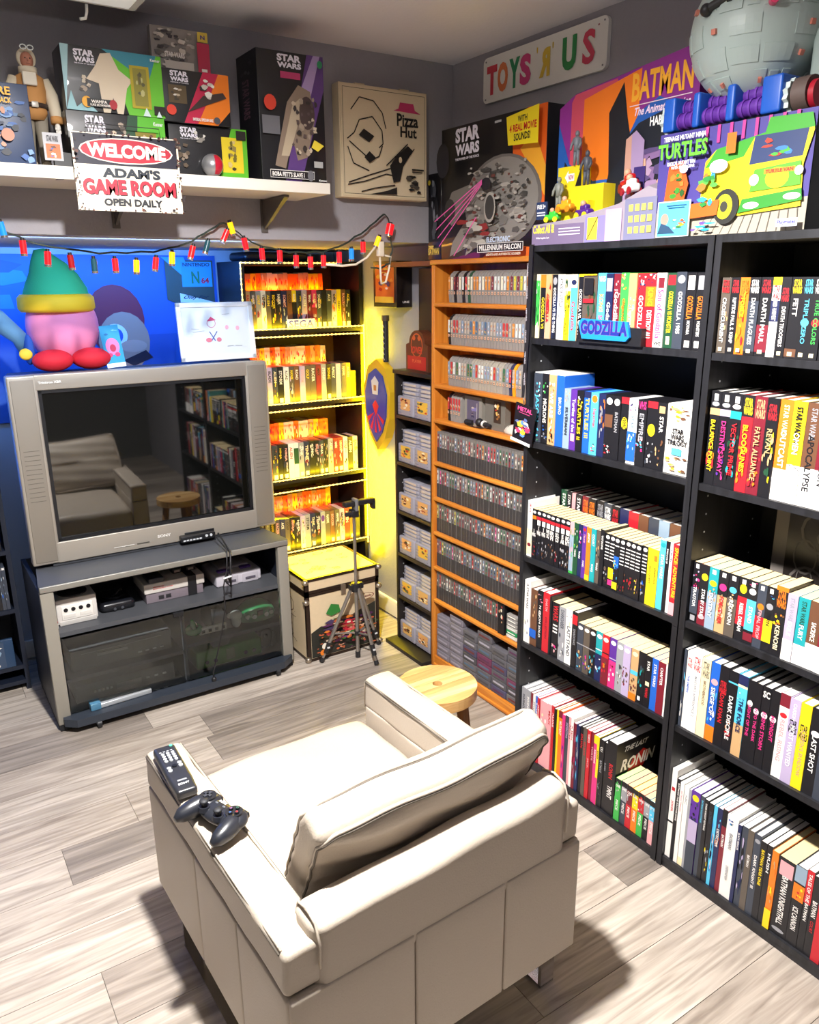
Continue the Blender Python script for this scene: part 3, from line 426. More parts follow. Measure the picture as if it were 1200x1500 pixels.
# framed record leaning at the back of the third shelf
e = empty('framed_picture', (1.925, .99, .802), 'dark framed picture with pale ink swirls behind the paperbacks on right bookcase', 'picture')
MB().box(.0, .018, -.155, .16, .0, .33, mat('#77706a', .4)).box(.0, -.004, -.155, -.12, .0, .33, mat('#222', .5)).build('frame', e)
f = FR((-.005, .12, .01), (0, -1, 0), (0, 0, 1), .27, .31); f.rect(0, 0, 1, 1, '#26211f', rough=.3)
rr = random.Random(5)
for i in range(12):
    a = rr.random() * 6.28; f.ring(.4 + .2 * math.cos(a), .55 + .3 * math.sin(a), rr.uniform(.08, .25), rr.uniform(.08, .22), .12, '#5f5a55', 14)
f.build('print', e)
# ------------------------------------------------------------------ pine shelf with cartridges
pine = wood('#b8661c', '#dd9038', 'Y', 1.2, .4); pinev = wood('#b8661c', '#dd9038', 'Z', 1.2, .4)
PX, PD = 1.876, .135; PY0, PY1 = 1.932, 2.700; PT = 1.778
PS = [1.616, 1.453, 1.290, 1.145, .964, .807, .652, .492, .336, .020]
e = empty('pine_shelf', (PX, (PY0 + PY1) / 2, 0), 'tall narrow orange pine shelf unit filled with grey game cartridges', 'shelf')
hw = (PY1 - PY0) / 2
for a, b in ((-hw, -hw + .018), (hw - .020, hw)): MB().box(0, PD, a, b, 0, PT - .018, pinev, r=.002).build('side_panel', e)
MB().box(-.006, PD, -hw - .002, hw + .004, PT - .018, PT, pine, r=.003).build('top_board', e)
MB().box(PD - .005, PD, -hw + .018, hw - .02, .03, PT - .018, pinev).build('back_panel', e)
MB().box(.002, .016, -hw + .018, hw - .02, 0, .075 - .02, pine, r=.002).build('plinth', e)
for z in PS:
    MB().box(-.005, PD - .006, -hw + .0185, hw - .0205, z - .017, z, pine, r=.006).build('shelf', e)
cg = mat('#8c8884', .55); cdk = mat('#1d1c1f', .5)
def cart_mesh(col, lab, rounded, sleeve=False):
    b = MB(); t = .0154; h = .118 if rounded else .127; m = mat(col, .55)
    if rounded:
        pts = [(.088, 0), (0, 0), (-.003, .035), (-.004, .06), (-.002, .09), (.008, .108), (.022, h), (.088, h)]
        b.prism([(p[0], p[1]) for p in pts], 'y', 0, 0, m) if False else None
        n = len(pts); vs = [(p[0], -t / 2, p[1]) for p in pts] + [(p[0], t / 2, p[1]) for p in pts]
        b.add(vs, [tuple(range(n)), tuple(reversed(range(n, 2 * n)))] + [(i, n + i, n + (i + 1) % n, (i + 1) % n) for i in range(n)], m)
    else:
        b.box(0, .095, -t / 2, t / 2, 0, h, m); 
    return b
CM = {}
labs = ['#b8aca0', '#d8dcd8', '#c03a3a', '#d98a3a', '#7a2c3a', '#e8e0c8', '#4a6a8a', '#c8c040', '#58564f', '#3a6a4a', '#d85a9a', '#8a9ab0']
def cart(kind, col, lab, rnd):
    key = (kind, col, lab)
    if key not in CM:
        b = cart_mesh(col, lab, kind == 'r', kind == 's'); t = .0158
        o = b.build('game_cartridge'); me = o.data; bpy.data.objects.remove(o)
        x_ = -.0046 if kind == 'r' else -.0002
        f = FR((x_, t / 2, 0), (0, -1, 0), (0, 0, 1), t, .12)
        if kind == 'r':
            f.rect(.1, .40, .86, .80, lab); f.art(.1, .4, .86, .8, ['#2a2420', '#e8e0d0', '#b03a30', '#d0a040'][rnd.randint(0, 2):], 4, rnd)
            f.rect(.2, .26, .8, .345, '#e0b090'); f.rect(.36, .28, .64, .325, '#6a5a50')
        else:
            f.rect(.28, .5, .75, .97, lab)
            for i in range(3): f.rect(.36, .55 + i * .13, .66, .62 + i * .13, ['#2a2a2e', '#f0e8d8', '#8a3030'][(i + len(lab) + ord(lab[2])) % 3])
        q = f.b.build('label'); m2 = q.data; bpy.data.objects.remove(q); m3 = None
        if kind == 's':
            q = MB().box(-.0014, .09, -t / 2 + .0009, t / 2 - .0009, 0, .060, mat('#3a3839', .5)).build('sleeve'); m3 = q.data; bpy.data.objects.remove(q)
        CM[key] = (me, m2, m3)
    return CM[key]
def place_cart(kind, col, lab, loc, label, group, rnd, rz=0):
    me, m2, m3 = cart(kind, col, lab, rnd)
    o = bpy.data.objects.new('game_cartridge', me); COL.objects.link(o); o.location = loc; o.rotation_euler = (0, 0, rz)
    for nm, m_ in (('label', m2), ('sleeve', m3)):
        if m_: c = bpy.data.objects.new(nm, m_); COL.objects.link(c); c.parent = o
    return tag(o, label, 'game cartridge', group)
LN = {'#b8aca0': 'beige', '#d8dcd8': 'white', '#c03a3a': 'red', '#d98a3a': 'orange', '#7a2c3a': 'maroon', '#e8e0c8': 'cream', '#4a6a8a': 'blue', '#c8c040': 'yellow', '#58564f': 'grey', '#3a6a4a': 'green', '#d85a9a': 'pink', '#8a9ab0': 'grey-blue'}
rc = random.Random(11)
special = {0: {2: '#17161a', 5: '#17161a', 7: '#20503a'}, 1: {0: '#17161a'}, 2: {21: '#2a3050', 22: '#f09a1c'}, 3: {0: '#17161a'}}
for r_, n in ((0, 27), (1, 27), (2, 26), (3, 5)):
    pitch_ = .0178 if r_ < 2 else .0182
    pal = [['#c03a3a', '#e8e0c8', '#7a2c3a', '#d98a3a', '#c8c040', '#d8dcd8'], ['#4a6a8a', '#b8aca0', '#d8dcd8', '#8a9ab0', '#d98a3a', '#c03a3a'], ['#c03a3a', '#d8dcd8', '#8a9ab0', '#b8aca0', '#3a6a4a'], ['#b8aca0', '#c03a3a']][r_]
    for i in range(n):
        c = special[r_].get(i, '#a09a8e' if (r_ == 2 and 8 <= i <= 18) else '#8c8884'); lab = pal[rc.randint(0, len(pal) - 1)]
        cn = {'#17161a': 'black', '#20503a': 'green', '#2a3050': 'navy', '#f09a1c': 'orange'}.get(c, 'grey')
        place_cart('r', c, lab, (PX + .022 + rc.uniform(0, .002), 2.603 - pitch_ * i, PS[r_] + .0005), '%s rounded cartridge with %s label, %s from left on %s pine shelf row' % (cn, LN[lab], ordw(i + 1), ON[r_ + 1]), 'rounded cartridges on the pine shelf', rc)
for r_ in range(4, 9):
    n = 32 if r_ < 8 else 24; skip = {}
    for i in range(n):
        q = rc.random(); lab = rc.choice(['#58564f', '#58564f', '#b8aca0', '#8a9ab0', '#d8dcd8', '#7a2c3a', '#c03a3a', '#3a6a4a', '#4a6a8a'] + (['#c8c040', '#d98a3a', '#d85a9a'] if q > .6 else []))
        place_cart('s', '#76726f', lab, (PX + .012 + rc.uniform(0, .002), 2.668 - .0178 * i, PS[r_] + .0005), '%s labelled grey cartridge in black sleeve, %s from left on %s pine shelf row' % (LN[lab], ordw(i + 1), ON[r_ + 1]), 'cartridges in black sleeves on the pine shelf', rc)
# black game box and stacks of grey, green and red cases at the right of the ninth row
b = MB().box(0, .1, -.02, .02, 0, .135, mat('#17161a', .5)).build('game_box', None, (PX + .006, 2.222, PS[8] + .0005)); tag(b, 'black game box with tan and red picture beside the stacked cases', 'game box')
f = FR((0, .02, 0), (0, -1, 0), (0, 0, 1), .04, .135); f.art(.1, .3, .95, .95, ['#e0b080', '#c03a3a', '#f0e0c0'], 6); f.build('label', b)
def flat(loc, d, col, name, label, cat, group, L=.062, H=.0165, xw=.085):
    b = MB().box(0, xw, -L / 2, L / 2, 0, H, mat(col, .5), r=.003); b.box(-.0008, .002, -L * .36, L * .36, H * .38, H * .62, mat(d, .6))
    o = b.build(name, None, loc); return tag(o, label, cat, group)
for s_, (yy, cols) in enumerate(((2.160, ['#c8c4bc', '#1f8a50', '#b8b4ac', '#8c8884', '#8c8884', '#8c8884']), (2.088, ['#c8c4bc', '#c82030', '#b8b4ac', '#9a968f', '#8c8884']))):
    for k, c in enumerate(cols):
        cn = {'#c8c4bc': 'pale grey', '#1f8a50': 'green', '#c82030': 'red', '#b8b4ac': 'light grey', '#8c8884': 'grey', '#9a968f': 'mid-grey'}[c]
        flat((PX + .008, yy, PS[8] + .0005 + .0172 * k), '#e8e4dc', c, 'cartridge_case', '%s flat cartridge case, %s from bottom in %s stack on ninth pine shelf row' % (cn, ordw(k + 1), ('left', 'right')[s_]), 'cartridge case', 'flat cases on the ninth row')
# bottom row of flat cartridges in stacks
for s_ in range(6):
    for k in range(8 if s_ % 2 else 7):
        rc2 = random.Random(s_ * 10 + k); c = '#77727c' if s_ < 2 else rc2.choice(['#55535a', '#625e62', '#48464c', '#4a4660', '#6a3450'] if k < 5 else ['#5c5a60'])
        lb = '#9a94a0' if s_ < 2 else rc2.choice(['#a8a4b0', '#506880', '#5a3050', '#48464a', '#6a3030', '#3a383c'])
        flat((PX + .010 + rc2.uniform(0, .003), 2.626 - .098 * s_, PS[9] + .0005 + .0345 * k), lb, c, 'game_cartridge', 'flat grey cartridge, %s from bottom of %s stack from left, lowest pine shelf row' % (ordw(k + 1), ordw(s_ + 1)), 'game cartridge', 'flat cartridges on the lowest pine row', L=.094, H=.0325)
# fourth row: clear case, handset cable and grey mouse
e = empty('clear_game_case', (PX + .03, 2.455, PS[3]), 'clear plastic case with violet card insert behind the microphone', 'case')
MB().box(0, .028, -.055, .055, 0, .115, mat('#8a857c', .15)).build('case', e)
f = FR((-.0004, .055, 0), (0, -1, 0), (0, 0, 1), .11, .115); f.rect(.15, .1, .85, .9, '#5c5468').art(.2, .2, .8, .8, ['#7a70a0', '#b8a89a', '#3a3550'], 6).line(.75, .1, .75, .8, .002, '#d8d0c8'); f.build('insert', e)
e = empty('clear_game_case', (PX + .035, 2.325, PS[3]), 'clear plastic case with orange picture insert behind the pale mouse', 'case')
MB().box(0, .028, -.06, .06, 0, .118, mat('#6f6a62', .15)).build('case', e)
f = FR((-.0004, .06, 0), (0, -1, 0), (0, 0, 1), .12, .118); f.rect(.45, .25, .8, .95, '#3a2a20').art(.45, .25, .8, .95, ['#e0b060', '#8a5a2a', '#f0e0c0', '#a03020'], 9); f.build('insert', e)
e = empty('computer_mouse', (PX + .055, 2.225, PS[3]), 'pale grey computer mouse on the fourth pine shelf row', 'mouse')
MB().sph((0, 0, .0), (.034, .058, .034), mat('#c4beb2', .4), 20, 12, lambda p: (p[0], p[1], max(0, p[2]))).build('body', e)
MB().box(-.022, .02, .02, .0205, .012, .031, mat('#8a857c', .5)).build('button_seam', e)
e = empty('microphone', (PX + .022, 2.42, PS[3]), 'small black microphone with coiled lead lying before the clear cases', 'microphone')
MB().cyl((0, .07, .012), (.005, .03, .012), .011, cdk, 12).build('plug', e)
MB().cyl((.005, -.02, .018), (.005, -.08, .014), .012, cdk, 12, .007).sph((.005, -.012, .02), .017, cdk).build('head', e)
MB().cyl((.005, -.036, .018), (.005, -.044, .017), .0135, mat('#e8e4dc', .3), 12).build('white_ring', e)
MB().tube([(0, .07, .012), (-.01, .05, .004), (-.015, .0, .003), (-.01, -.05, .004), (.005, -.08, .014)], .002, cdk, 6).build('lead', e)
# ------------------------------------------------------------------ narrow black tower with light grey cartridges
TX, TY0, TY1 = 1.885, 2.705, 3.005
TS = [1.120, .905, .672, .462, .245, .030]
e = empty('cartridge_tower', (TX, (TY0 + TY1) / 2, 0), 'narrow black shelf tower left of the pine shelf, with wide base', 'shelf'); dk = mat('#1b1614', .5, var=.2)
for a, b in ((-.15, -.135), (.135, .15)):
    q = MB(); q.box(0, .125, a, b, .02, 1.305, dk)
    if a > 0:
        for zz in range(2, 26): q.cyl((.03, a - .0004, zz / 20), (.03, a + .001, zz / 20), .0025, mat('#c8c8c8', .4), 6)
    q.build('side_panel', e)
MB().box(-.006, .128, -.153, .155, 1.305, 1.322, dk, r=.002).build('top_board', e)
MB().box(.121, .125, -.135, .135, .03, 1.305, mat('#120f0e', .7)).build('back_panel', e)
MB().box(-.06, .128, -.155, .165, 0, .020, dk, r=.002).build('base', e)
for z in TS[:-1]: MB().box(0, .121, -.135, .135, z - .014, z, wood('#2a211a', '#3f3328', 'Y', 1, .5)).build('shelf', e)
sg = mat('#9a96a0', .5); sgd = mat('#858090', .5)
def snes_flat():
    b = MB(); b.box(0, .086, -.0635, .0635, 0, .0175, sg, r=.004); b.box(-.001, .004, -.045, .045, .004, .0135, mat('#c8b8a8', .6)); return b
def snes_front():
    b = MB(); b.box(0, .018, -.064, .064, 0, .086, sg, r=.006)
    for s_ in (-1, 1):
        for k in range(4): b.box(-.0012, 0, s_ * .045 - .008 * s_ - .004, s_ * .045 + .012, .012 + k * .014, .015 + k * .014, sgd)
    return b
q = snes_front().build('t'); MFR = q.data; bpy.data.objects.remove(q)
FL = MB(); SF = MB().box(0, .086, -.0635, .0635, 0, .0175, sg, r=.004)
for r_, z in enumerate(TS):
    for s_, yy in enumerate((2.925, 2.790)):
        for k in range(8):
            x_, z_ = TX + .030 + rc.uniform(0, .003), (z + .0005 if z > .03 else .0305) + k * .0182
            FL.add([(v[0] + x_, v[1] + yy, v[2] + z_) for v in SF.v], SF.f, sg, True); FL.box(x_ - .0012, x_ + .002, yy - .045, yy + .045, z_ + .004, z_ + .0135, mat('#c8b8a8', .6))
        o = bpy.data.objects.new('game_cartridge', MFR); COL.objects.link(o); o.location = (TX + .006, yy, z + .0006 if z > .03 else .0306)
        c = [['#d8a060', '#e8e0c8', '#a04030'], ['#e0b040', '#c83a2a', '#5a6a4a'], ['#d8a860', '#8a4a30', '#f0e0b0']][(r_ + s_) % 3]
        tag(o, 'light-grey cartridge facing out, %s side of %s tower shelf' % (('left', 'right')[s_], ordw(r_ + 1)), 'game cartridge', 'cartridges facing out in the tower')
        f = FR((-.0002, .040, .026), (0, -1, 0), (0, 0, 1), .08, .052); f.rect(0, 0, 1, 1, c[0]).art(0, 0, 1, 1, c[1:] + ['#2a2420'], 8, rc); f.build('label', o)
tag(FL.build('stacked_cartridges'), 'light-grey flat cartridges stacked in two piles on every shelf of the black tower', 'game cartridge', kind='stuff')
# on and above the tower
e = empty('arched_sign', (1.925, 2.882, 1.322), 'brown arched-top box with red ornament on top of the black tower', 'box')
n = 12; arc = [(-.085, 0), (.085, 0), (.085, .11), (.06, .118)] + [(.06 * math.cos(math.pi * i / n), .118 + .055 * math.sin(math.pi * i / n)) for i in range(1, n)] + [(-.06, .118), (-.085, .11)]
MB().add([(0, p[0], p[1]) for p in arc] + [(.05, p[0], p[1]) for p in arc], [tuple(reversed(range(len(arc)))), tuple(range(len(arc), 2 * len(arc)))] + [(i, (i + 1) % len(arc), len(arc) + (i + 1) % len(arc), len(arc) + i) for i in range(len(arc))], mat('#5a2f1a', .5)).build('body', e)
f = FR((-.0004, .085, 0), (0, -1, 0), (0, 0, 1), .17, .175); f.ring(.5, .62, .27, .3, .12, '#c05a2a').rect(.08, .03, .92, .36, '#b82820').text('POWER', .25, .42, .75, .6, '#c83a2a').text('PLAYER', .3, .2, .72, .28, '#d86a40').ell(.38, .8, .07, .06, '#c05a2a').ell(.62, .8, .07, .06, '#c05a2a'); f.build('front_print', e)
e = empty('shadow_box', (1.935, 3.155, 1.585), 'black deep frame with orange pixel-like picture on the yellow-lit wall', 'picture')
MB().box(0, .082, -.1, .1, 0, .20, mat('#1a1210', .4), r=.002).build('frame', e)
f = FR((-.0006, .08, .02), (0, -1, 0), (0, 0, 1), .16, .165); f.rect(0, 0, 1, 1, '#e8782a').art(0, .5, 1, 1, ['#f8e060', '#f0a040', '#c03020'], 9).art(0, .2, .9, .8, ['#3a3a80', '#f0e8e0', '#c02a20', '#f8c040'], 9).rect(0, 0, 1, .16, '#f8d040'); f.build('picture', e)
f = FR((.01, -.1004, .01), (1, 0, 0), (0, 0, 1), .07, .18); f.text('LINE', .3, .05, .8, .1, '#e8e0d8'); f.build('label', e)
tag(MB().box(1.872, 2.01, 2.704, 3.03, 1.757, 1.776, wood('#5a2a14', '#8a4a22', 'Y', 1.2)).build('wooden_beam'), 'dark red-brown board continuing the pine top towards the alcove', 'board')
e = empty('hanging_poster', (2.0, 2.84, 1.40), 'dark poster with red spotlight shape hanging above the black tower', 'poster'); MB().box(-.004, 0, -.12, .13, .0, .35, mat('#121014', .5)).build('sheet', e)
f = FR((-.0046, .13, 0), (0, -1, 0), (0, 0, 1), .25, .35); f.poly([(.35, 1), (.6, 1), (.95, .35), (.8, .3)], '#8a0f2a').poly([(.7, .6), (1, .7), (1, .2), (.85, .3)], '#c81e20').ell(.85, .85, .14, .14, '#6a5a2a').poly([(.3, .1), (.55, .45), (.7, .5), (.6, .2)], '#2c3a3e'); f.build('print', e)
# shield and sword-like wall ornament on the yellow wall
e = empty('toy_shield', (1.985, 3.31, .89), 'blue and red toy shield with thick yellow rim on the yellow-lit wall', 'shield')
out = [(0, .45), (.08, .41), (.125, .30), (.115, .17), (.07, .07), (0, 0), (-.07, .07), (-.115, .17), (-.125, .30), (-.08, .41)]
def shp(x0, x1, k, m):
    p = [(a * k, (z - .22) * k + .22) for a, z in out]; N_ = len(p)
    return MB().add([(x0, a * -1, z) for a, z in p] + [(x1, a * -1, z) for a, z in p], [tuple(range(N_)), tuple(reversed(range(N_, 2 * N_)))] + [(i, N_ + i, N_ + (i + 1) % N_, (i + 1) % N_) for i in range(N_)], m)
shp(-.012, .034, 1, mat('#d8b020', .35)).build('rim', e); shp(-.018, -.012, .8, mat('#1c3a9a', .4)).build('face', e)
f = FR((-.0186, .125, 0), (0, -1, 0), (0, 0, 1), .25, .45); f.poly([(.38, .5), (.5, .38), (.62, .5), (.5, .56)], '#d8262a')
for i in range(5):
    a = math.pi * (1.15 + .175 * i); f.poly([(.5 + .06 * math.cos(a - .1), .44 + .04 * math.sin(a)), (.5 + .34 * math.cos(a - .12), .44 + .24 * math.sin(a - .12)), (.5 + .34 * math.cos(a + .12), .44 + .24 * math.sin(a + .12))], '#d8262a')
f.poly([(.4, .62), (.6, .62), (.64, .76), (.5, .82), (.36, .76)], '#d8d4c8').rect(.45, .66, .55, .72, '#c07a30'); f.build('emblem', e)
e = empty('toy_sword_handle', (1.985, 3.235, 1.33), 'black toy sword handle with white zigzag lacing above the shield', 'toy sword')
MB().cyl((0, 0, 0), (0, 0, .19), .014, cdk, 12).build('grip', e)
b = MB()
for i in range(7): b.tube([(-.0145, -.01, .01 + i * .025), (-.0155, .0, .0225 + i * .025), (-.0145, .01, .01 + i * .025)], .0015, mat('#f0e8d8', .5), 5)
b.build('lacing', e); MB().cyl((0, 0, .19), (0, 0, .215), .018, mat('#5a4a30', .4), 10).build('pommel', e)
# ------------------------------------------------------------------ glowing game bookcase in the alcove
GX0, GX1, GYF = 1.385, 2.010, 3.49
dk2 = mat('#1a1513', .45, var=.2); GS = [1.482, 1.132, .757, .380, .05]
e = empty('bookcase', ((GX0 + GX1) / 2, GYF, 0), 'dark bookcase glowing orange and yellow with light strips, in the alcove', 'bookcase'); W2 = (GX1 - GX0) / 2
for a, b in ((-W2, -W2 + .018), (W2 - .018, W2)): MB().box(a, b, 0, .295, 0, 1.79, dk2).build('side_panel', e)
MB().box(-W2 + .018, W2 - .018, .29, .295, .03, 1.78, mat('#3a2418', .6)).build('back_panel', e)
MB().box(-W2 + .018, W2 - .018, 0, .29, 1.772, 1.79, dk2).build('top_board', e)
for z in GS: MB().box(-W2 + .018, W2 - .018, 0, .29, z - .018, z, dk2).build('shelf', e)
for z in GS[:4]:
    tag(MB().box(GX0 + .025, GX1 - .12, GYF + .155, GYF + .285, z + .0005, z + .075, mat('#2a1a12', .6)).build('riser_block'), 'dark riser behind the game boxes on %s glowing shelf' % ordw(GS.index(z) + 1), 'riser', 'risers in the glowing bookcase')
cols = ['K', 'L', 'Q', 'S', 'U', 'N', 'V', 'K', 'A', 'W', 'K', 'H']; wrds = ['ALIEN', 'SONIC', 'ROAD', 'BLADE', 'RALLY', 'MAX', 'TENNIS', 'STORM', 'NINJA', 'SOCCER', 'GOLF', 'RACER', 'TANK', 'HAWK', 'OUTRUN', 'ACE']
for s_, z in enumerate(GS[:4]):
    rg = random.Random(s_ + 20); rows = []
    for i in range(20 if s_ else 21):
        c = rg.choice(cols); it = [('t', .1, rg.uniform(.5, .8), rg.choice(wrds), rg.choice('WWYEFK' if c not in 'WH' else 'KRN'), .6)]
        if rg.random() < .5: it.insert(0, ('g', .05, .9, rg.choice(['UHS', 'SWK', 'YOU', 'ANS', 'VFS']), 6))
        if rg.random() < .4: it.append(('r', .84, .96, 'W', .2, .8))
        if s_ == 2 and i == 7: c, it = 'W', [('b', .15, .6, 'D')]
        if s_ == 0 and i in (9,): it.insert(0, ('b', 0, .3, 'Y'))
        if s_ == 0 and i == 13: it.insert(0, ('b', .0, .45, 'M'))
        if s_ == 0 and i == 18: c = 'Y'; it = [('t', .3, .9, 'GREEN DOG', 'D', .6)]
        if s_ == 3 and i == 12: it.append(('e', .1, .3, 'P'))
        rows.append((c, rg.uniform(26, 32), (178 if not (s_ == 1 and i == 19) else 140) + rg.uniform(-2, 3) - (3 if s_ else 0), it))
    bookrow(rows, GX0 + .024, GX1 - .055 + (.02 if s_ > 0 else 0), z, GYF + .022, .115, 'game box', 'glowing bookcase %s shelf front' % ordw(s_ + 1), 'game boxes, front rows of the glowing bookcase', axis='y')
    rows = []
    for i in range(17):
        c = rg.choice('OYHHEO'); rows.append((c, rg.uniform(26, 32), 182 + rg.uniform(-3, 3), [('g', .03, .95, rg.choice(['ORY', 'RVO', 'ERO', 'YRU']), 8)]))
    bookrow(rows, GX0 + .030, GX1 - .13, z + .0752, GYF + .165, .115, 'game box', 'glowing bookcase %s shelf back' % ordw(s_ + 1), 'game boxes, back rows of the glowing bookcase', axis='y')
e = empty('letter_stand', (1.68, GYF + .012, GS[0]), 'small white stand with four blue game-maker letters on the glowing shelf', 'sign')
MB().box(-.075, .07, -.004, .004, 0, .048, mat('#f0f0f8', .3), r=.003).build('plate', e)
f = FR((-.072, -.0046, .002), (1, 0, 0), (0, 0, 1), .14, .044); f.text('SEGA', .03, .1, .97, .92, '#2a2ab8'); f.build('lettering', e)
# light rope with beads along the shelf fronts and down the right post (it gives the light)
glow = mat('#ffd060', .4, emit=3.0); rope = mat('#ffe9a0', .3, emit=1.0)
e = empty('led_light_rope', (GX0, GYF, 0), 'beaded warm-white light rope edging the shelves of the glowing bookcase', 'light rope')
def beads(p, q, nm):
    p, q = Vector(p), Vector(q); n_ = int((q - p).length / .021); b = MB()
    for i in range(n_ + 1): b.sph(p.lerp(q, i / n_), .0048, glow, 6, 4)
    b.tube([p, q], .0028, rope, 6); b.build(nm, e)['kind'] = 'stuff'
for z in GS[:4]: beads((.02, -.012, z + .006), (GX1 - GX0 - .01, -.012, z + .006), 'bead_string')
for z in GS[1:4]: beads((.02, -.008, z - .03 + .35 + (.0 if z != GS[2] else .025)), (GX1 - GX0 - .01, -.008, z - .03 + .35 + (.0 if z != GS[2] else .025)), 'bead_string')
beads((.0, -.012, 1.782), (GX1 - GX0 - .14, -.012, 1.782), 'bead_string'); beads((GX1 - GX0 - .008, -.014, .36), (GX1 - GX0 - .004, -.014, 1.49), 'bead_string'); beads((-.004, -.012, 1.60), (-.004, -.012, 1.78), 'bead_string')
for s_, z in enumerate(GS[:4]):
    light('AREA', 'rope_glow', ((GX0 + GX1) / 2, GYF - .010, z + .012), 1.3, (1, .70, .0), ((GX0 + GX1) / 2, GYF + .06, z + .06), shape='RECTANGLE', size=.58, size_y=.012)
    light('AREA', 'back_row_fill', ((GX0 + GX1) / 2 - .03, GYF + .148, z + .186), .65, (1, .13, .0), ((GX0 + GX1) / 2 - .03, GYF + .19, z + .21), shape='RECTANGLE', size=.5, size_y=.012)  # added orange light for the back row, no rope lies there
light('AREA', 'rope_glow_side', (1.982, GYF - .03, .93), 48, (1, .80, .0), (2.02, 3.445, .93), spread=math.radians(180), shape='RECTANGLE', size=.012, size_y=1.1)
light('AREA', 'rope_glow_low', (1.72, GYF - .02, .62), 5, (1, .74, .0), (1.62, 3.25, .41), spread=math.radians(110), shape='RECTANGLE', size=.5, size_y=.012)
light('AREA', 'rope_glow_top', (1.70, GYF - .02, 1.79), .7, (1, .45, .05), (1.75, 3.0, 1.7), shape='RECTANGLE', size=.5, size_y=.012)
# console lying on top of the bookcase
tag(MB().box(1.42, 1.74, 3.52, 3.72, 1.791, 1.832, mat('#14161e', .3), r=.018).build('cable_box'), 'black rounded console lying on top of the glowing bookcase', 'console')
# ------------------------------------------------------------------ armchair
LB = '#b4a899'
lea = mat(LB, .42, bump=.35, scale=220, var=.03); lead = mat('#6f675c', .6); crease = mat('#8d8478', .6)
ch = empty('armchair', (.414, 1.043, 0), 'cream-white leather armchair with chrome sled legs, seen from behind', 'armchair', rz=.035)
W, D, ZA, ZB, ZS = .752, .795, .552, .158, .458
th = .012
MB().box(th, W - th, th, D - .02, ZB + .01, .38, lead).build('frame', ch)
def panel(nm, x0, x1, y0, y1, z0, z1, r=.006, k=2):
    b = MB(); c = ((x0 + x1) / 2, (y0 + y1) / 2, (z0 + z1) / 2); h = ((x1 - x0) / 2, (y1 - y0) / 2, (z1 - z0) / 2)
    b.rbox(c, h, r, lea, n=6, k=k); return b.build(nm, ch)
g = .0012
xs = [.0, .28, .52, W]
for i in range(3): panel('back_panel', xs[i] + (g if i else .004), xs[i + 1] - (g if i < 2 else .004), -.002, th + .008, ZB + (0 if i else .002), ZS - g)
ys = [.006, .235, .47, D]
for sx in (0, 1):
    for i in range(3):
        a, b_ = (0, th + .008) if sx == 0 else (W - th - .008, W)
        panel('side_panel', a, b_, ys[i] + g, ys[i + 1] - g, ZB, ZS - g)
panel('front_panel', .09, W - .09, D - .03, D - .012, ZB, .30)
def wave(p): return p
AW = .094
for sx in (0, 1):     # arm upper blocks, slightly soft
    x0, x1 = (0, AW) if sx == 0 else (W - AW, W)
    def fa(p, s_=sx):
        x, y, z = p; u = y / (D / 2)
        z2 = z + (.004 * math.sin(u * 7 + s_) + .003 * math.sin(u * 17)) * (1 if z > 0 else 0) + (.004 * (1 - (x / (AW / 2)) ** 2) if z > 0 else 0)
        return [x + .0012 * math.sin(u * 13 + z * 40), y, z2]
    b = MB(); b.rbox(((x0 + x1) / 2, D / 2 + .004, (ZS + ZA) / 2 + g), (AW / 2, D / 2 - .004, (ZA - ZS) / 2), .014, lea, n=14, k=3, fn=fa); b.build('armrest', ch)
    xi0, xi1 = (AW - .014, AW) if sx == 0 else (W - AW, W - AW + .014)
    b = MB(); b.rbox(((xi0 + xi1) / 2, D / 2 + .03, .41), (.007, D / 2 - .04, .055), .005, lea, n=12, k=2, fn=lambda p: [p[0] + .003 * math.sin(p[1] * 30 + p[2] * 25), p[1], p[2]]); b.build('inner_arm_panel', ch)
    b = MB(); b.rbox((((0 + AW) / 2) if sx == 0 else W - AW / 2, D - .02, (ZB + ZS) / 2), (AW / 2 - .001, .018, (ZS - ZB) / 2 - g), .008, lea, n=4); b.build('arm_front_panel', ch)
    pts = []
    xo = .006 if sx == 0 else W - .006; xi = AW - .004 if sx == 0 else W - AW + .004
    zt = ZA - .003
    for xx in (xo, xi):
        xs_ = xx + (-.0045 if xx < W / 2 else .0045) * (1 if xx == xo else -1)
        MB().tube([(xs_ , .03 if xx == xo else .12, zt - .003), (xs_, D * .5, zt - .003), (xs_, D - .012, zt - .003)], .0024, mat('#5f574d', .7), 5).build('shaded_seam', ch)  # dark line paints the crease shade along the stitched arm edge
        MB().tube([(xx, .03 if xx == xo else .12, zt + .003), (xx, D * .5, zt + .003), (xx, D - .012, zt + .002), (xx, D - .001, zt - .012), (xx, D + .0005, ZS)], .0028, lea, 6).build('piping', ch)
# back rest frame: fat, soft top, higher than the arms
def fb(p):
    x, y, z = p; u = x / (.37)
    if z > 0: z += (-.012 * (1 - u ** 4) + .003 * math.sin(u * 9) + .018 * (u - 1)) * z / .108
    y += .003 * math.sin(u * 5 + 1) * max(0, (z - .04) * 16)
    return [x, y, z]
b = MB(); b.rbox((W / 2 + .008, .0475, .524), (W / 2 - .050, .0465, .108), .030, lea, n=18, k=5, fn=fb); b.build('backrest', ch)
for sx in (-1, 1):
    xx = W / 2 + .008 + sx * (W / 2 - .060); zo = .03 if sx < 0 else 0
    MB().tube([(xx, .002, .50), (xx, -.001, .585 - zo), (xx, .014, .620 - zo), (xx, .046, .630 - zo), (xx, .080, .620 - zo), (xx, .092, .55)], .0028, lea, 6).build('piping', ch)
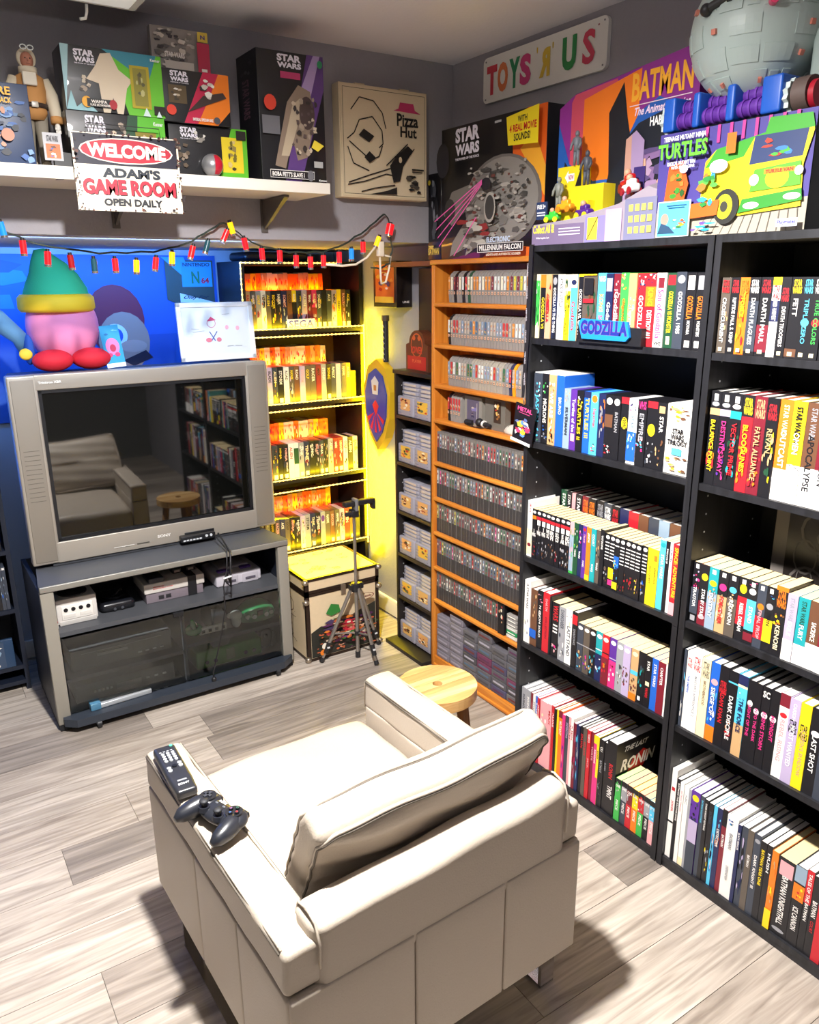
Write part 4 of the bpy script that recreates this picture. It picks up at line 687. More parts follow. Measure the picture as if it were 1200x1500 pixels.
# seat cushion
def fs_(p):
    x, y, z = p; u, v = x / .28, y / .34
    if z > 0: z += .020 * (1 - u * u) * (1 - v ** 4) + .0025 * math.sin(u * 6 + v * 4) + .0015 * math.sin(v * 15 + u * 3)
    return [x * (1 + .012 * (1 - v * v)), y + .008 * (1 - u * u) * (1 if y > 0 else 0), z]
b = MB(); b.rbox((W / 2, .475, .345), (W / 2 - AW - .003, .338, .078), .035, lea, n=20, k=4, fn=fs_); b.build('seat_cushion', ch)
hx_, hy_ = W / 2 - AW - .012, .33
pp = [(W / 2 - hx_, .475 + hy_ - .02, .405), (W / 2 - hx_ + .03, .475 + hy_ + .004, .402), (W / 2 + hx_ - .03, .475 + hy_ + .004, .402), (W / 2 + hx_, .475 + hy_ - .02, .405)]
MB().tube(pp, .003, lea, 6).build('piping', ch)
# loose back pillow, leaning on the frame
pil = bpy.data.objects.new('back_cushion_pivot', None)
bpy.data.objects.remove(pil)
PW, PH, PTK, PRR = .300, .175, .047, .024
M_ = Matrix.Translation((.420, .180, .585)) @ Matrix.Rotation(math.radians(28), 4, 'X') @ Matrix.Rotation(math.radians(-3.5), 4, 'Y')
def fpil(p):
    x, y, z = p; u, v = x / PW, z / PH
    e_ = max(0, 1 - u ** 4) * max(0, 1 - v ** 4)
    y *= .78 + .62 * e_
    z2 = z * (1 - .03 * u * u) - .012 * (1 - u * u) * (v > 0) ; x2 = x * (1 - .035 * (1 - v * v) * 0) * (1 - .02 * v * v)
    y += .0018 * math.sin(u * 8 + v * 5) + .002 * math.sin(u * 21 - v * 13) * max(0, abs(u) - .6) + .0025 * math.sin(v * 17 + u * 4)
    return list(M_ @ Vector((x2, y, z2)))
b = MB(); b.rbox((0, 0, 0), (PW, PTK, PH), PRR, lea, n=22, k=5, fn=fpil); b.build('back_cushion', ch)
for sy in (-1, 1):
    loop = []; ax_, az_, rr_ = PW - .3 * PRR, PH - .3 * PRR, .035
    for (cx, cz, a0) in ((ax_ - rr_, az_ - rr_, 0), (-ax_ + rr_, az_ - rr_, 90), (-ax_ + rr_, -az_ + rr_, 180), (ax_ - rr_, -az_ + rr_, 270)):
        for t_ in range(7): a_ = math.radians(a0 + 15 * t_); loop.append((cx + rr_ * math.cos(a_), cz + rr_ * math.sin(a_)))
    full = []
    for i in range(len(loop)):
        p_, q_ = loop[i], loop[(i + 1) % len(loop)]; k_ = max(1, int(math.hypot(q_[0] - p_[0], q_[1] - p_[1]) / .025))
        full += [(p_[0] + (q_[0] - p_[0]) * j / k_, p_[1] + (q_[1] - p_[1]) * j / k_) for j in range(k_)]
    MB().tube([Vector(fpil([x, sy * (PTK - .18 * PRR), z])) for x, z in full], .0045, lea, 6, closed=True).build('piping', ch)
    MB().tube([Vector(fpil([x * 1.004, sy * (PTK - .18 * PRR - .006 if sy > 0 else PTK + .0005), z * (1.01 if sy > 0 else .985)])) for x, z in full], .0026, mat('#5f574d', .7), 5, closed=True).build('shaded_seam', ch)  # shade of the crease beside the pillow piping, painted as a dark tube
chrome = mat('#d8d8dc', .12, metal=1)
for xx in (.045, W - .030):
    b = MB(); w_ = .022
    b.box(xx - w_, xx + w_, .055, .065, .004, ZB, chrome).box(xx - w_, xx + w_, D - .10, D - .09, .004, ZB, chrome).box(xx - w_, xx + w_, .055, D - .09, .0, .008, chrome)
    b.build('sled_leg', ch)
# ------------------------------------------------------------------ remote and game pad on the left arm
bkp = mat('#26272c', .35, spec=.6)
e = empty('remote_control', (.420, 1.682, ZA + .010), 'long black remote control with pale buttons on the chair arm', 'remote control', rz=-.03)
b = MB(); b.rbox((0, 0, .013), (.027, .105, .012), .008, bkp, n=4, k=3, fn=lambda p: [p[0] * (1 - .1 * (p[1] < -.05)), p[1], p[2]]); b.build('body', e)
lg = mat('#c8ccd0', .4)
for r_ in range(4):
    for c in range(3): MB().cyl((-.012 + c * .012, .062 - r_ * .011, .024), (-.012 + c * .012, .062 - r_ * .011, .0275), .0042, lg, 10).build('button', e)
for (x_, y_) in ((-.014, -.002), (-.014, -.014), (.014, .010), (.014, -.002)): MB().cyl((x_, y_, .024), (x_, y_, .0275), .005, lg, 10).build('button', e)
MB().cyl((0, .002, .024), (0, .002, .028), .006, mat('#111', .3), 12).build('button', e)
MB().cyl((.016, .094, .024), (.016, .094, .027), .004, mat('#5ad0a0', .3), 10).build('power_button', e)
f = FR((-.022, -.1, .0252), (1, 0, 0), (0, 1, 0), .044, .2); f.text('SONY', .2, .1, .8, .14, '#e0e0e0').rect(.25, .18, .75, .21, '#8a8c90')
for k in range(4): f.rect(.1 + k * .2, .86, .22 + k * .2, .875, '#b8bcc0')
f.build('print', e)
e = empty('game_controller', (.448, 1.462, ZA + .014), 'black dual-stick game controller on the chair arm beside the remote', 'game controller', rz=math.radians(-72))
b = MB()   # local: x to the right of the pad, y away from the player
gp = mat('#22242b', .32, spec=.6)
b.sph((0, .0, .018), (.062, .030, .017), gp, 28, 14)
for s_ in (-1, 1):
    b.sph((s_ * .045, .004, .020), (.033, .032, .018), gp, 24, 12)
    b.tube([(s_ * .050, .012, .018), (s_ * .055, -.010, .018), (s_ * .060, -.032, .015), (s_ * .063, -.054, .013), (s_ * .063, -.068, .011)], [.020, .0225, .021, .016, .007], gp, 16)
b.build('shell', e)
for s_ in (-1, 1):
    MB().cyl((s_ * .024, -.018, .026), (s_ * .024, -.018, .036), .0145, gp, 18, .012).build('stick_well', e)
    q = MB().cyl((s_ * .024, -.018, .034), (s_ * .024, -.018, .046), .006, gp, 12).sph((s_ * .024, -.018, .048), (.0105, .0105, .0045), mat('#1c1d22', .6), 18, 8).build('thumbstick', e)
MB().cyl((-.045, .008, .032), (-.045, .008, .0385), .019, mat('#1a1b20', .4), 20).build('button_plate', e); MB().cyl((.045, .008, .032), (.045, .008, .0385), .019, mat('#1a1b20', .4), 20).build('button_plate', e)
MB().box(-.056, -.034, .0045, .0115, .036, .043, mat('#33353c', .4), r=.001).box(-.0485, -.0415, -.003, .019, .036, .043, mat('#33353c', .4), r=.001).build('direction_pad', e)
for (dx, dy, c) in ((0, .010, '#4a8a70'), (0, -.010, '#5a7ab8'), (-.010, 0, '#b07ab0'), (.010, 0, '#c84a50')):
    o = MB().cyl((.045 + dx, .008 + dy, .037), (.045 + dx, .008 + dy, .0425), .0048, mat('#15161a', .3), 12).build('face_button', e)
    f = FR((.045 + dx - .003, .008 + dy - .003, .0427), (1, 0, 0), (0, 1, 0), .006, .006); f.ring(.5, .5, .42, .42, .3, c, 10); f.build('symbol', o)
for x_ in (-.012, .012): MB().box(x_ - .004, x_ + .004, .004, .009, .033, .0365, mat('#55585f', .4), r=.001).build('centre_button', e)
f = FR((-.012, .012, .0357), (1, 0, 0), (0, 1, 0), .024, .006); f.text('SONY', 0, 0, 1, 1, '#c8ccd0'); f.build('print', e)
for s_ in (-1, 1): MB().box(s_ * .045 - .014, s_ * .045 + .014, .026, .040, .010, .024, mat('#1a1b20', .4), r=.004).build('shoulder_button', e)
# ------------------------------------------------------------------ round wooden stool
e = empty('wooden_stool', (1.318, 1.862, 0), 'round light acacia stool with a hole in its top, behind the armchair', 'stool')
ringn = 40; r0, r1, z0, z1 = .0165, .128, .415, .452; tp = [wood('#b98546', '#e8c184', 'X', 1.1, .35), wood('#c79a5a', '#f0d4a0', 'X', 1.3, .35), wood('#9a6a38', '#d8ac6c', 'X', 1.2, .35)]
bands = [-.128, -.088, -.045, -.0175, .0175, .05, .092, .128]
def slat(y0_, y1_, m):   # one glued board of the round top
    b = MB(); n_ = 14; top = []
    def xr(yv): return math.sqrt(max(0, r1 * r1 - yv * yv))
    def xi(yv): return math.sqrt(max(0, r0 * r0 - yv * yv))
    ysn = [y0_ + (y1_ - y0_) * i / n_ for i in range(n_ + 1)]
    sides = [(lambda v: -xr(v), lambda v: xr(v))] if (abs(y0_) >= r0 and abs(y1_) >= r0 and y0_ * y1_ > 0) else [(lambda v: -xr(v), lambda v: -xi(v)), (lambda v: xi(v), lambda v: xr(v))]
    for fa_, fb_ in sides:
        out_ = [(fa_(v), v) for v in ysn] + [(fb_(v), v) for v in reversed(ysn)]
        pts = []
        for p in out_:
            if not pts or (abs(p[0] - pts[-1][0]) + abs(p[1] - pts[-1][1])) > 1e-5: pts.append(p)
        b.prism(pts, 'z', z0, z1, m)
    return b
for i in range(7): slat(bands[i] + .0004, bands[i + 1] - .0004, tp[i % 3]).build('top_board', e)
for k in range(3):
    a = math.radians(-35 + 120 * k); MB().tube([(.075 * math.cos(a), .075 * math.sin(a), z0), (.125 * math.cos(a), .125 * math.sin(a), .004), (.1252 * math.cos(a), .1252 * math.sin(a), 0)], [.021, .015, .015], wood('#7a5230', '#a87848', 'Z', 1.2, .4), 12).build('leg', e)
# ------------------------------------------------------------------ television
TVY = 3.235; silver = mat('#a59d92', .38, metal=.35, bump=.1, scale=500); silv2 = mat('#857d72', .5, metal=.2, bump=.3, scale=700); tb = mat('#23262c', .45)
e = empty('television', (.862, TVY, .630), 'large silver tube television with dark glass screen, on the grey stand', 'television', rz=-.010)
X0, X1, ZH = -.512, .512, .742
sx0, sx1, sz0, sz1 = -.408, .410, .085, .684
b = MB(); b.box(X0, sx0, 0, .06, 0, ZH, silver, r=.008).box(sx1, X1, 0, .06, 0, ZH, silver, r=.008).box(sx0 - .01, sx1 + .01, 0, .06, 0, sz0, silver, r=.004).box(sx0 - .01, sx1 + .01, 0, .06, sz1, ZH, silver, r=.004); b.build('bezel', e)
for a, c in ((X0 + .012, sx0 - .012), (sx1 + .012, X1 - .012)):
    q = MB(); q.box(a, c, -.003, .001, .012, ZH - .015, silv2, r=.002)
    for k in range(12): q.box(a + .012, c - .012, -.0036, -.003, .26 + k * .018, .262 + k * .018, mat('#5c564e', .7))
    q.build('speaker_grille', e)
b = MB(); n_ = 16; vs = []
for i in range(n_ + 1):
    for j in range(n_ + 1):
        u, v = i / n_ * 2 - 1, j / n_ * 2 - 1
        vs.append(((sx0 + sx1) / 2 + u * (sx1 - sx0) / 2, .016 , (sz0 + sz1) / 2 + v * (sz1 - sz0) / 2))
b.add(vs, [(i * (n_ + 1) + j, (i + 1) * (n_ + 1) + j, (i + 1) * (n_ + 1) + j + 1, i * (n_ + 1) + j + 1) for i in range(n_) for j in range(n_)], mat('#0a0b0a', .03, spec=1.0, coat=1.0), True); b.build('screen_glass', e)
b = MB(); t_ = .012
for (a, c, d_, g_) in ((sx0 - .004, sx0 + t_, sz0 - .004, sz1 + .004), (sx1 - t_, sx1 + .004, sz0 - .004, sz1 + .004), (sx0, sx1, sz0 - .004, sz0 + t_), (sx0, sx1, sz1 - t_, sz1 + .004)): b.box(a, c, .0045, .015, d_, g_, mat('#15161a', .4))
b.build('screen_surround', e)
q = [(X0 + .005, .06, .0), (X1 - .005, .06, .0), (X1 - .005, .06, ZH - .004), (X0 + .005, .06, ZH - .004), (-.33, .52, .03), (.33, .52, .03), (.33, .52, ZH - .10), (-.33, .52, ZH - .10), (X0 + .03, .2, .0), (X1 - .03, .2, .0), (X1 - .03, .2, ZH - .005), (X0 + .03, .2, ZH - .005)]
MB().add(q, [(0, 1, 2, 3)[::-1], (0, 1, 9, 8), (1, 2, 10, 9), (2, 3, 11, 10), (3, 0, 8, 11), (8, 9, 5, 4), (9, 10, 6, 5), (10, 11, 7, 6), (11, 8, 4, 7), (4, 5, 6, 7)], tb).build('rear_housing', e)
f = FR((X0, -.0005, 0), (1, 0, 0), (0, 0, 1), X1 - X0, ZH); f.k = 14
f.text('SONY', .475, .045, .53, .062, '#f0ece6').text('Trinitron XBR', .105, .955, .185, .968, '#e8e4dc').rect(.30, .03, .38, .034, '#d8d4cc').rect(.39, .03, .44, .034, '#3a3630'); f.build('lettering', e)
MB().box(.09, .22, -.004, .004, .012, .034, mat('#1a1b1e', .3), r=.002).build('control_flap', e)
MB().box(-.44, .44, .01, .07, -.0155, .0, mat('#3a3c42', .45), r=.004).build('pedestal', e)
# ------------------------------------------------------------------ television stand
SX0, SX1, SY, SZ = .335, 1.345, 3.045, .590; gpan = mat('#8f8a80', .45, metal=.1, bump=.2, scale=400); sdk = mat('#4b4d52', .5, bump=.2, scale=300); sbl = mat('#1c2230', .5)
e = empty('television_stand', ((SX0 + SX1) / 2, SY, 0), 'grey television stand with smoked glass doors and silver side posts', 'television stand'); h = (SX1 - SX0) / 2; dp = .50
MB().prism([(-h, .0), (h, .0), (h + .0, .02), (h - .06, dp), (-h + .06, dp), (-h, .02)], 'z', SZ - .004, SZ + .024, sdk).build('top_board', e)
MB().box(-h, h, -.006, .004, SZ - .002, SZ + .022, mat('#8a8780', .4, metal=.3), r=.004).build('top_edge', e)
for s_ in (-1, 1):
    a = -h if s_ < 0 else h - .048
    MB().box(a, a + .048, .0, .03, .03, SZ - .004, gpan, r=.003).build('side_post', e)
    a2 = -h if s_ < 0 else h - .018
    MB().box(a2, a2 + .018, .03, dp - .03, .03, SZ - .004, sbl).build('side_panel', e)
    MB().box(a + .004, a + .044, .005, dp - .05, .0, .03, mat('#15161a', .6)).build('foot', e)
MB().box(-h + .018, h - .018, dp - .04, dp - .03, .03, SZ - .004, mat('#3c3e42', .7)).build('back_panel', e)
MB().box(-h + .018, h - .018, .02, dp - .04, .388, .406, sdk).build('shelf', e)
MB().box(.02, h - .018, .03, dp - .04, .205, .222, sdk).build('shelf', e)
MB().box(-h + .018, .02, .03, dp - .04, .185, .200, sdk).build('shelf', e)
MB().box(.012, .030, .03, dp - .04, .06, .388, sdk).build('divider', e)
MB().prism([(-h + .018, .30), (-h + .018, -.02), (-h + .06, -.055), (h - .07, -.055), (h - .012, -.01), (h - .018, .30)], 'z', .030, .062, mat('#2d333d', .45)).build('base_tray', e)
gm = bpy.data.materials.new('smoked_glass'); gm.use_nodes = True; nt = gm.node_tree; nt.nodes.remove(nt.nodes['Principled BSDF'])
tr = nt.nodes.new('ShaderNodeBsdfTransparent'); tr.inputs[0].default_value = (.88, .92, .92, 1); gl = nt.nodes.new('ShaderNodeBsdfGlossy'); gl.inputs['Roughness'].default_value = .09; fz = nt.nodes.new('ShaderNodeFresnel'); fz.inputs[0].default_value = 1.6; mx = nt.nodes.new('ShaderNodeMixShader')
nt.links.new(fz.outputs[0], mx.inputs[0]); nt.links.new(tr.outputs[0], mx.inputs[1]); nt.links.new(gl.outputs[0], mx.inputs[2]); nt.links.new(mx.outputs[0], nt.nodes['Material Output'].inputs[0])
for a, c in ((-h + .052, .008), (.014, h - .052)):
    d = MB().box(a, c, .004, .009, .066, .384, gm).build('glass_door', e)
MB().box(-.02, .02, -.002, .012, .372, .388, mat('#17181c', .4)).build('door_catch', e)
for x_, y_ in ((-h + .14, -.045), (h - .10, -.045)):
    q = MB().cyl((x_ - .008, y_, .017), (x_ + .008, y_, .017), .017, mat('#1a1b1e', .5), 14); q.box(x_ - .01, x_ + .01, y_ - .006, y_ + .01, .017, .03, mat('#55585e', .3, metal=.6)); q.build('caster', e)
# consoles on and in the stand
def L3(px, py, Y): v = on('y', Y, px, py); return v
e = empty('white_cube_console', (.470, 3.13, .4065), 'silver-white cube console with four round controller ports', 'console', rz=.0)
MB().box(-.076, .076, 0, .15, .006, .108, mat('#cfcbc6', .4), r=.005).build('body', e)
MB().box(-.07, .07, -.003, .005, .0, .02, mat('#b8b4b0', .4), r=.003).build('base', e)
MB().box(-.058, .058, -.003, .002, .022, .082, mat('#e4e0da', .4), r=.004).build('port_plate', e)
for i in range(4): MB().cyl((-.042 + i * .028, -.005, .064), (-.042 + i * .028, .001, .064), .0082, mat('#15151a', .3), 14).build('controller_port', e)
for x_ in (-.03, .03): MB().box(x_ - .022, x_ + .022, -.0045, -.002, .03, .046, mat('#d4d0ca', .4), r=.001).build('memory_slot', e)
MB().cyl((0, .07, .108), (0, .07, .113), .055, mat('#2a2a30', .3), 24).build('lid', e)
e = empty('black_rounded_console', (.632, 3.15, .4065), 'low black rounded console with cables beside the cube console', 'console')
MB().rbox((0, .09, .022), (.07, .085, .021), .02, mat('#15161c', .25, spec=.6), n=3, k=4).build('body', e); MB().cyl((0, .09, .043), (0, .09, .05), .048, mat('#1f2028', .2), 24).build('lid', e)
for x_ in (-.03, .0): MB().cyl((x_ + .015, .003, .014), (x_ + .015, .007, .014), .006, mat('#44464c', .3), 10).build('controller_port', e)
b = MB().tube([(-.01, .06, .05), (.0, .02, .075), (.02, .03, .09), (.03, .06, .07), (.01, .09, .06)], .003, cdk, 6).build('cable', e)
e = empty('front_loading_console', (.868, 3.155, .4065), 'boxy light-grey and dark-grey front-loading console with black stripe', 'console')
lgc = mat('#cfc9c2', .45); dgc = mat('#7a7078', .45)
MB().box(-.128, .128, 0, .18, .045, .088, lgc, r=.003).build('upper_case', e); MB().prism([(.0, .045), (.0, .02), (.02, .0), (.18, .0), (.18, .045)], 'x', -.124, .124, dgc).build('lower_case', e) if False else MB().box(-.122, .122, .006, .18, .0, .045, dgc, r=.003).build('lower_case', e)
MB().box(.055, .092, -.0015, .181, .002, .0895, mat('#16161a', .5)).build('black_stripe', e)
f = FR((-.128, -.0006, 0), (1, 0, 0), (0, 0, 1), .256, .088); f.text('Nintendo', .14, .78, .32, .84, '#c8202a').text('ENTERTAINMENT SYSTEM', .14, .69, .46, .735, '#c8202a'); f.build('lettering', e)
for x_ in (-.06, -.03): MB().box(x_ - .011, x_ + .011, .003, .008, .012, .028, mat('#2a282c', .4), r=.001).build('button', e)
MB().rbox((-.075, .05, .099), (.032, .05, .011), .005, mat('#33343a', .4)).build('handheld_on_top', None, e.location); o = bpy.data.objects[-1] if False else None
for o in list(COL.objects):
    if o.name.startswith('handheld_on_top'): o.name = 'game_pad'; tag(o, 'dark flat game pad lying on the front-loading console', 'game controller')
for k in range(2): tag(MB().box(-.02, .02, 0, .05, 0, .02, mat('#28282c', .4), r=.003).box(-.012, .012, -.0006, .0005, .004, .014, mat('#c8b8b0', .5)).build('small_cartridge', None, (.90 + .06 * k, 3.22, .4955)), 'black small cartridge with pale label, %s of two on the console' % ('left', 'right')[k], 'game cartridge', 'small cartridges on the console')
e = empty('grey_purple_console', (1.158, 3.17, .4065), 'light-grey console with purple buttons at the right of the shelf', 'console')
MB().box(-.105, .105, 0, .2, .0, .055, mat('#c4bfc8', .45), r=.008).box(-.075, -.005, -.003, .03, .0, .045, mat('#b4afb8', .45), r=.004).box(.015, .09, -.003, .03, .0, .045, mat('#b4afb8', .45), r=.004).build('body', e)
MB().box(-.07, .07, .06, .17, .054, .068, mat('#a8a4b0', .45), r=.006).build('cartridge_hatch', e)
for x_ in (-.06, .045): MB().box(x_ - .025, x_ + .025, .03, .055, .054, .064, mat('#5a3a9a', .4), r=.003).build('purple_switch', e)
for x_ in (-.04, .052): MB().box(x_ - .024, x_ + .024, -.006, -.002, .014, .026, mat('#55505c', .4), r=.002).build('controller_port', e)
# lower right compartment
e = empty('dark_four_port_console', (1.005, 3.12, .2225), 'charcoal curved console with four ports behind the right glass door', 'console')
b = MB(); b.prism([(-.11, 0), (.11, 0), (.10, .05), (.03, .095), (-.03, .095), (-.10, .05)], 'y', .012, .16, mat('#3a3d42', .4)) ; b.build('body', e)
MB().box(-.062, .062, .0, .014, .004, .036, mat('#d4d2ce', .4), r=.003).build('port_plate', e)
for i in range(4): MB().box(-.051 + i * .03, -.037 + i * .03, -.002, .001, .012, .026, mat('#222', .4), r=.002).build('controller_port', e)
for x_ in (-.08, .08): MB().cyl((x_, .004, .06), (x_, .013, .06), .011, mat('#d0ccc8', .3), 12).build('round_button', e)
grn = mat('#1f8a4c', .15, spec=.6)
e = empty('green_clear_console', (1.23, 3.13, .2225), 'translucent green console with round white ports behind the glass door', 'console')
MB().sph((0, .07, .0), (.10, .075, .085), grn, 24, 12, lambda p: (p[0], p[1], max(0, p[2]))).build('body', e)
for x_ in (-.055, -.028, .03, .057): MB().cyl((x_, -.004 if abs(x_) < .04 else .008, .026), (x_, .03, .026), .0105, mat('#b8d0c0', .3), 12).build('controller_port', e)
MB().box(-.014, .012, -.009, .0, .03, .052, mat('#17302a', .4), r=.002).build('badge', e)
e = empty('green_pad', (.925, 3.11, .2225), 'translucent green game pad beside the charcoal console', 'game controller'); MB().sph((0, .03, .03), (.04, .03, .028), grn, 16, 10).tube([(0, .02, .04), (-.01, -.0, .07), (-.015, -.002, .09)], [.016, .012, .006], grn, 10).build('body', e)
MB().sph((0.01, .01, .052), .006, cdk, 10, 6).build('stick', e)
e = empty('white_controller', (1.115, 3.11, .2225), 'white rounded controller between the two consoles', 'game controller'); MB().sph((0, .02, .055), (.03, .028, .022), mat('#d8dcd8', .3), 16, 10).sph((0, .02, .03), (.022, .025, .032), mat('#d8dcd8', .3), 12, 8).build('body', e)
e = empty('green_box_console', (1.075, 3.12, .0625), 'wide translucent green console in the lowest compartment', 'console')
MB().box(-.155, .15, 0, .2, .0, .085, mat('#4a8a28', .3), r=.01).build('body', e); MB().box(-.02, .02, -.004, .002, .02, .07, mat('#8a9a70', .4), r=.003).build('centre_badge', e)
for x_ in (-.11, -.07, .07, .11): MB().cyl((x_, -.003, .03), (x_, .003, .03), .009, mat('#1a2a14', .4), 12).build('controller_port', e)
e = empty('black_controller', (1.26, 3.12, .0625), 'black game controller standing at the far right of the lowest compartment', 'game controller'); MB().sph((0, .03, .06), (.035, .02, .05), cdk, 16, 10).sph((.03, .03, .05), (.02, .02, .04), cdk, 12, 8).build('shell', e); MB().sph((-.01, .008, .08), .009, mat('#44464c', .4), 10, 6).build('thumbstick', e)
# left compartment: video recorder, disc player, slim console
e = empty('video_recorder', (.62, 3.12, .2005), 'black video recorder with grey display window behind the left glass door', 'video recorder')
MB().box(-.20, .20, 0, .28, .004, .09, mat('#5e6064', .4), r=.003).build('case', e); MB().box(-.10, .02, -.003, .001, .05, .062, mat('#8a8c8e', .3)).build('display_window', e); MB().box(-.16, .16, -.0015, .001, .072, .074, mat('#9a9c9e', .3)).build('tape_flap_edge', e)
for k in range(4): MB().box(.06 + k * .03, .075 + k * .03, -.003, .001, .02, .026, mat('#b8bcc0', .3)).build('button', e)
e = empty('disc_player', (.62, 3.12, .0635), 'dark disc player with row of small buttons below the video recorder', 'disc player')
MB().box(-.20, .20, 0, .26, .0, .075, mat('#54565a', .4), r=.003).build('case', e); MB().box(-.04, .06, -.003, .001, .02, .045, mat('#8a8c8a', .3)).build('display_window', e)
for k in range(5): MB().box(-.13 + k * .016, -.121 + k * .016, -.003, .001, .03, .04, mat('#d0d0d0', .3)).build('button', e)
for k in range(3): MB().box(.08 + k * .035, .095 + k * .035, -.003, .001, .032, .04, mat('#d8d8d8', .3)).build('button', e)
e = empty('slim_silver_console', (.58, 3.035, .0625), 'thin silver console with blue end lying on the front tray', 'console', rz=.05)
MB().box(-.10, .12, 0, .03, .0, .02, mat('#b8bcc0', .3, metal=.4), r=.004).build('body', e); MB().box(-.125, -.085, -.004, .034, .0, .03, mat('#4a7a98', .3), r=.003).build('blue_end', e)
# hanging game cable with plug hub on the television's front
e = empty('game_cable', (1.025, 3.01, .60), 'black bundled cables hanging from a small switch box down to the floor tray', 'cable')
MB().tube([(.03, .14, .06), (.03, .0, .03), (.02, -.012, -.05), (.0, -.012, -.12), (.0, -.012, -.22), (-.03, -.012, -.35), (-.075, -.012, -.50), (-.075, -.014, -.525)], .0028, cdk, 6).build('lead', e)
MB().tube([(.05, .15, .06), (.045, .0, .02), (.035, -.014, -.06), (.03, -.014, -.13), (.01, -.016, -.10), (.015, -.016, -.06), (.03, -.014, -.11)], .004, cdk, 6).build('bundle', e)
MB().tube([(.0, -.018, -.085), (.035, -.02, -.08)], .004, mat('#f0f0f0', .4), 6).build('white_tie', e)
MB().sph((-.075, -.016, -.527), .011, cdk, 12, 8).build('plug', e)
e = empty('switch_box', (.985, 3.205, .632), 'small black selector box with silver buttons on the television bezel', 'switch box')
MB().box(-.06, .09, -.01, .024, .0, .026, mat('#17181c', .35), r=.003).build('body', e)
for k in range(6): MB().box(-.052 + k * .014, -.042 + k * .014, -.012, -.009, .006, .012, mat('#c8ccd0', .3)).build('button', e)
for k in range(2): MB().cyl((.05 + k * .02, -.012, .016), (.05 + k * .02, -.008, .016), .006, mat('#c8ccd0', .3), 10).build('dial', e)
e = empty('tiny_red_figure', (.385, 3.12, .4065), 'tiny red and white figurine left of the cube console', 'figurine'); MB().cyl((0, 0, 0), (0, 0, .016), .009, mat('#e8e0d8', .4), 10).sph((0, 0, .024), .009, mat('#c03a3a', .4), 10, 8).build('body', e)
# games at the far left
e = empty('bookcase', (.05, 3.50, 0), 'dark navy bookcase at the left edge beside the television stand', 'bookcase')
for a, c in ((-.35, -.332), (.232, .25)): MB().box(a, c, 0, .28, 0, 1.2, mat('#151c2c', .5)).build('side_panel', e)
for z in (.03, .10, .36, .62, 1.18): MB().box(-.332, .232, 0, .28, z, z + .018, mat('#151c2c', .5)).build('shelf', e)
MB().box(-.332, .232, .27, .28, .03, 1.18, mat('#10141e', .5)).build('back_panel', e)
rl = random.Random(4)
for z, n_, hh, w_ in ((.378, 16, 190, "left navy bookcase's lower shelf"), (.638, 14, 190, "left navy bookcase's upper shelf")):
    rows = [(rl.choice('NKLBN'), 15, hh, [('r', .02, .07, 'W', .15, .85), ('g', .2, .8, rl.choice(['ZLW', 'BZL', 'SWL']), 5)]) for _ in range(n_)]
    bookrow(rows, .03, .27, z, 3.505, .13, 'game case', w_, 'game cases in the navy bookcase', axis='y')
e = empty('game_case_flat', (.17, 3.50, .1185), 'blue-spined game case with red picture facing out, lowest shelf at left', 'game case'); MB().box(-.075, .085, 0, .016, 0, .13, mat('#28405e', .35), r=.002).build('case', e)
f = FR((-.075, -.0006, 0), (1, 0, 0), (0, 0, 1), .13, .125); f.rect(.05, .05, .95, .95, '#3a4a62').art(.05, .05, .95, .95, ['#b82a30', '#e0d8d0', '#7a2028', '#8aa0b8'], 10); f.build('cover_print', e)
# ------------------------------------------------------------------ on top of the television
MBX = lambda *a, **k: MB().box(*a, **k)
pk = mat('#f08ab0', .8, bump=.4, scale=300); grp = mat('#2fae80', .8, bump=.4, scale=300); rdp = mat('#c81428', .75, bump=.4, scale=300)
e = empty('round_plush_cushion', (.605, 3.44, 1.372), 'round pink plush ball wearing a green pointed cap with yellow band', 'plush toy')
def sq(p): return (p[0], p[1], p[2] * (.95 if p[2] < 0 else 1))
MB().sph((0, 0, .165), (.135, .125, .150), pk, 32, 20).build('body', e)
b = MB(); b.tube([(-.01, 0, .245), (-.012, 0, .30), (-.02, 0, .345), (-.03, .0, .385), (-.045, .0, .425), (-.05, .0, .455)], [.128, .120, .100, .072, .042, .02], grp, 24); b.build('cap', e)
b = MB(); b.tube([(-.012, -.0, .222), (-.012, .0, .235), (-.012, 0, .275), (-.012, 0, .288)], [.132, .142, .140, .128], mat('#f0c020', .7, bump=.3, scale=200), 28); b.build('cap_band', e)
for k, (x_, y_) in enumerate(((-.07, -.10), (.075, -.09))):
    q = MB().sph((0, 0, .042), (.075, .055, .042), rdp, 22, 14).build('round_cushion', None, (.605 + x_, 3.44 + y_ - .01, 1.3725)); tag(q, 'small oval red plush cushion, %s of the two before the pink ball' % ('left', 'right')[k], 'cushion', 'red cushions on the television')
e = empty('plush_blue_bar', (.385, 3.38, 1.372), 'soft pale-blue plush bar with dark-blue and yellow mitt at the left edge', 'plush toy')
MB().tube([(.07, 0, .06), (.05, 0, .13), (-.02, 0, .20), (-.10, 0, .27)], [.02, .030, .040, .032], mat('#5a86a8', .8, bump=.3, scale=200), 14).build('bar', e)
MB().sph((.075, -.01, .085), (.022, .03, .058), mat('#1f4fa8', .8), 14, 10).build('mitt', e); MB().sph((.06, -.035, .07), (.024, .012, .022), mat('#f0c83a', .7), 14, 10).build('tab', e)
e = empty('picture_card', (.768, 3.315, 1.376), 'small light-blue card with pink blob picture leaning by the plush ball', 'card', rz=.05)
o = MB().box(-.037, .037, 0, .003, 0, .165, mat('#2a9ac8', .4)).build('card', e, rot=(-.16, -.07, 0))
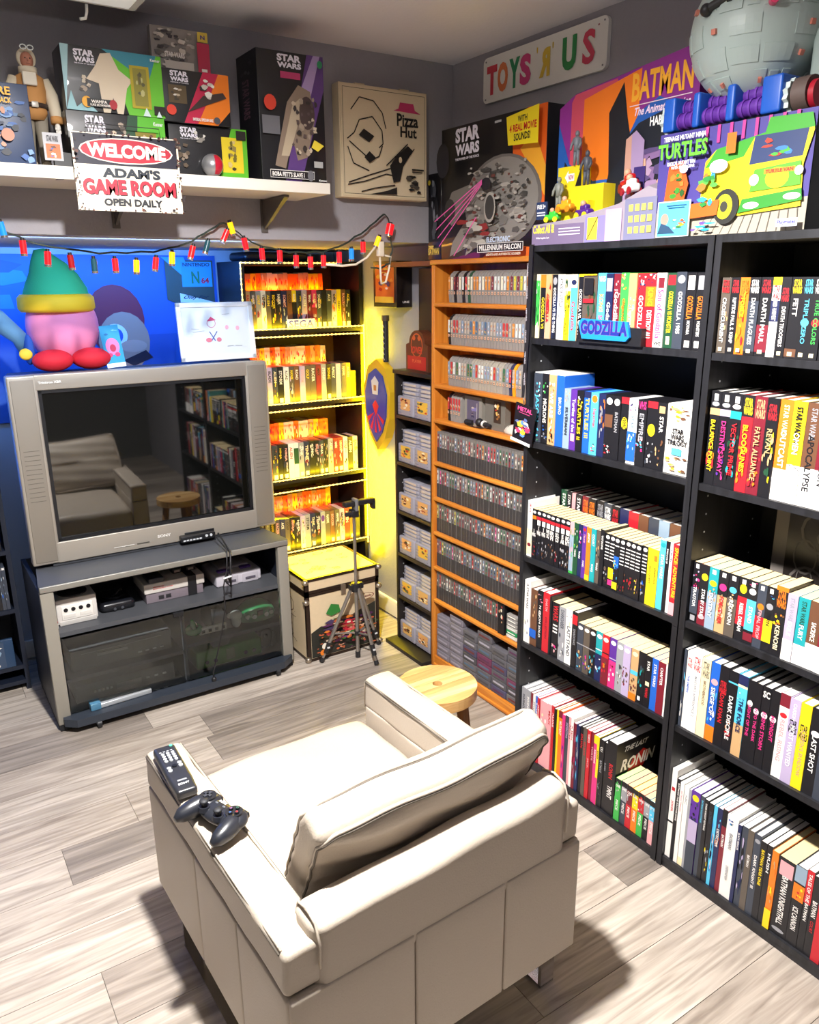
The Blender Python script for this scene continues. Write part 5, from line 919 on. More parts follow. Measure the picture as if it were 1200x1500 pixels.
f = FR((-.037, -.0004, 0), (1, 0, 0), (0, 0, 1), .074, .165); f.rect(.0, .0, 1, .1, '#e8f0f4').ell(.5, .5, .36, .2, '#f07ab0').ell(.5, .46, .16, .09, '#b8204a').ell(.28, .3, .14, .05, '#d8306a').ell(.68, .3, .14, .05, '#d8306a').art(.05, .75, .95, .95, ['#7ad0f0', '#1a70b0'], 4); f.build('print', o)
e = empty('framed_drawing', (1.203, 3.325, 1.378), 'white picture frame with faint coloured-pencil drawing on the television', 'picture', rz=.0)
o = MBX(-.168, .168, 0, .014, 0, .020, mat('#f2f4f6', .4), r=.003).box(-.168, .168, 0, .014, .222, .242, mat('#f2f4f6', .4), r=.003).box(-.168, -.148, 0, .014, 0, .242, mat('#f2f4f6', .4), r=.003).box(.148, .168, 0, .014, 0, .242, mat('#f2f4f6', .4), r=.003).build('frame', e, rot=(-.10, 0, 0))
MB().box(-.15, .15, .006, .010, .018, .225, mat('#dfe6ee', .5)).build('mount', o)
f = FR((-.14, .0055, .024), (1, 0, 0), (0, 0, 1), .28, .194); f.ring(.42, .68, .07, .1, .12, '#c05a8a', 12).poly([(.36, .72), (.42, .82), (.5, .74)], '#c84a7a').line(.4, .3, .5, .5, .004, '#4a5aa8').line(.38, .5, .46, .3, .004, '#4a5aa8').ell(.36, .32, .05, .05, '#d87a90', 10).ell(.52, .32, .04, .05, '#d87a90', 10).line(.12, .5, .3, .52, .0012, '#9aa0a8').ell(.66, .58, .03, .05, '#e8b0c8', 8).ell(.83, .56, .03, .05, '#e8b0c8', 8).line(.6, .86, .72, .87, .0015, '#a8b0b8').line(.64, .17, .74, .18, .002, '#98a0a8').line(.77, .18, .88, .17, .002, '#98a0a8').line(.1, .57, .22, .56, .0015, '#b0b8c0'); f.build('drawing', o)
# ------------------------------------------------------------------ blue poster on the alcove wall
e = empty('wall_poster', (.86, 3.795, 1.12), 'large blue poster with maroon, tan and red shapes behind the television', 'poster')
MB().box(-1.0, .52, -.002, .0, 0, .70, mat('#2058b0', .5)).build('sheet', e)
f = FR((-1.0, -.0024, 0), (1, 0, 0), (0, 0, 1), 1.52, .70)
f.art(.0, .3, .6, 1, ['#2a78d0', '#1c4aa8', '#2f8ad8'], 12).poly([(.62, .2), (.74, .5), (.86, .5), (.84, .2)], '#1a4ca0').ell(.68, .60, .085, .22, '#7a2038').ell(.70, .46, .075, .19, '#a88878').ell(.675, .5, .035, .075, '#dfe4ee').ell(.68, .5, .017, .045, '#2a5ac8').ell(.725, .43, .04, .04, '#b89888').poly([(.69, .34), (.76, .40), (.78, .35), (.72, .30)], '#20182a').poly([(.72, .16), (.93, .34), (.93, .18), (.78, .05)], '#8a1a2c').poly([(.84, .72), (.99, .58), (.99, .97), (.84, .97)], '#3c4a44').poly([(.83, .99), (.9, .99), (.93, .8)], '#38a0e0').rect(.89, .80, .985, .96, '#2f98d8').poly([(.88, .76), (1.0, .69), (.88, .70)], '#d8e0e8')
f.text('NINTENDO', .895, .93, .98, .955, '#16304a').text('N', .92, .82, .945, .9, '#1a7a4a').text('64', .95, .82, .975, .86, '#c8202a').text('Only For', .885, .715, .965, .745, '#203040', shear=.01).poly([(.0, .3), (.12, .42), (.25, .2), (.2, .0), (0, 0)], '#16386a').ell(.2, .45, .025, .06, '#101828').poly([(.14, .6), (.2, .8), (.24, .55)], '#5a6a80'); f.build('print', e)
# ------------------------------------------------------------------ wall shelf, sign and boxes
e = empty('wall_shelf', (.30, 2.76, 1.978), 'long white wall shelf holding toy boxes above the television', 'shelf')
MB().box(-.9, 1.026, -.262, -.001, 0, .034, mat('#ddd6cc', .5, bump=.1), r=.002).build('board', e)
for x_ in (-.35, .385, .895):
    q = MB(); q.box(x_ - .012, x_ + .012, -.006, 0, -.11, 0, mat('#55504c', .4), r=.001); q.add([(x_ - .004, -.006, -.10), (x_ + .004, -.006, -.10), (x_ + .004, -.006, -.002), (x_ - .004, -.006, -.002), (x_ - .008, -.2, -.002), (x_ + .008, -.2, -.002), (x_ + .008, -.2, -.008), (x_ - .008, -.2, -.008)], [(0, 1, 2, 3), (0, 7, 6, 1), (3, 2, 5, 4), (4, 5, 6, 7), (0, 3, 4, 7), (1, 6, 5, 2)], mat('#55504c', .4)); q.build('bracket', e)
ZS2 = 2.0125
e = empty('metal_sign', (.668, 2.487, 1.898), 'weathered tin welcome sign hanging from the white wall shelf', 'sign', rz=0)
MB().box(-.149, .149, -.002, .0, 0, .204, mat('#efe6d2', .5, var=.12, scale=25), r=.001).build('plate', e)
f = FR((-.149, -.0022, 0), (1, 0, 0), (0, 0, 1), .298, .204); f.rect(.02, .60, .98, .985, '#1d1b2c').ell(.5, .79, .44, .165, '#f0e8dc').ell(.5, .79, .425, .15, '#b01c34').text('WELCOME', .13, .70, .87, .88, '#f4eee0', bold=.05).text("ADAM'S", .25, .44, .80, .57, '#1c2430', bold=.05).text('GAME ROOM', .07, .205, .95, .41, '#2a1414').text('GAME ROOM', .06, .215, .94, .42, '#b01c34', bold=.045).text('OPEN DAILY', .24, .07, .80, .17, '#1a1a20', bold=.05)
rs = random.Random(2)
for i in range(90):
    sd = rs.randint(0, 3); t_ = rs.random(); q = rs.random() ** 2 * .05
    x_, y_ = ((t_, q * 1.4), (t_, 1 - q * .4), (q, t_), (1 - q, t_))[sd]; f.ell(x_, y_, rs.uniform(.004, .018), rs.uniform(.006, .025), rs.choice(['#3a1a1c', '#2a1a1e', '#5a3024']), 6)
f.build('lettering', e)
MB().tube([(-.1, .0, .2), (-.1, .008, .23), (.1, .008, .23), (.1, .0, .2)], .0012, cdk, 5).build('hanger', e)
def gift(name, label, x0, x1, z0, z1, y0, dep, base='#141318', cat='toy box', rz=0):
    e = empty(name, ((x0 + x1) / 2, y0, z0), label, cat, rz=rz); h_ = (x1 - x0) / 2
    MB().box(-h_, h_, 0, dep, 0, z1 - z0, mat(base, .4, coat=.2), r=.0015).build('carton', e)
    return e, FR((-h_, -.0003, 0), (1, 0, 0), (0, 0, 1), 2 * h_, z1 - z0)
def swlogo(f, x0, y0, x1, y1, c='#e4e0ec', sub=True):
    h_ = (y1 - y0); f.text('STAR', x0, y0 + h_ * .55, x1, y1, c, bold=.05).text('WARS', x0, y0 + h_ * .15, x1, y0 + h_ * .5, c, bold=.05)
    if sub: f.text('THE POWER OF THE FORCE', x0, y0, x1, y0 + h_ * .08, c)
e, f = gift('toy_box', 'blue film-poster box with gold lettering at the left end of shelf', .27, .430, ZS2, 2.21, 2.515, .05, '#1c3258'); f.art(0, 0, 1, .8, ['#2a5aa0', '#142444', '#6a90c0', '#101828', '#4a6a90', '#c08a70'], 50, z=.5).text('EMPIRE', .15, .84, .72, .94, '#f0b428').text('STRIKES BACK', .2, .74, .72, .81, '#f0b428').ell(.6, .35, .1, .08, '#b87a60'); f.build('front_print', e)
e, f = gift('toy_box', 'small black toy box with green corner, beneath the big green one', .522, .795, ZS2, 2.162, 2.525, .12); swlogo(f, .18, .6, .38, .94); f.poly([(.55, 0), (.7, 1), (1, 1), (1, 0)], '#5ab82a').poly([(.5, 0), (.62, 1), (.72, 1), (.66, 0)], '#1a4a2c').text('Kenner', .88, .85, .98, .92, '#e8e8e8').rect(.68, .1, .9, .72, '#8a7a20').art(.4, .2, .6, .9, ['#a89888', '#c8b8a4', '#5a5048'], 7).art(.7, .1, .88, .7, ['#c8a880', '#4a4030'], 5); f.build('front_print', e)
e, f = gift('toy_box', 'wide toy box with furry white creature picture and green right half', .527, .800, 2.163, 2.325, 2.525, .11); f.poly([(.0, 0), (.08, 1), (0, 1)], '#9ac0c8').poly([(.45, 1), (1, 1), (1, .0), (.62, 0)], '#66c02c').poly([(.4, 1), (.95, 1), (.85, .55), (.6, .8)], '#3a8aa0').poly([(.0, .0), (.06, .3), (.1, .05), (.2, .18), (.3, 0)], '#8ab8c0'); swlogo(f, .12, .72, .32, .95)
f.poly([(.36, .0), (.34, .45), (.22, .5), (.32, .72), (.38, .92), (.48, .95), (.55, .7), (.68, .55), (.62, .42), (.56, .0), (.5, .0), (.47, .25), (.43, .0)], '#d8c8b0').art(.12, .25, .28, .62, ['#a09080', '#c8bca8', '#4a4440'], 8).rect(.66, .12, .86, .8, '#b0a020').rect(.69, .16, .83, .76, '#8a8430').art(.7, .2, .82, .74, ['#5a5838', '#b8b478', '#6a6238'], 9).ell(.2, .14, .05, .09, '#e0a020', 12).rect(.2, .07, .45, .2, '#181818').ell(.46, .13, .04, .08, '#a81c28', 12).text('WAMPA', .24, .13, .4, .18, '#e8e0d8').text('LUKE SKYWALKER', .23, .085, .43, .12, '#e8e0d8').rect(.88, .04, 1, .18, '#1c1410').text('Kenner', .88, .89, .98, .94, '#e8e8e8').poly([(.76, 0), (.8, .14), (.84, 0)], '#d0e4e4').poly([(.9, 0), (.93, .1), (.96, 0)], '#d0e4e4'); f.build('front_print', e)
e, f = gift('toy_box', 'black toy box with orange diagonal, middle of the right-hand stack', .795, 1.003, 2.158, 2.300, 2.527, .13); f.poly([(.3, 0), (.62, 1), (.9, 1), (.7, .3), (.55, 0)], '#c01c48').poly([(.5, 0), (.72, .6), (.85, 1), (1, 1), (1, .3), (.8, .0)], '#e87a14'); swlogo(f, .14, .74, .4, .97); f.rect(.1, .36, .36, .7, '#5a4a30').art(.12, .38, .34, .68, ['#d8d4cc', '#3a342c', '#b8a890'], 8).poly([(.35, .2), (.6, .55), (.9, .65), (.95, .55), (.6, .35)], '#3a2c28').art(.5, .45, .82, .95, ['#e0dcd4', '#2c2824', '#c8c0b4'], 10).ell(.12, .22, .07, .1, '#d8402c', 12).text('IMPERIAL SPEEDER BIKE', .42, .05, .72, .11, '#e8e4e0').ell(.78, .09, .05, .07, '#4a4a50', 12); f.build('front_print', e)
e, f = gift('toy_box', 'black toy box with yellow window and green corner, behind silver ball', .812, 1.058, ZS2, 2.157, 2.545, .12); swlogo(f, .14, .72, .36, .95); f.poly([(.62, 0), (.8, 1), (1, 1), (1, .0)], '#58b020').rect(.66, .12, .94, .82, '#d8c020').art(.7, .15, .88, .8, ['#6a6020', '#c8b070', '#8a7a40', '#3a3418'], 12).art(.3, .6, .52, .98, ['#d8d4cc', '#2a2624', '#8a8680'], 7).art(.05, .1, .3, .65, ['#8a7a6a', '#5a4a3a'], 8).rect(.85, .78, .98, .96, '#1c1410'); f.build('front_print', e)
e = empty('silver_ball', (.935, 2.528, ZS2), 'silver and red ball-shaped tin in front of the toy boxes', 'ball'); MB().sph((0, 0, .033), .033, mat('#a8a8ac', .3, metal=.6), 24, 16).build('body', e)
b = MB(); vs = []
for i in range(9):
    for j in range(9):
        a = math.radians(-95 + 50 * i / 8); t_ = math.radians(35 + 110 * j / 8); vs.append((.0334 * math.sin(t_) * math.cos(a) * 1, .0334 * math.sin(t_) * math.sin(a), .033 + .0334 * math.cos(t_)))
b.add(vs, [(i * 9 + j, i * 9 + j + 1, (i + 1) * 9 + j + 1, (i + 1) * 9 + j) for i in range(8) for j in range(8)], mat('#b81c34', .3), True); b.build('red_band', e)
e, f = gift('game_box', 'grey and red cartridge game box leaning on top of the toy boxes', .787, .958, 2.3005, 2.416, 2.56, .025, '#8a8480', 'game box'); f.art(0, 0, .78, 1, ['#5a5654', '#a8a29c', '#38343a', '#c0b8b0', '#74706e'], 50, z=.5).rect(.78, 0, 1, .72, '#b02848').rect(.8, .74, .98, .97, '#c8b040').text('STAR WARS', .2, .3, .55, .42, '#d8d4d0').rect(.2, .04, .7, .22, '#b8b0a8').text('N', .85, .8, .93, .9, '#3a3a80').rect(.84, .05, .94, .12, '#e8e0d8'); f.build('front_print', e)
e, f = gift('toy_box', 'tall black toy box with brown spacecraft picture and purple streak', 1.093, 1.322, ZS2, 2.388, 2.515, .16); f.poly([(.35, 0), (.75, 1), (1, 1), (1, .75), (.6, .0)], '#5a3a7a').poly([(.62, .7), (.85, 1), (.95, 1), (.75, .6)], '#a890c0'); swlogo(f, .3, .86, .66, .98, sub=False); f.rect(.34, .80, .64, .85, '#b83a6a').poly([(.2, .12), (.42, .62), (.6, .76), (.78, .72), (.84, .5), (.7, .2), (.55, .17), (.48, .35), (.36, .1)], '#8a7868').poly([(.3, .2), (.5, .6), (.62, .66), (.6, .5), (.42, .2)], '#b8a890').ell(.72, .55, .12, .13, '#4a3a38').art(.45, .2, .9, .7, ['#5a4a48', '#a09080', '#38302e', '#c8b8a0'], 40, z=.45).rect(.02, .36, .28, .5, '#6a6a70').ell(.15, .6, .09, .06, '#d0402c', 14).poly([(.75, .28), (.8, .34), (.95, .3), (.85, .25)], '#e8d040').rect(.1, .02, .78, .085, '#e8e4e0').rect(.105, .024, .775, .08, '#181418').text("BOBA FETT'S SLAVE I", .13, .033, .62, .07, '#f0ece8').ell(.72, .05, .05, .045, '#6a6a70', 12).rect(.78, .12, .92, .17, '#a8a8a8').text('Kenner', .85, .01, .98, .025, '#e8e8e8').ell(.92, .93, .04, .03, '#2a8a5a'); f.build('front_print', e)
f = FR((-.1153, .158, 0), (0, -1, 0), (0, 0, 1), .155, .375); f.rect(0, 0, 1, 1, '#16151b').vtext('STAR WARS', .25, .5, .6, .8, '#6a4a5a').art(.15, .82, .85, .97, ['#33303a', '#4a4650'], 5); f.build('side_print', e)
# doll in winter clothes
e = empty('toy_doll', (.452, 2.60, ZS2), 'doll in padded tan winter vest and white hood with goggles', 'doll'); tan = mat('#c08a50', .8, bump=.4); crm = mat('#d8ccb4', .8, bump=.4); skn = mat('#c08068', .6)
for s_ in (-1, 1): MB().tube([(s_ * .018, 0, .008), (s_ * .018, 0, .07), (s_ * .017, 0, .145)], [.013, .015, .020], mat('#8a8274', .8), 12).build('trouser_leg', e); MB().sph((s_ * .018, -.008, .010), (.013, .024, .010), mat('#b8ac98', .7), 12, 8).build('boot', e)
MB().tube([(0, 0, .125), (0, 0, .145), (0, 0, .165), (0, 0, .20), (0, 0, .232), (0, 0, .245)], [.030, .038, .036, .041, .038, .018], tan, 16).build('vest', e)
MB().tube([(0, 0, .154), (0, 0, .166)], .0405, mat('#3a2a24', .5), 16).build('belt', e); MB().box(-.009, .009, -.046, -.038, .152, .167, mat('#b8b0a4', .3), r=.002).build('buckle', e)
for s_ in (-1, 1):
    MB().tube([(s_ * .036, 0, .228), (s_ * .052, -.004, .19), (s_ * .056, -.012, .15), (s_ * .056, -.02, .125)], [.017, .018, .016, .013], crm, 12).build('sleeve', e)
    MB().tube([(s_ * .056, -.018, .135), (s_ * .056, -.020, .118)], [.0165, .0165], tan, 12).build('cuff', e)
    q = MB().sph((s_ * .056, -.022, .108), (.008, .010, .012), mat('#e8e4dc', .6), 12, 8)
    for k in range(4): q.tube([(s_ * .056 + (k - 1.5) * .0035, -.026, .101), (s_ * .056 + (k - 1.5) * .0035, -.028, .092 - .002 * (k in (1, 2)))], .0019, mat('#e8e4dc', .6), 6)
    q.tube([(s_ * .050, -.03, .108), (s_ * .047, -.036, .101)], .002, mat('#e8e4dc', .6), 6); q.build('glove', e)
MB().box(-.024, .012, -.052, -.040, .205, .238, mat('#d8d0c0', .7), r=.004).build('chest_bib', e)
MB().tube([(0, 0, .24), (0, 0, .258)], .024, crm, 14).build('scarf', e)
h_ = MB().sph((0, -.001, .275), (.017, .019, .022), skn, 18, 14); h_.sph((0, -.020, .273), (.003, .004, .004), skn, 8, 6).build('head', e)
for s_ in (-1, 1): MB().sph((s_ * .006, -.0185, .278), .0018, cdk, 8, 6).build('eye', e)
MB().box(-.005, .005, -.0195, -.0175, .2645, .2655, mat('#8a4038', .5)).build('mouth', e)
MB().sph((0, .004, .281), (.025, .023, .027), crm, 18, 12, lambda p: (p[0], max(p[1], -.25 if p[2] < .55 else -1), p[2])).build('hood', e)
q = MB()
for s_ in (-1, 1): q.tube([(s_ * .009 + .008 * math.cos(a * .7854), -.024, .303 + .006 * math.sin(a * .7854)) for a in range(8)], .0016, mat('#e8ecec', .3), 6, closed=True)
q.build('goggles', e)
e = empty('mini_cartridge_stand', (.474, 2.50, ZS2), 'black cartridge with small silver picture standing on the white shelf', 'game cartridge'); MB().prism([(-.036, 0), (.036, 0), (.031, .094), (-.029, .094)], 'y', 0, .02, cdk).build('case', e)
f = FR((-.024, -.0004, .012), (1, 0, 0), (0, 0, 1), .048, .07); f.rect(0, 0, 1, 1, '#a8a8ac').rect(.12, .08, .88, .6, '#d8622a').art(.12, .08, .88, .6, ['#e8e0d8', '#5a3a2a', '#4a6ab0'], 6).text('STAR WARS', .2, .68, .8, .9, '#2a2a30'); f.build('label', e)
e = empty('pale_toy', (.335, 2.63, ZS2), 'pale cream domed toy half hidden behind the blue box', 'toy'); MB().cyl((0, 0, 0), (0, 0, .2), .05, mat('#cfc4b0', .6), 20).sph((0, 0, .2), (.05, .05, .06), mat('#d8ccb8', .6), 20, 12).build('body', e)
for k in range(4): MB().cyl((-.02 + .02 * k, -.052, .17 + .02 * (k % 2)), (-.02 + .02 * k, -.045, .17 + .02 * (k % 2)), .006, mat('#5a564e', .4), 8).build('port', e)
# pizza box on the header wall
e = empty('pizza_box', (1.672, 2.758, 1.996), 'cream pizza box with pink roof logo and black ink drawing on wall', 'pizza box')
MB().box(-.190, .187, -.050, 0, 0, .378, mat('#d8c6a4', .7, var=.03), r=.002).build('carton', e)
MB().box(-.184, .182, -.0525, -.050, .006, .372, mat('#dccbaa', .7, var=.02)).build('lid', e)
for x_ in (-.10, .09): MB().box(x_ - .02, x_ + .02, -.045, -.02, .377, .383, mat('#cdbb98', .7)).build('lid_tab', e)
f = FR((-.184, -.0530, .006), (1, 0, 0), (0, 0, 1), .366, .366); ink = '#1c1a18'
for a in ((0.02, .02, .98, .02), (.02, .98, .98, .98), (.02, .02, .02, .98), (.98, .02, .98, .98)): f.line(*a, .0014, ink)
f.poly([(.6, .82), (.66, .84), (.68, .90), (.84, .90), (.86, .84), (.93, .81)], '#c83a6a').text('Pizza', .64, .68, .90, .80, ink).text('Hut', .68, .58, .88, .68, ink)
for p in (((.06, .52), (.14, .58), (.2, .7), (.35, .74), (.46, .62), (.47, .5), (.42, .46)), ((.08, .5), (.2, .42), (.32, .34), (.42, .38), (.46, .48)), ((.06, .45), (.12, .3), (.3, .24)), ((.06, .12), (.3, .2), (.5, .26), (.62, .3)), ((.05, .1), (.25, .14), (.5, .22), (.66, .2)), ((.1, .78), (.2, .9), (.36, .88), (.46, .78), (.5, .64)), ((.5, .3), (.62, .4), (.76, .52)), ((.58, .22), (.72, .34), (.84, .48)), ((.2, .04), (.36, .08), (.6, .12))):
    for i in range(len(p) - 1): f.line(*p[i], *p[i + 1], .004, ink)
f.poly([(.54, .3), (.62, .4), (.76, .5), (.82, .46), (.7, .3), (.66, .16), (.58, .14)], ink).poly([(.18, .56), (.24, .62), (.36, .56), (.3, .5)], ink).poly([(.24, .36), (.3, .42), (.38, .36), (.3, .31)], ink).poly([(.3, .02), (.5, .06), (.62, .1), (.62, .03)], ink).art(.72, .04, .96, .24, [ink, '#4a443c'], 14).ell(.66, .36, .02, .03, '#d8c6a4', 10).rect(.8, .27, .95, .285, ink).rect(.8, .25, .93, .26, ink); f.build('lid_print', e)
# ------------------------------------------------------------------ sign and boxes above the right-hand cases
e = empty('shop_sign', (WX - .001, 2.245, 2.325), 'white toy-shop sign with big coloured letters on the right wall', 'sign')
b = MB(); pts = []
for (cx, cz, a0) in ((.305 - .02, .150 - .02, 0), (-.305 + .02, .150 - .02, 90), (-.305 + .02, .02, 180), (.305 - .02, .02, 270)):
    pts += [(cx + .02 * math.cos(math.radians(a0 + t_ * 22.5)), cz + .02 * math.sin(math.radians(a0 + t_ * 22.5))) for t_ in range(5)]
n_ = len(pts); b.add([(0, p[0], p[1]) for p in pts] + [(-.014, p[0], p[1]) for p in pts], [tuple(range(n_)), tuple(reversed(range(n_, 2 * n_)))] + [(i, n_ + i, n_ + (i + 1) % n_, (i + 1) % n_) for i in range(n_)], mat('#e4e2dc', .4)); b.build('panel', e)
f = FR((-.0145, .305, 0), (0, -1, 0), (0, 0, 1), .61, .150)
for ch_, x_, c in (('T', .035, '#c83a4a'), ('O', .135, '#d8794a'), ('Y', .24, '#2f8a5a'), ('S', .335, '#c8407a')): f.text(ch_, x_, .16, x_ + .095, .80, c, bold=.055)
f.text('R', .50, .2, .585, .78, '#d8b840', flip=True, bold=.055).text("'", .475, .72, .485, .84, '#d8b840').text("'", .60, .72, .61, .84, '#d8b840').text('U', .68, .18, .785, .84, '#2f8a4a', bold=.055).text('S', .83, .18, .92, .84, '#c8405a').ell(.94, .86, .006, .02, '#8a4a5a', 8); f.build('lettering', e)
for y_ in (-.29, .29):
    for z_ in (.013, .137): MB().cyl((-.0155, y_, z_), (-.014, y_, z_), .003, mat('#8a8a8a', .3, metal=1), 8).build('screw', e)
def gx(name, label, y0, y1, z0, z1, x0, dep, base='#141318', cat='toy box'):
    e = empty(name, (x0, (y0 + y1) / 2, z0), label, cat); h_ = (y1 - y0) / 2
    MB().box(0, dep, -h_, h_, 0, z1 - z0, mat(base, .4, coat=.2), r=.0015).build('carton', e)
    return e, FR((-.0003, h_, 0), (0, -1, 0), (0, 0, 1), 2 * h_, z1 - z0)
e, f = gx('toy_box', 'big black toy box with grey disc-shaped spacecraft and pink beams', 2.072, 2.655, 1.779, 2.243, 1.892, .115)
f.poly([(.70, .95), (.84, 1), (1, 1), (1, .3), (.86, .42), (.72, .66)], '#e8641c').poly([(.78, .74), (.9, .84), (1, .6), (1, .4)], '#f8b030').poly([(.1, 0), (.4, .05), (.95, .04), (1, .2), (1, 0)], '#6a1c5a').poly([(.45, .0), (.6, .10), (.9, .06), (1, 0)], '#e86a20')
f.ell(.62, .40, .36, .33, '#6f6a66', 28).ell(.62, .41, .33, .30, '#8f8a84', 28).poly([(.1, .02), (.13, .13), (.45, .50), (.6, .3), (.4, .12)], '#8a857e').poly([(.27, .02), (.3, .12), (.56, .32), (.62, .2)], '#9a958e').poly([(.03, .35), (.12, .52), (.34, .56), (.3, .38), (.12, .26)], '#78736d').ell(.1, .38, .06, .09, '#3a3836', 12)
f.art(.3, .12, .92, .68, ['#b0aaa2', '#5c5854', '#7c7772', '#a09a92', '#4a4744'], 30, z=.6).art(.3, .12, .92, .68, ['#b8b2aa', '#5c5854', '#3c3a38', '#a8a29a', '#6a3a34'], 90, z=.22).ell(.57, .36, .05, .1, '#3c3a38', 16).ring(.57, .36, .055, .11, .2, '#a8a29a').ell(.53, .53, .05, .045, '#25232a', 14).art(.2, .05, .6, .3, ['#b8b2a8', '#6a6662', '#8a2a2a'], 14)
for d_ in (0, .03, .06, .09): f.line(.50, .56 - d_ * .3, -.0 + d_ * .6, .30 - d_ * 2.2, .004, '#f060b0')
f.line(.45, .3, .22, .02, .004, '#f060b0'); swlogo(f, .23, .73, .47, .96); f.poly([(.72, .95), (.74, .76), (.995, .74), (.995, .985)], '#f0d820').text('WITH', .82, .90, .90, .94, '#1a1a1a').text('4 REAL MOVIE', .75, .84, .98, .89, '#c82020').text('SOUNDS!', .79, .78, .93, .83, '#1a1a1a').text('ELECTRONIC', .56, .105, .78, .145, '#c8d8f0').rect(.47, .035, .90, .10, '#f0ece8').rect(.474, .04, .896, .096, '#18141c').text('MILLENNIUM FALCON', .49, .048, .88, .088, '#f0ece8').text('LIGHTS AND AUTHENTIC SOUNDS', .56, .008, .88, .026, '#f0d8c0'); f.ell(.1, .75, .07, .13, '#1f1e28', 14).rect(.62, .93, .68, .945, '#b8b8b8'); f.build('front_print', e)
e, f = gx('figure_box', 'narrow dark toy box with gold lettering beside the big black box', 2.668, 2.756, 1.779, 2.10, 1.90, .06); f.art(.2, .2, .9, .95, ['#4a4c54', '#2a2c34', '#7a7c84', '#1a1c22'], 22).text('BATMAN', .08, .06, .92, .14, '#f0d060').rect(.1, .15, .5, .17, '#d8c060').ell(.15, .9, .12, .03, '#c8b030', 10); f.build('front_print', e)
# cardboard restaurant display
e = empty('cardboard_display', (1.80, 1.705, 1.801), 'colourful cardboard toy display with purple-orange header and grey road', 'display')
hd = [(.265, .02), (.265, .40), (.20, .43), (-.235, .475), (-.245, .45), (-.245, .03)]
MB().add([(.05, p[0], p[1]) for p in hd] + [(.085, p[0], p[1]) for p in hd], [tuple(range(6)), tuple(reversed(range(6, 12)))] + [(i, 6 + i, 6 + (i + 1) % 6, (i + 1) % 6) for i in range(6)], mat('#6a1c70', .5)).build('header_board', e)
f = FR((.0494, .265, 0), (0, -1, 0), (0, 0, 1), .51, .475); f.poly([(0, .05), (0, .84), (.12, .9), (.98, 1), (1, .95), (1, .08)], '#8a2a88').poly([(.1, .3), (.1, .86), (.13, .9), (.45, .93), (.45, .3)], '#c84a60').poly([(.2, .3), (.2, .86), (.62, .95), (.60, .3)], '#f07a1c')
f.poly([(0, .3), (.0, .75), (.1, .5), (.3, .38), (.42, .38), (.62, .72), (.75, .78), (1, .66), (1, .2), (0, .2)], '#1f5ab0').poly([(.05, .2), (.06, .52), (.2, .36), (.4, .32), (.44, .5), (.62, .66), (.78, .7), (1, .56), (1, .2)], '#141a26').poly([(.42, .4), (.40, .75), (.5, .9), (.54, .7), (.58, .55)], '#15161e').text('BATMAN', .56, .78, .96, .93, '#f8b030').rect(.55, .755, .96, .76, '#f0d8e0').text('The Animated Series', .58, .70, .95, .745, '#f0d8f0', shear=.01).text('HAPPY MEAL', .70, .63, .94, .68, '#ffffff')
f.art(.5, .2, 1, .56, ['#8a6a9a', '#b89ab8', '#d8a890', '#5a4a78', '#a88ab0'], 22).poly([(.55, .2), (.55, .58), (.62, .62), (.68, .56), (.68, .2)], '#a890b8').poly([(.55, .3), (.55, .58), (.59, .6), (.6, .3)], '#c89a88').rect(.62, .24, .7, .42, '#3a2a70')
f.build('header_print', e)
yel = mat('#e8d41c', .5); gry = mat('#9a8f9c', .6)
road = [(.245, .02), (.24, .075), (.08, .085), (-.10, .12), (-.20, .165), (-.235, .15), (-.235, .0), (.245, 0)]
b = MB(); n_ = len(road); b.add([(-.065, p[0], p[1] * .8) for p in road] + [(.05, p[0], p[1]) for p in road], [tuple(range(n_)), tuple(reversed(range(n_, 2 * n_)))] + [(i, n_ + i, n_ + (i + 1) % n_, (i + 1) % n_) for i in range(n_)], gry); b.build('road_base', e)
f = FR((-.0656, .245, 0), (0, -1, 0), (0, 0, 1), .49, .14); f.rect(.0, .0, .45, .40, '#7a6a8a').text('Collect All 8!', .01, .24, .2, .42, '#f0e040').rect(.24, .18, .42, .2, '#e8e0f0').rect(.24, .24, .42, .26, '#e8e0f0').rect(.24, .3, .42, .32, '#e8e0f0').text('While Supplies Last', .04, .12, .16, .17, '#f0e8f0').rect(.46, .0, .62, .5, '#8a80b8').rect(.48, .05, .56, .48, '#f0d840').line(.48, .05, .56, .48, .003, '#5a4a20').rect(.62, .0, .74, .6, '#c8a8d8').rect(.76, .0, .98, .75, '#7a7a98')
for i in range(4):
    for j in range(3): f.rect(.79 + i * .045, .12 + j * .2, .82 + i * .045, .24 + j * .2, '#f0e060')
f.build('road_print', e)
b = MB().box(-.0, .05, .02, .20, .07, .165, yel).box(-.03, .0, .05, .18, .07, .12, yel).build('yellow_steps', e); b = MB().box(.01, .05, .12, .22, .165, .225, yel).build('yellow_tower', e)
f = FR((.0094, .22, .165), (0, -1, 0), (0, 0, 1), .10, .06); f.poly([(.3, .5), (.45, .8), (.45, .65), (.7, .65), (.7, .3), (.45, .3), (.45, .2)], '#f4f4f4').text('NOW', .46, .36, .68, .6, '#a82040').poly([(.75, 0), (1, 1), (1, 0)], '#15151a'); f.build('arrow_print', e)
f = FR((-.066, .245, .06), (0, -1, 0), (0, 0, 1), .06, .06)
MB().box(-.06, -.055, .19, .235, .075, .125, mat('#22345a', .5)).build('notice', e); f = FR((-.0605, .235, .075), (0, -1, 0), (0, 0, 1), .045, .05); f.text('FREE 3+', .1, .6, .9, .85, '#f0f0f0').rect(.1, .35, .9, .42, '#d8d8e8').rect(.1, .2, .9, .27, '#d8d8e8'); f.build('notice_print', e)
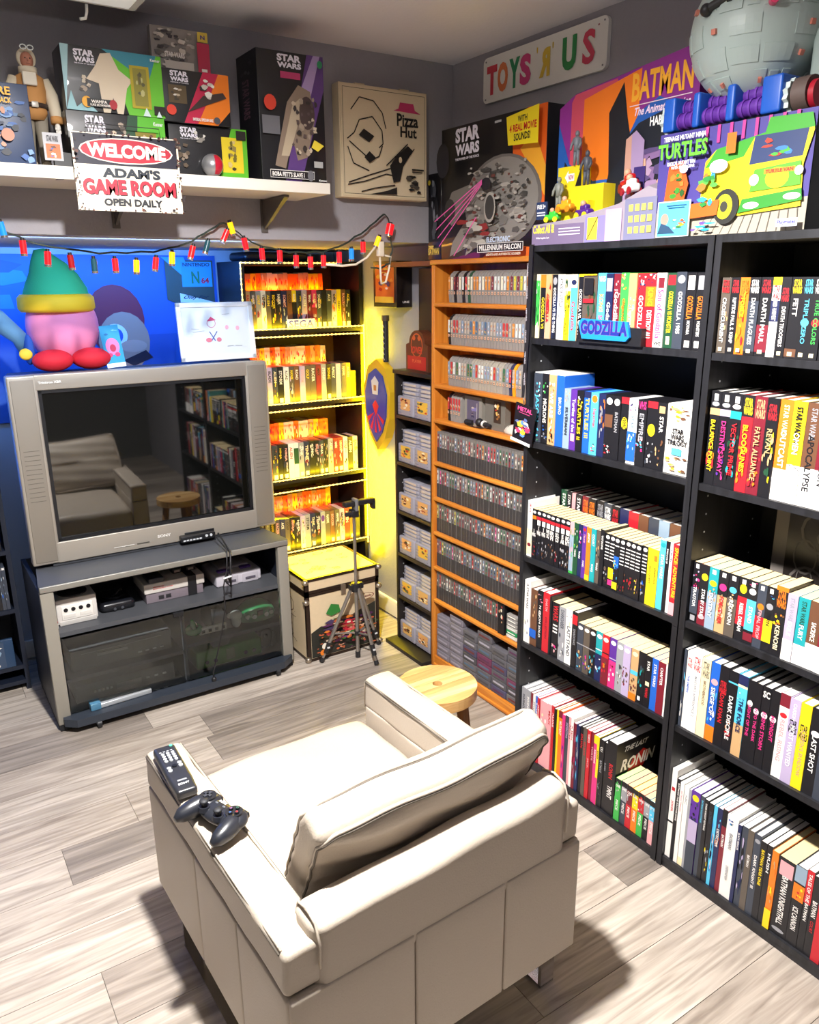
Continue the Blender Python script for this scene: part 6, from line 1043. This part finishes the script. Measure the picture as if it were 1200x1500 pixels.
def toycar(nm, label, loc, c1, c2, rz=0, s_=1.):
    e = empty(nm, loc, label, 'toy car', 'small toy cars on the cardboard display', rz); e.scale = (s_, s_, s_)
    MB().rbox((0, 0, .014), (.011, .026, .008), .006, mat(c1, .35), n=2, k=3).rbox((0, -.002, .024), (.008, .013, .008), .005, mat(c1, .35), n=2, k=3).build('body', e)
    for sy in (-1, 1):
        for sx in (-1, 1): MB().cyl((sx * .010, sy * .016, .0075), (sx * .0135, sy * .016, .0075), .0078, mat(c2, .4), 14).build('wheel', e)
    MB().sph((-.004, .0, .034), .007, mat('#d8a080', .5), 12, 8).build('driver', e)
toycar('toy_car', 'green and yellow toy car at the left of the cardboard road', (1.748, 1.875, 1.866), '#3ab83a', '#f0d820', .2)
toycar('toy_car', 'purple toy car with yellow wheels on the cardboard steps', (1.762, 1.758, 1.868), '#4a2080', '#f0d820', -.2, 1.25)
toycar('toy_car', 'orange toy car on the yellow cardboard steps', (1.745, 1.820, 1.890), '#f09a1c', '#c87a10', .1, 1.1)
toycar('toy_car', 'red toy car high on the curved cardboard road', (1.795, 1.625, 1.930), '#c8141c', '#8a1018', -.5, 1.5)
toycar('toy_car', 'white toy car with red wheels on the cardboard road', (1.758, 1.585, 1.918), '#e8e4e0', '#a01428', -.4, 1.3)
for k, (y_, x_, z_, c, lb) in enumerate(((1.845, 1.785, 1.966 + .0, '#6a7078', 'small grey toy figure on the yellow cardboard tower'), (1.795, 1.80, 1.9662, '#4a4e58', 'small dark caped toy figure on the yellow steps'), (1.868, 1.762, 1.8995, '#7a7c74', 'small grey toy figure standing above the green toy car'))):
    e = empty('toy_figure', (x_ + (.02 if k == 0 else 0), y_, z_ + (.06 if k == 0 else 0)), lb, 'toy figure', 'plain toy figures on the cardboard display'); m_ = mat(c, .5)
    for s_ in (-1, 1): MB().tube([(0, s_ * .008, 0), (0, s_ * .006, .022), (0, s_ * .005, .042)], [.004, .005, .006], m_, 8).build('leg', e); MB().tube([(0, s_ * .012, .07), (-.004, s_ * .019, .055), (-.01, s_ * .016, .042)], [.005, .0045, .0035], m_, 8).build('arm', e)
    MB().tube([(0, 0, .038), (0, 0, .055), (0, 0, .072), (0, 0, .078)], [.009, .010, .013, .005], m_, 12).build('torso', e); MB().sph((0, 0, .085), (.007, .007, .009), m_, 12, 8).build('head', e)
# turtle van box
e, f = gx('toy_box', 'purple-edged toy box with cartoon green and yellow van, below the sphere', 1.060, 1.475, 1.802, 2.048, 1.735, .17, '#1c2a20')
f.rect(0, 0, 1, 1, '#4a3f8c').poly([(.0, 0), (1, 0), (1, .28), (.3, .2), (0, .25)], '#a8a090')
for i in range(12): f.line(.3 + i * .06, 0, .4 + i * .05, .22, .0015, '#6a6258')
for i in range(8): f.rect(.33 + .08 * i, .84, .35 + .08 * i, 1, '#b83a8a')
f.poly([(.33, .22), (.35, .68), (.42, .78), (.72, .86), (.74, .98), (.98, .96), (1, .82), (.96, .55), (.97, .2), (.6, .16)], '#f0d818').poly([(.35, .62), (.42, .78), (.72, .86), (.74, .98), (.98, .96), (1, .84), (.66, .84), (.6, .68)], '#3c9a2c').poly([(.66, .84), (.64, .6), (.95, .62), (.97, .84)], '#2a3a66').art(.66, .62, .94, .82, ['#4aa83a', '#c03a2a', '#3a7ac0'], 8).poly([(.68, .55), (.95, .58), (.96, .38), (.66, .36)], '#5ab02c').ell(.82, .46, .07, .09, '#e8c818', 16).rect(.74, .5, .92, .54, '#e88a20').text('TURTLE VAN', .75, .505, .91, .535, '#a81818')
f.poly([(.6, .18), (.98, .25), (.97, .35), (.62, .3)], '#2f8a2a').ell(.68, .24, .05, .03, '#f0f0e8').ell(.92, .29, .05, .03, '#f0f0e8').ell(.685, .46, .03, .05, '#f4f0d8').ell(.945, .5, .025, .04, '#f4f0d8').ell(.52, .25, .085, .16, '#2a2a26', 20).ell(.51, .25, .055, .115, '#c8c020', 20).ell(.51, .25, .025, .05, '#3a3a30', 12).poly([(.08, .35), (.1, .68), (.2, .72), (.25, .5), (.22, .3)], '#e85a1c').art(.1, .34, .24, .66, ['#3c8a2c', '#f07a2c', '#2a5a20'], 9).poly([(.25, .16), (.28, .3), (.48, .32), (.47, .18)], '#e8641c').art(.3, .25, .48, .62, ['#2f8a3a', '#3a9ad8', '#58b848', '#b87a30'], 14).rect(.5, .72, .56, .9, '#e8701c').ell(.46, .62, .06, .06, '#f4f4f4').ell(.22, .64, .03, .04, '#f4f4f4').art(.25, .02, .5, .14, ['#2aa0d8', '#6a4a98'], 5)
f.text('TEENAGE MUTANT NINJA', .06, .90, .36, .96, '#f0f0f0').text('TURTLES', .02, .74, .38, .90, '#103818').text('TURTLES', .025, .75, .375, .895, '#6ad83a').text('RADICAL MUTANT VAN', .1, .68, .3, .72, '#f0f0f0').text('WITH SUPER GEAR', .13, .645, .3, .675, '#f0f0f0').rect(.86, .03, .985, .1, '#d8d8f0').text('Playmates', .87, .045, .975, .085, '#3a3ac8'); f.build('front_print', e)
f = FR((.002, -.2081, 0), (1, 0, 0), (0, 0, 1), .165, .246); f.rect(0, 0, 1, 1, '#1c241e').vtext('TURTLES', .25, .2, .6, .9, '#3a5a2a'); f.build('side_print', e)
e, f = gx('photo_card', 'small light-blue card with a toy picture in front of the van box', 1.357, 1.458, 1.8015, 1.888, 1.722, .003, '#e8f4f8', 'card'); f.rect(.04, .03, .97, .97, '#5ab4e0').ell(.25, .5, .12, .16, '#c89080').poly([(.05, .1), (.15, .4), (.4, .3), (.6, .1)], '#2a4a68').art(.45, .2, .95, .5, ['#e85a2c', '#e8d82c', '#3a7a3a', '#f0f0e8'], 9).rect(.3, .86, .9, .88, '#2a6a98').rect(.35, .8, .85, .82, '#2a6a98'); f.build('print', e)
# grey panelled sphere on blue and purple rollers
e = empty('sphere_toy', (1.845, 1.296, 2.05), 'large grey panelled sphere toy on blue and purple rollers', 'toy'); sg2 = mat('#a9b8b4', .42); R_ = .158; CZs = .205
def bl(p): return p
MB().sph((0, 0, CZs), R_, sg2, 48, 32).build('shell', e)
rp = random.Random(9)
def patch(th0, th1, ph0, ph1, up, m, nm):
    vs = []; n_ = 5
    for lay in (0, 1):
        for i in range(n_):
            for j in range(n_):
                t_ = math.radians(th0 + (th1 - th0) * i / (n_ - 1)); p_ = math.radians(ph0 + (ph1 - ph0) * j / (n_ - 1)); r_ = R_ + (up if lay else -.002)
                vs.append((r_ * math.sin(t_) * math.cos(p_), r_ * math.sin(t_) * math.sin(p_), CZs + r_ * math.cos(t_)))
    k = n_ * n_; fs = [(k + i * n_ + j, k + (i + 1) * n_ + j, k + (i + 1) * n_ + j + 1, k + i * n_ + j + 1) for i in range(n_ - 1) for j in range(n_ - 1)]
    edge = [i for i in range(n_)] + [i * n_ + n_ - 1 for i in range(1, n_)] + [(n_ - 1) * n_ + j for j in range(n_ - 2, -1, -1)] + [i * n_ for i in range(n_ - 2, 0, -1)]
    fs += [(edge[i], k + edge[i], k + edge[(i + 1) % len(edge)], edge[(i + 1) % len(edge)]) for i in range(len(edge))]
    return MB().add(vs, fs, m).build(nm, e)
for t_ in range(25, 150, 21):
    p_ = 130
    while p_ < 290:
        w_ = rp.choice((12, 16, 22, 28)); rp.random() < .6 and patch(t_ + rp.uniform(0, 3), t_ + 19 - rp.uniform(0, 5), p_ + 1, p_ + w_ - 2, .0016 + rp.choice((0, .0012)), sg2, 'plate'); 
        if rp.random() < .3: patch(t_ + 7, t_ + 11, p_ + w_ / 2 - 2, p_ + w_ / 2 + 2, .007, mat('#c87a68', .4), 'stud')
        p_ += w_ + 1
patch(0.5, 78, 186, 190, .006, cdk, 'black_strap')
MB().cyl((-R_ - .002, .035, CZs + .03), (-R_ + .008, -.025, CZs + .05), .010, cdk, 12).sph((-R_ - .002, .035, CZs + .03), .014, cdk, 12, 8).sph((-R_ + .008, -.025, CZs + .05), .014, cdk, 12, 8).build('handle', e)
MB().cyl((-R_ * .72, -R_ * .64, CZs + .02), (-R_ * .85, -R_ * .76, CZs + .02), .010, mat('#d83a6a', .3), 12).build('pink_knob', e); MB().cyl((-R_ * .4, -R_ * .86, CZs + .05), (-R_ * .48, -R_ * 1.03, CZs + .05), .012, mat('#b84a50', .3), 12).build('red_knob', e)
MB().box(-.02, .05, -.20, -.145, .0, .33, mat('#9aaaa4', .5), r=.01).build('side_tower', e)
blu = mat('#1a56b8', .4)
for k in range(2):
    b = MB(); xk, zk = -.075 + .02 * k, .028 + .03 * k
    b.cyl((xk, .16, zk), (xk, -.13, zk), .018, mat('#5a2a90', .4), 16)
    for i in range(14): b.cyl((xk, .15 - i * .02, zk), (xk, .144 - i * .02, zk), .0205, mat('#6a38a0', .4), 16)
    b.build('roller', e)
for y_, w_ in ((.165, .035), (.085, .02), (-.01, .022), (-.115, .05)): MB().box(-.105, -.03, y_ - w_ / 2, y_ + w_ / 2, .004, .082, blu, r=.006).build('roller_bracket', e)
for y_ in (.19, -.145):
    n_ = 24; b = MB(); vs = []
    for x_ in (0, 1):
        for i in range(n_): a = 6.2832 * i / n_; r_ = .037 if i % 2 else .031; vs.append((-.065 + r_ * math.cos(a), y_ + (.006 if x_ else -.006), .037 + r_ * math.sin(a)))
    b.add(vs, [tuple(range(n_)), tuple(reversed(range(n_, 2 * n_)))] + [(i, n_ + i, n_ + (i + 1) % n_, (i + 1) % n_) for i in range(n_)], mat('#c8d4d0', .4)); b.build('cog', e)
MB().cyl((-.06, -.155, .038), (-.06, -.19, .038), .036, mat('#5a4a44', .6), 20).build('wheel', e); MB().cyl((-.06, -.192, .034), (-.06, -.205, .034), .03, mat('#a8182c', .4), 20).build('red_wheel', e)
MB().box(-.06, .10, -.14, .15, .0, .06, mat('#7a8a88', .5), r=.01).build('base', e)
# lanyard with card hanging on the front of the middle bookcase
e = empty('lanyard', (1.700, 1.915, 1.30), 'black ribbon lanyard with colourful card hanging at the bookcase edge', 'lanyard')
MB().add([(-.001, -.012, .498), (-.001, .006, .50), (-.001, -.008, .25), (-.001, .012, .25), (-.004, .002, .035), (-.004, .016, .035), (.006, -.012, .503), (.006, .006, .503)], [(0, 1, 3, 2), (2, 3, 5, 4), (0, 1, 7, 6)], mat('#1a171c', .6)).build('ribbon', e)
f = FR((-.0035, .012, .05), (0, -1, 0), (0, 0, 1), .02, .43)
for k in range(6): f.vtext('retrobit', .2 + .1 * 0, .06 + k * .155, .55, .15 + k * .155, '#b8b0b8')
f.build('ribbon_print', e)
MB().tube([(-.004, .006, .038), (-.006, .002, .03), (-.006, .0, .02), (-.005, .004, .012)], .002, mat('#c0c0c4', .2, metal=1), 6).build('clip', e)
o = MB().box(-.0015, .0015, -.052, .045, -.115, .012, mat('#1a161c', .4)).build('card', e, rot=(.14, 0, 0))
f = FR((-.0019, .045, -.115), (0, -1, 0), (0, 0, 1), .097, .127); f.text('METAL', .12, .82, .85, .93, '#e84a8a').rect(.2, .77, .75, .785, '#c84a80').art(.05, .14, .95, .7, ['#d83a6a', '#f0c83a', '#5a8ad0', '#f0f0f0', '#b82a4a', '#5a6a98'], 26).rect(0, 0, 1, .08, '#f0f0f0'); f.build('print', o)
# ------------------------------------------------------------------ trunk
TX0, TX1, TYa, TYb, TH = 1.412, 1.797, 3.030, 3.385, .408
e = empty('storage_trunk', ((TX0 + TX1) / 2, TYa, 0), 'cream storage trunk with dark metal edges and colourful floral-like print', 'trunk'); h_ = (TX1 - TX0) / 2; dd = TYb - TYa
crmt = mat('#d9c3a0', .55, var=.05); edge = mat('#3a2c24', .4, metal=.5)
MB().box(-h_ + .002, h_ - .002, .002, dd - .002, .004, .335, crmt).build('body', e); ld = MB().box(-h_ + .002, h_ - .002, .002, dd - .002, .34, TH - .002, crmt).build('lid', e)
b = MB(); t_ = .018
for x_ in (-h_, h_ - t_):
    for y_ in (0, dd - t_): b.box(x_, x_ + t_, y_, y_ + t_, .0, .336, edge)
for z_ in (0, .322): b.box(-h_, h_, 0, t_, z_, z_ + .014, edge).box(-h_, h_, dd - t_, dd, z_, z_ + .014, edge).box(-h_, -h_ + t_, 0, dd, z_, z_ + .014, edge).box(h_ - t_, h_, 0, dd, z_, z_ + .014, edge)
b.build('edge_strip', e)
b = MB()
for z_ in (.339, TH - .012): b.box(-h_ - .001, h_ + .001, -.001, .012, z_, z_ + .013, edge).box(-h_ - .001, h_ + .001, dd - .012, dd + .001, z_, z_ + .013, edge).box(-h_ - .001, -h_ + .012, 0, dd, z_, z_ + .013, edge).box(h_ - .012, h_ + .001, 0, dd, z_, z_ + .013, edge)
for x_ in (-h_ - .001, h_ - .017):
    for y_ in (-.001, dd - .017): b.box(x_, x_ + .018, y_, y_ + .018, .339, TH, edge)
b.build('edge_strip', ld)
for x_ in (-h_, h_):
    for z_ in (.014, .30, TH - .012): MB().sph((x_, .0, z_), (.016, .016, .014), mat('#a89a88', .3, metal=.8), 12, 8).build('corner_cap', e)
f = FR((-h_ + .02, .0012, .016), (1, 0, 0), (0, 0, 1), 2 * h_ - .04, .30); f.poly([(0, 0), (0, .42), (.15, .5), (.4, .45), (.7, .6), (1, .7), (1, 0)], '#2a2a24').art(.0, .02, 1, .4, ['#22241c', '#3a3a28', '#1a1c18'], 14).art(.05, .3, .98, .62, ['#5a2a5a', '#7a4a2a', '#4a3a60', '#3a5a2c'], 18).poly([(.22, .7), (.3, .84), (.42, .8), (.44, .68), (.3, .64)], '#2f7a34').ell(.55, .42, .09, .1, '#c8283a').ell(.6, .35, .05, .07, '#e05a5a').art(.1, .1, .95, .6, ['#c8643a', '#e0a080', '#a02a3a', '#d8c4a8', '#7a3a6a', '#e07a2c', '#3a7a3a', '#e8d8c0', '#8a5a3a'], 46, z=.5).art(.02, .05, .5, .45, ['#c8643a', '#d8a080', '#4a2a2a', '#a85a3a'], 44, z=.35).art(.5, .05, 1, .5, ['#6a3a5a', '#c8643a', '#3a5a2c', '#d8a080'], 44, z=.35).ell(.78, .88, .13, .05, '#d9c3a0').ring(.78, .88, .14, .055, .12, '#6a1c1c').text('Nintendo', .68, .86, .88, .9, '#6a1c1c').ell(.12, .12, .05, .05, '#e07a1c').ell(.14, .22, .04, .05, '#e8e0d0'); f.build('front_print', e)
f = FR((-h_ + .0012, dd - .02, .016), (0, -1, 0), (0, 0, 1), dd - .04, .30); f.ring(.5, .75, .14, .12, .12, '#6a4a3a')
for i in range(14): f.line(.3 + .4 * rp.random(), .1 + .6 * rp.random(), .3 + .4 * rp.random(), .1 + .6 * rp.random(), .003, '#5a4030')
f.build('side_print', e)
f = FR((-h_ + .02, .02, TH - .0015), (1, 0, 0), (0, 1, 0), 2 * h_ - .04, dd - .04)
for i in range(16): x_, y_ = rp.uniform(.1, .9), rp.uniform(.1, .9); f.ring(x_, y_, .05, .035, .25, '#a8803a', 10).line(x_, y_, x_ + rp.uniform(-.1, .1), y_ + rp.uniform(-.08, .08), .003, '#9a7434')
f.ring(.55, .85, .08, .05, .2, '#a85a2a'); f.build('top_print', e)
MB().box(-.012, .012, -.006, .001, .30, .35, mat('#a89a88', .3, metal=.8), r=.002).build('latch', e)
# ------------------------------------------------------------------ tripod
al = mat('#a8a29c', .3, metal=.8); e = empty('tripod', (1.632, 2.955, 0), 'silver aluminium camera tripod with black fittings before the trunk', 'tripod')
MB().cyl((0, 0, .02), (0, 0, .36), .0085, al, 14).cyl((0, 0, .36), (0, 0, .70), .0075, al, 14).build('centre_column', e)
MB().cyl((0, 0, .335), (0, 0, .375), .022, cdk, 14).box(-.035, .035, -.012, .012, .345, .372, cdk, r=.004).build('hub', e)
MB().cyl((0, 0, .115), (0, 0, .135), .014, cdk, 12).build('spreader_collar', e); MB().cyl((0, 0, .0), (0, 0, .03), .012, cdk, 12).build('column_foot', e)
for fx, fy in ((-.168, .045), (.030, -.122), (.150, .058)):
    a = Vector((fx * .12, fy * .12, .352)); c = Vector((fx, fy, .006)); lg_ = MB(); m_ = a.lerp(c, .78)
    lg_.cyl(a, m_, .0085, al, 12).cyl(m_, c, .006, al, 12); lg_ = lg_.build('leg', e)
    MB().cyl(a.lerp(c, .74), a.lerp(c, .88), .0115, cdk, 12).build('leg_lock', lg_); MB().cyl(a.lerp(c, .95), c, .010, cdk, 12, .012).build('rubber_foot', lg_); MB().box(*[v for p in zip(a.lerp(c, .80) - Vector((.006, .013, .004)), a.lerp(c, .80) + Vector((.006, -.009, .004))) for v in p], mat('#e0e0e0', .3)).build('lever', lg_)
    MB().cyl((0, 0, .125), a.lerp(c, .62), .0045, al, 8).build('spreader_bar', e)
MB().box(-.018, .018, -.02, .02, .69, .725, cdk, r=.006).cyl((-.02, -.012, .705), (-.03, -.012, .705), .012, cdk, 12).build('head', e)
MB().cyl((-.02, -.01, .712), (-.05, -.02, .712), .010, mat('#2a2a2e', .4), 12).build('knob', e); MB().box(-.002, .012, -.025, .015, .72, .775, mat('#8a8a8e', .35, metal=.4), r=.003).build('bracket', e)
MB().box(-.05, .10, -.018, .016, .742, .764, cdk, r=.004).box(.09, .105, -.018, .016, .712, .764, cdk, r=.004).build('pan_bar', e)
# ------------------------------------------------------------------ coloured lights string on the header edge
YS = 2.735
wp = [(-.1, 1.86), (.15, 1.868), (.337, 1.856), (.442, 1.812), (.617, 1.790), (.79, 1.796), (.90, 1.822), (.985, 1.868), (1.036, 1.895), (1.09, 1.86), (1.146, 1.826), (1.275, 1.800), (1.412, 1.803), (1.50, 1.83), (1.60, 1.885), (1.68, 1.945), (1.70, 1.93), (1.715, 1.82), (1.70, 1.765), (1.66, 1.745), (1.60, 1.75)]
e = empty('string_lights', (0, YS, 0), 'dark wire of battery-shaped red, yellow and blue lights below the shelf', 'string lights')
cwv = []
for i in range(len(wp) - 1):
    for k in range(4): t_ = k / 4; cwv.append((wp[i][0] * (1 - t_) + wp[i + 1][0] * t_, .004 * math.sin((i * 4 + k) * 1.9), wp[i][1] * (1 - t_) + wp[i + 1][1] * t_ + .002 * math.sin((i * 4 + k) * 2.7)))
MB().tube(cwv, .0022, mat('#23302a', .5), 6).tube([(p[0], p[1] + .003, p[2] + .0025) for p in cwv], .0018, mat('#23302a', .5), 6).build('wire', e)
LC = {'r': ('#d8141c', 1.3), 'y': ('#f0b810', 1.3), 'b': ('#1a78c8', 1.), 'd': ('#1a4a58', .15), 'm': ('#981018', .15)}
L_ = [(3, 335, 'b', 8), (34, 362, 'r', 0), (70, 378, 'r', -5), (104, 383, 'm', 3), (138, 388, 'd', 0), (169, 388, 'r', 0), (200, 390, 'y', -5), (228, 386, 'r', -10), (252, 378, 'y', -5), (281, 369, 'r', -18), (303, 361, 'd', -20), (330, 345, 'r', -28), (339, 334, 'y', 15), (359, 357, 'r', 10), (384, 372, 'r', 3), (410, 375, 'r', 0), (434, 382, 'r', 0), (455, 384, 'r', 0), (474, 382, 'r', 0), (497, 377, 'r', 0), (515, 372, 'b', 0), (532, 362, 'r', 0), (553, 354, 'y', -25), (571, 336, 'r', -15)]
names_ = {'r': 'red', 'y': 'yellow', 'b': 'blue', 'd': 'unlit_blue', 'm': 'unlit_red'}
for px, py, c, an in L_:
    p = on('y', YS - .012, px, py); m_ = mat(LC[c][0], .3, emit=LC[c][1], coat=.4); a = math.radians(an); dx, dz = math.sin(a), math.cos(a)
    q = MB().cyl((p.x - dx * .019, -.012, p.z + dz * .019), (p.x + dx * .019, -.012, p.z - dz * .019), .0095 if (px, py) != (571, 336) else .015, m_, 14).build('bulb', e); q['label'] = names_[c].replace('_', ' ') + ' battery-shaped bulb'
    MB().cyl((p.x + dx * .019, -.012, p.z - dz * .019), (p.x + dx * .026, -.012, p.z - dz * .026), .0098, mat('#d8d0c8', .2, metal=.9), 14).build('end_cap', q); MB().cyl((p.x - dx * .019, -.012, p.z + dz * .019), (p.x - dx * .027, -.012, p.z + dz * .027), .006, cdk, 10).build('socket', q)
e = empty('power_cord', (1.5, 2.74, 1.74), 'white power cord with plug looping at the alcove corner', 'cord'); wc = mat('#e8dcc8', .5)
MB().tube([(-.09, -.02, .02), (-.02, -.025, .015), (.04, -.02, .02), (.09, -.02, .045), (.13, -.02, .085), (.15, -.01, .10), (.155, -.01, .03), (.16, -.005, -.03), (.165, 0, -.05), (.185, 0, -.045), (.2, 0, .0), (.21, .0, .05), (.16, .0, .06)], .0042, wc, 8).build('cord', e)
MB().box(.142, .168, -.024, -.002, .05, .105, wc, r=.004).build('plug', e)
# ------------------------------------------------------------------ ceiling light fitting and room behind
e = empty('ceiling_light', (.12, 1.95, 2.42), 'white rectangular ceiling light fitting with small hook at the top edge', 'ceiling light')
MB().box(-.6, .613, -.25, .545, 0, .075, mat('#d8d8d4', .5), r=.01).build('housing', e); MB().box(-.57, .585, -.22, .515, -.003, .0, mat('#f4f4f0', .4, emit=.25)).build('diffuser', e)
MB().tube([(.48, .535, -.002), (.48, .54, -.02), (.475, .54, -.035), (.46, .537, -.04)], .004, mat('#e8e8e4', .4), 8).build('hook', e)
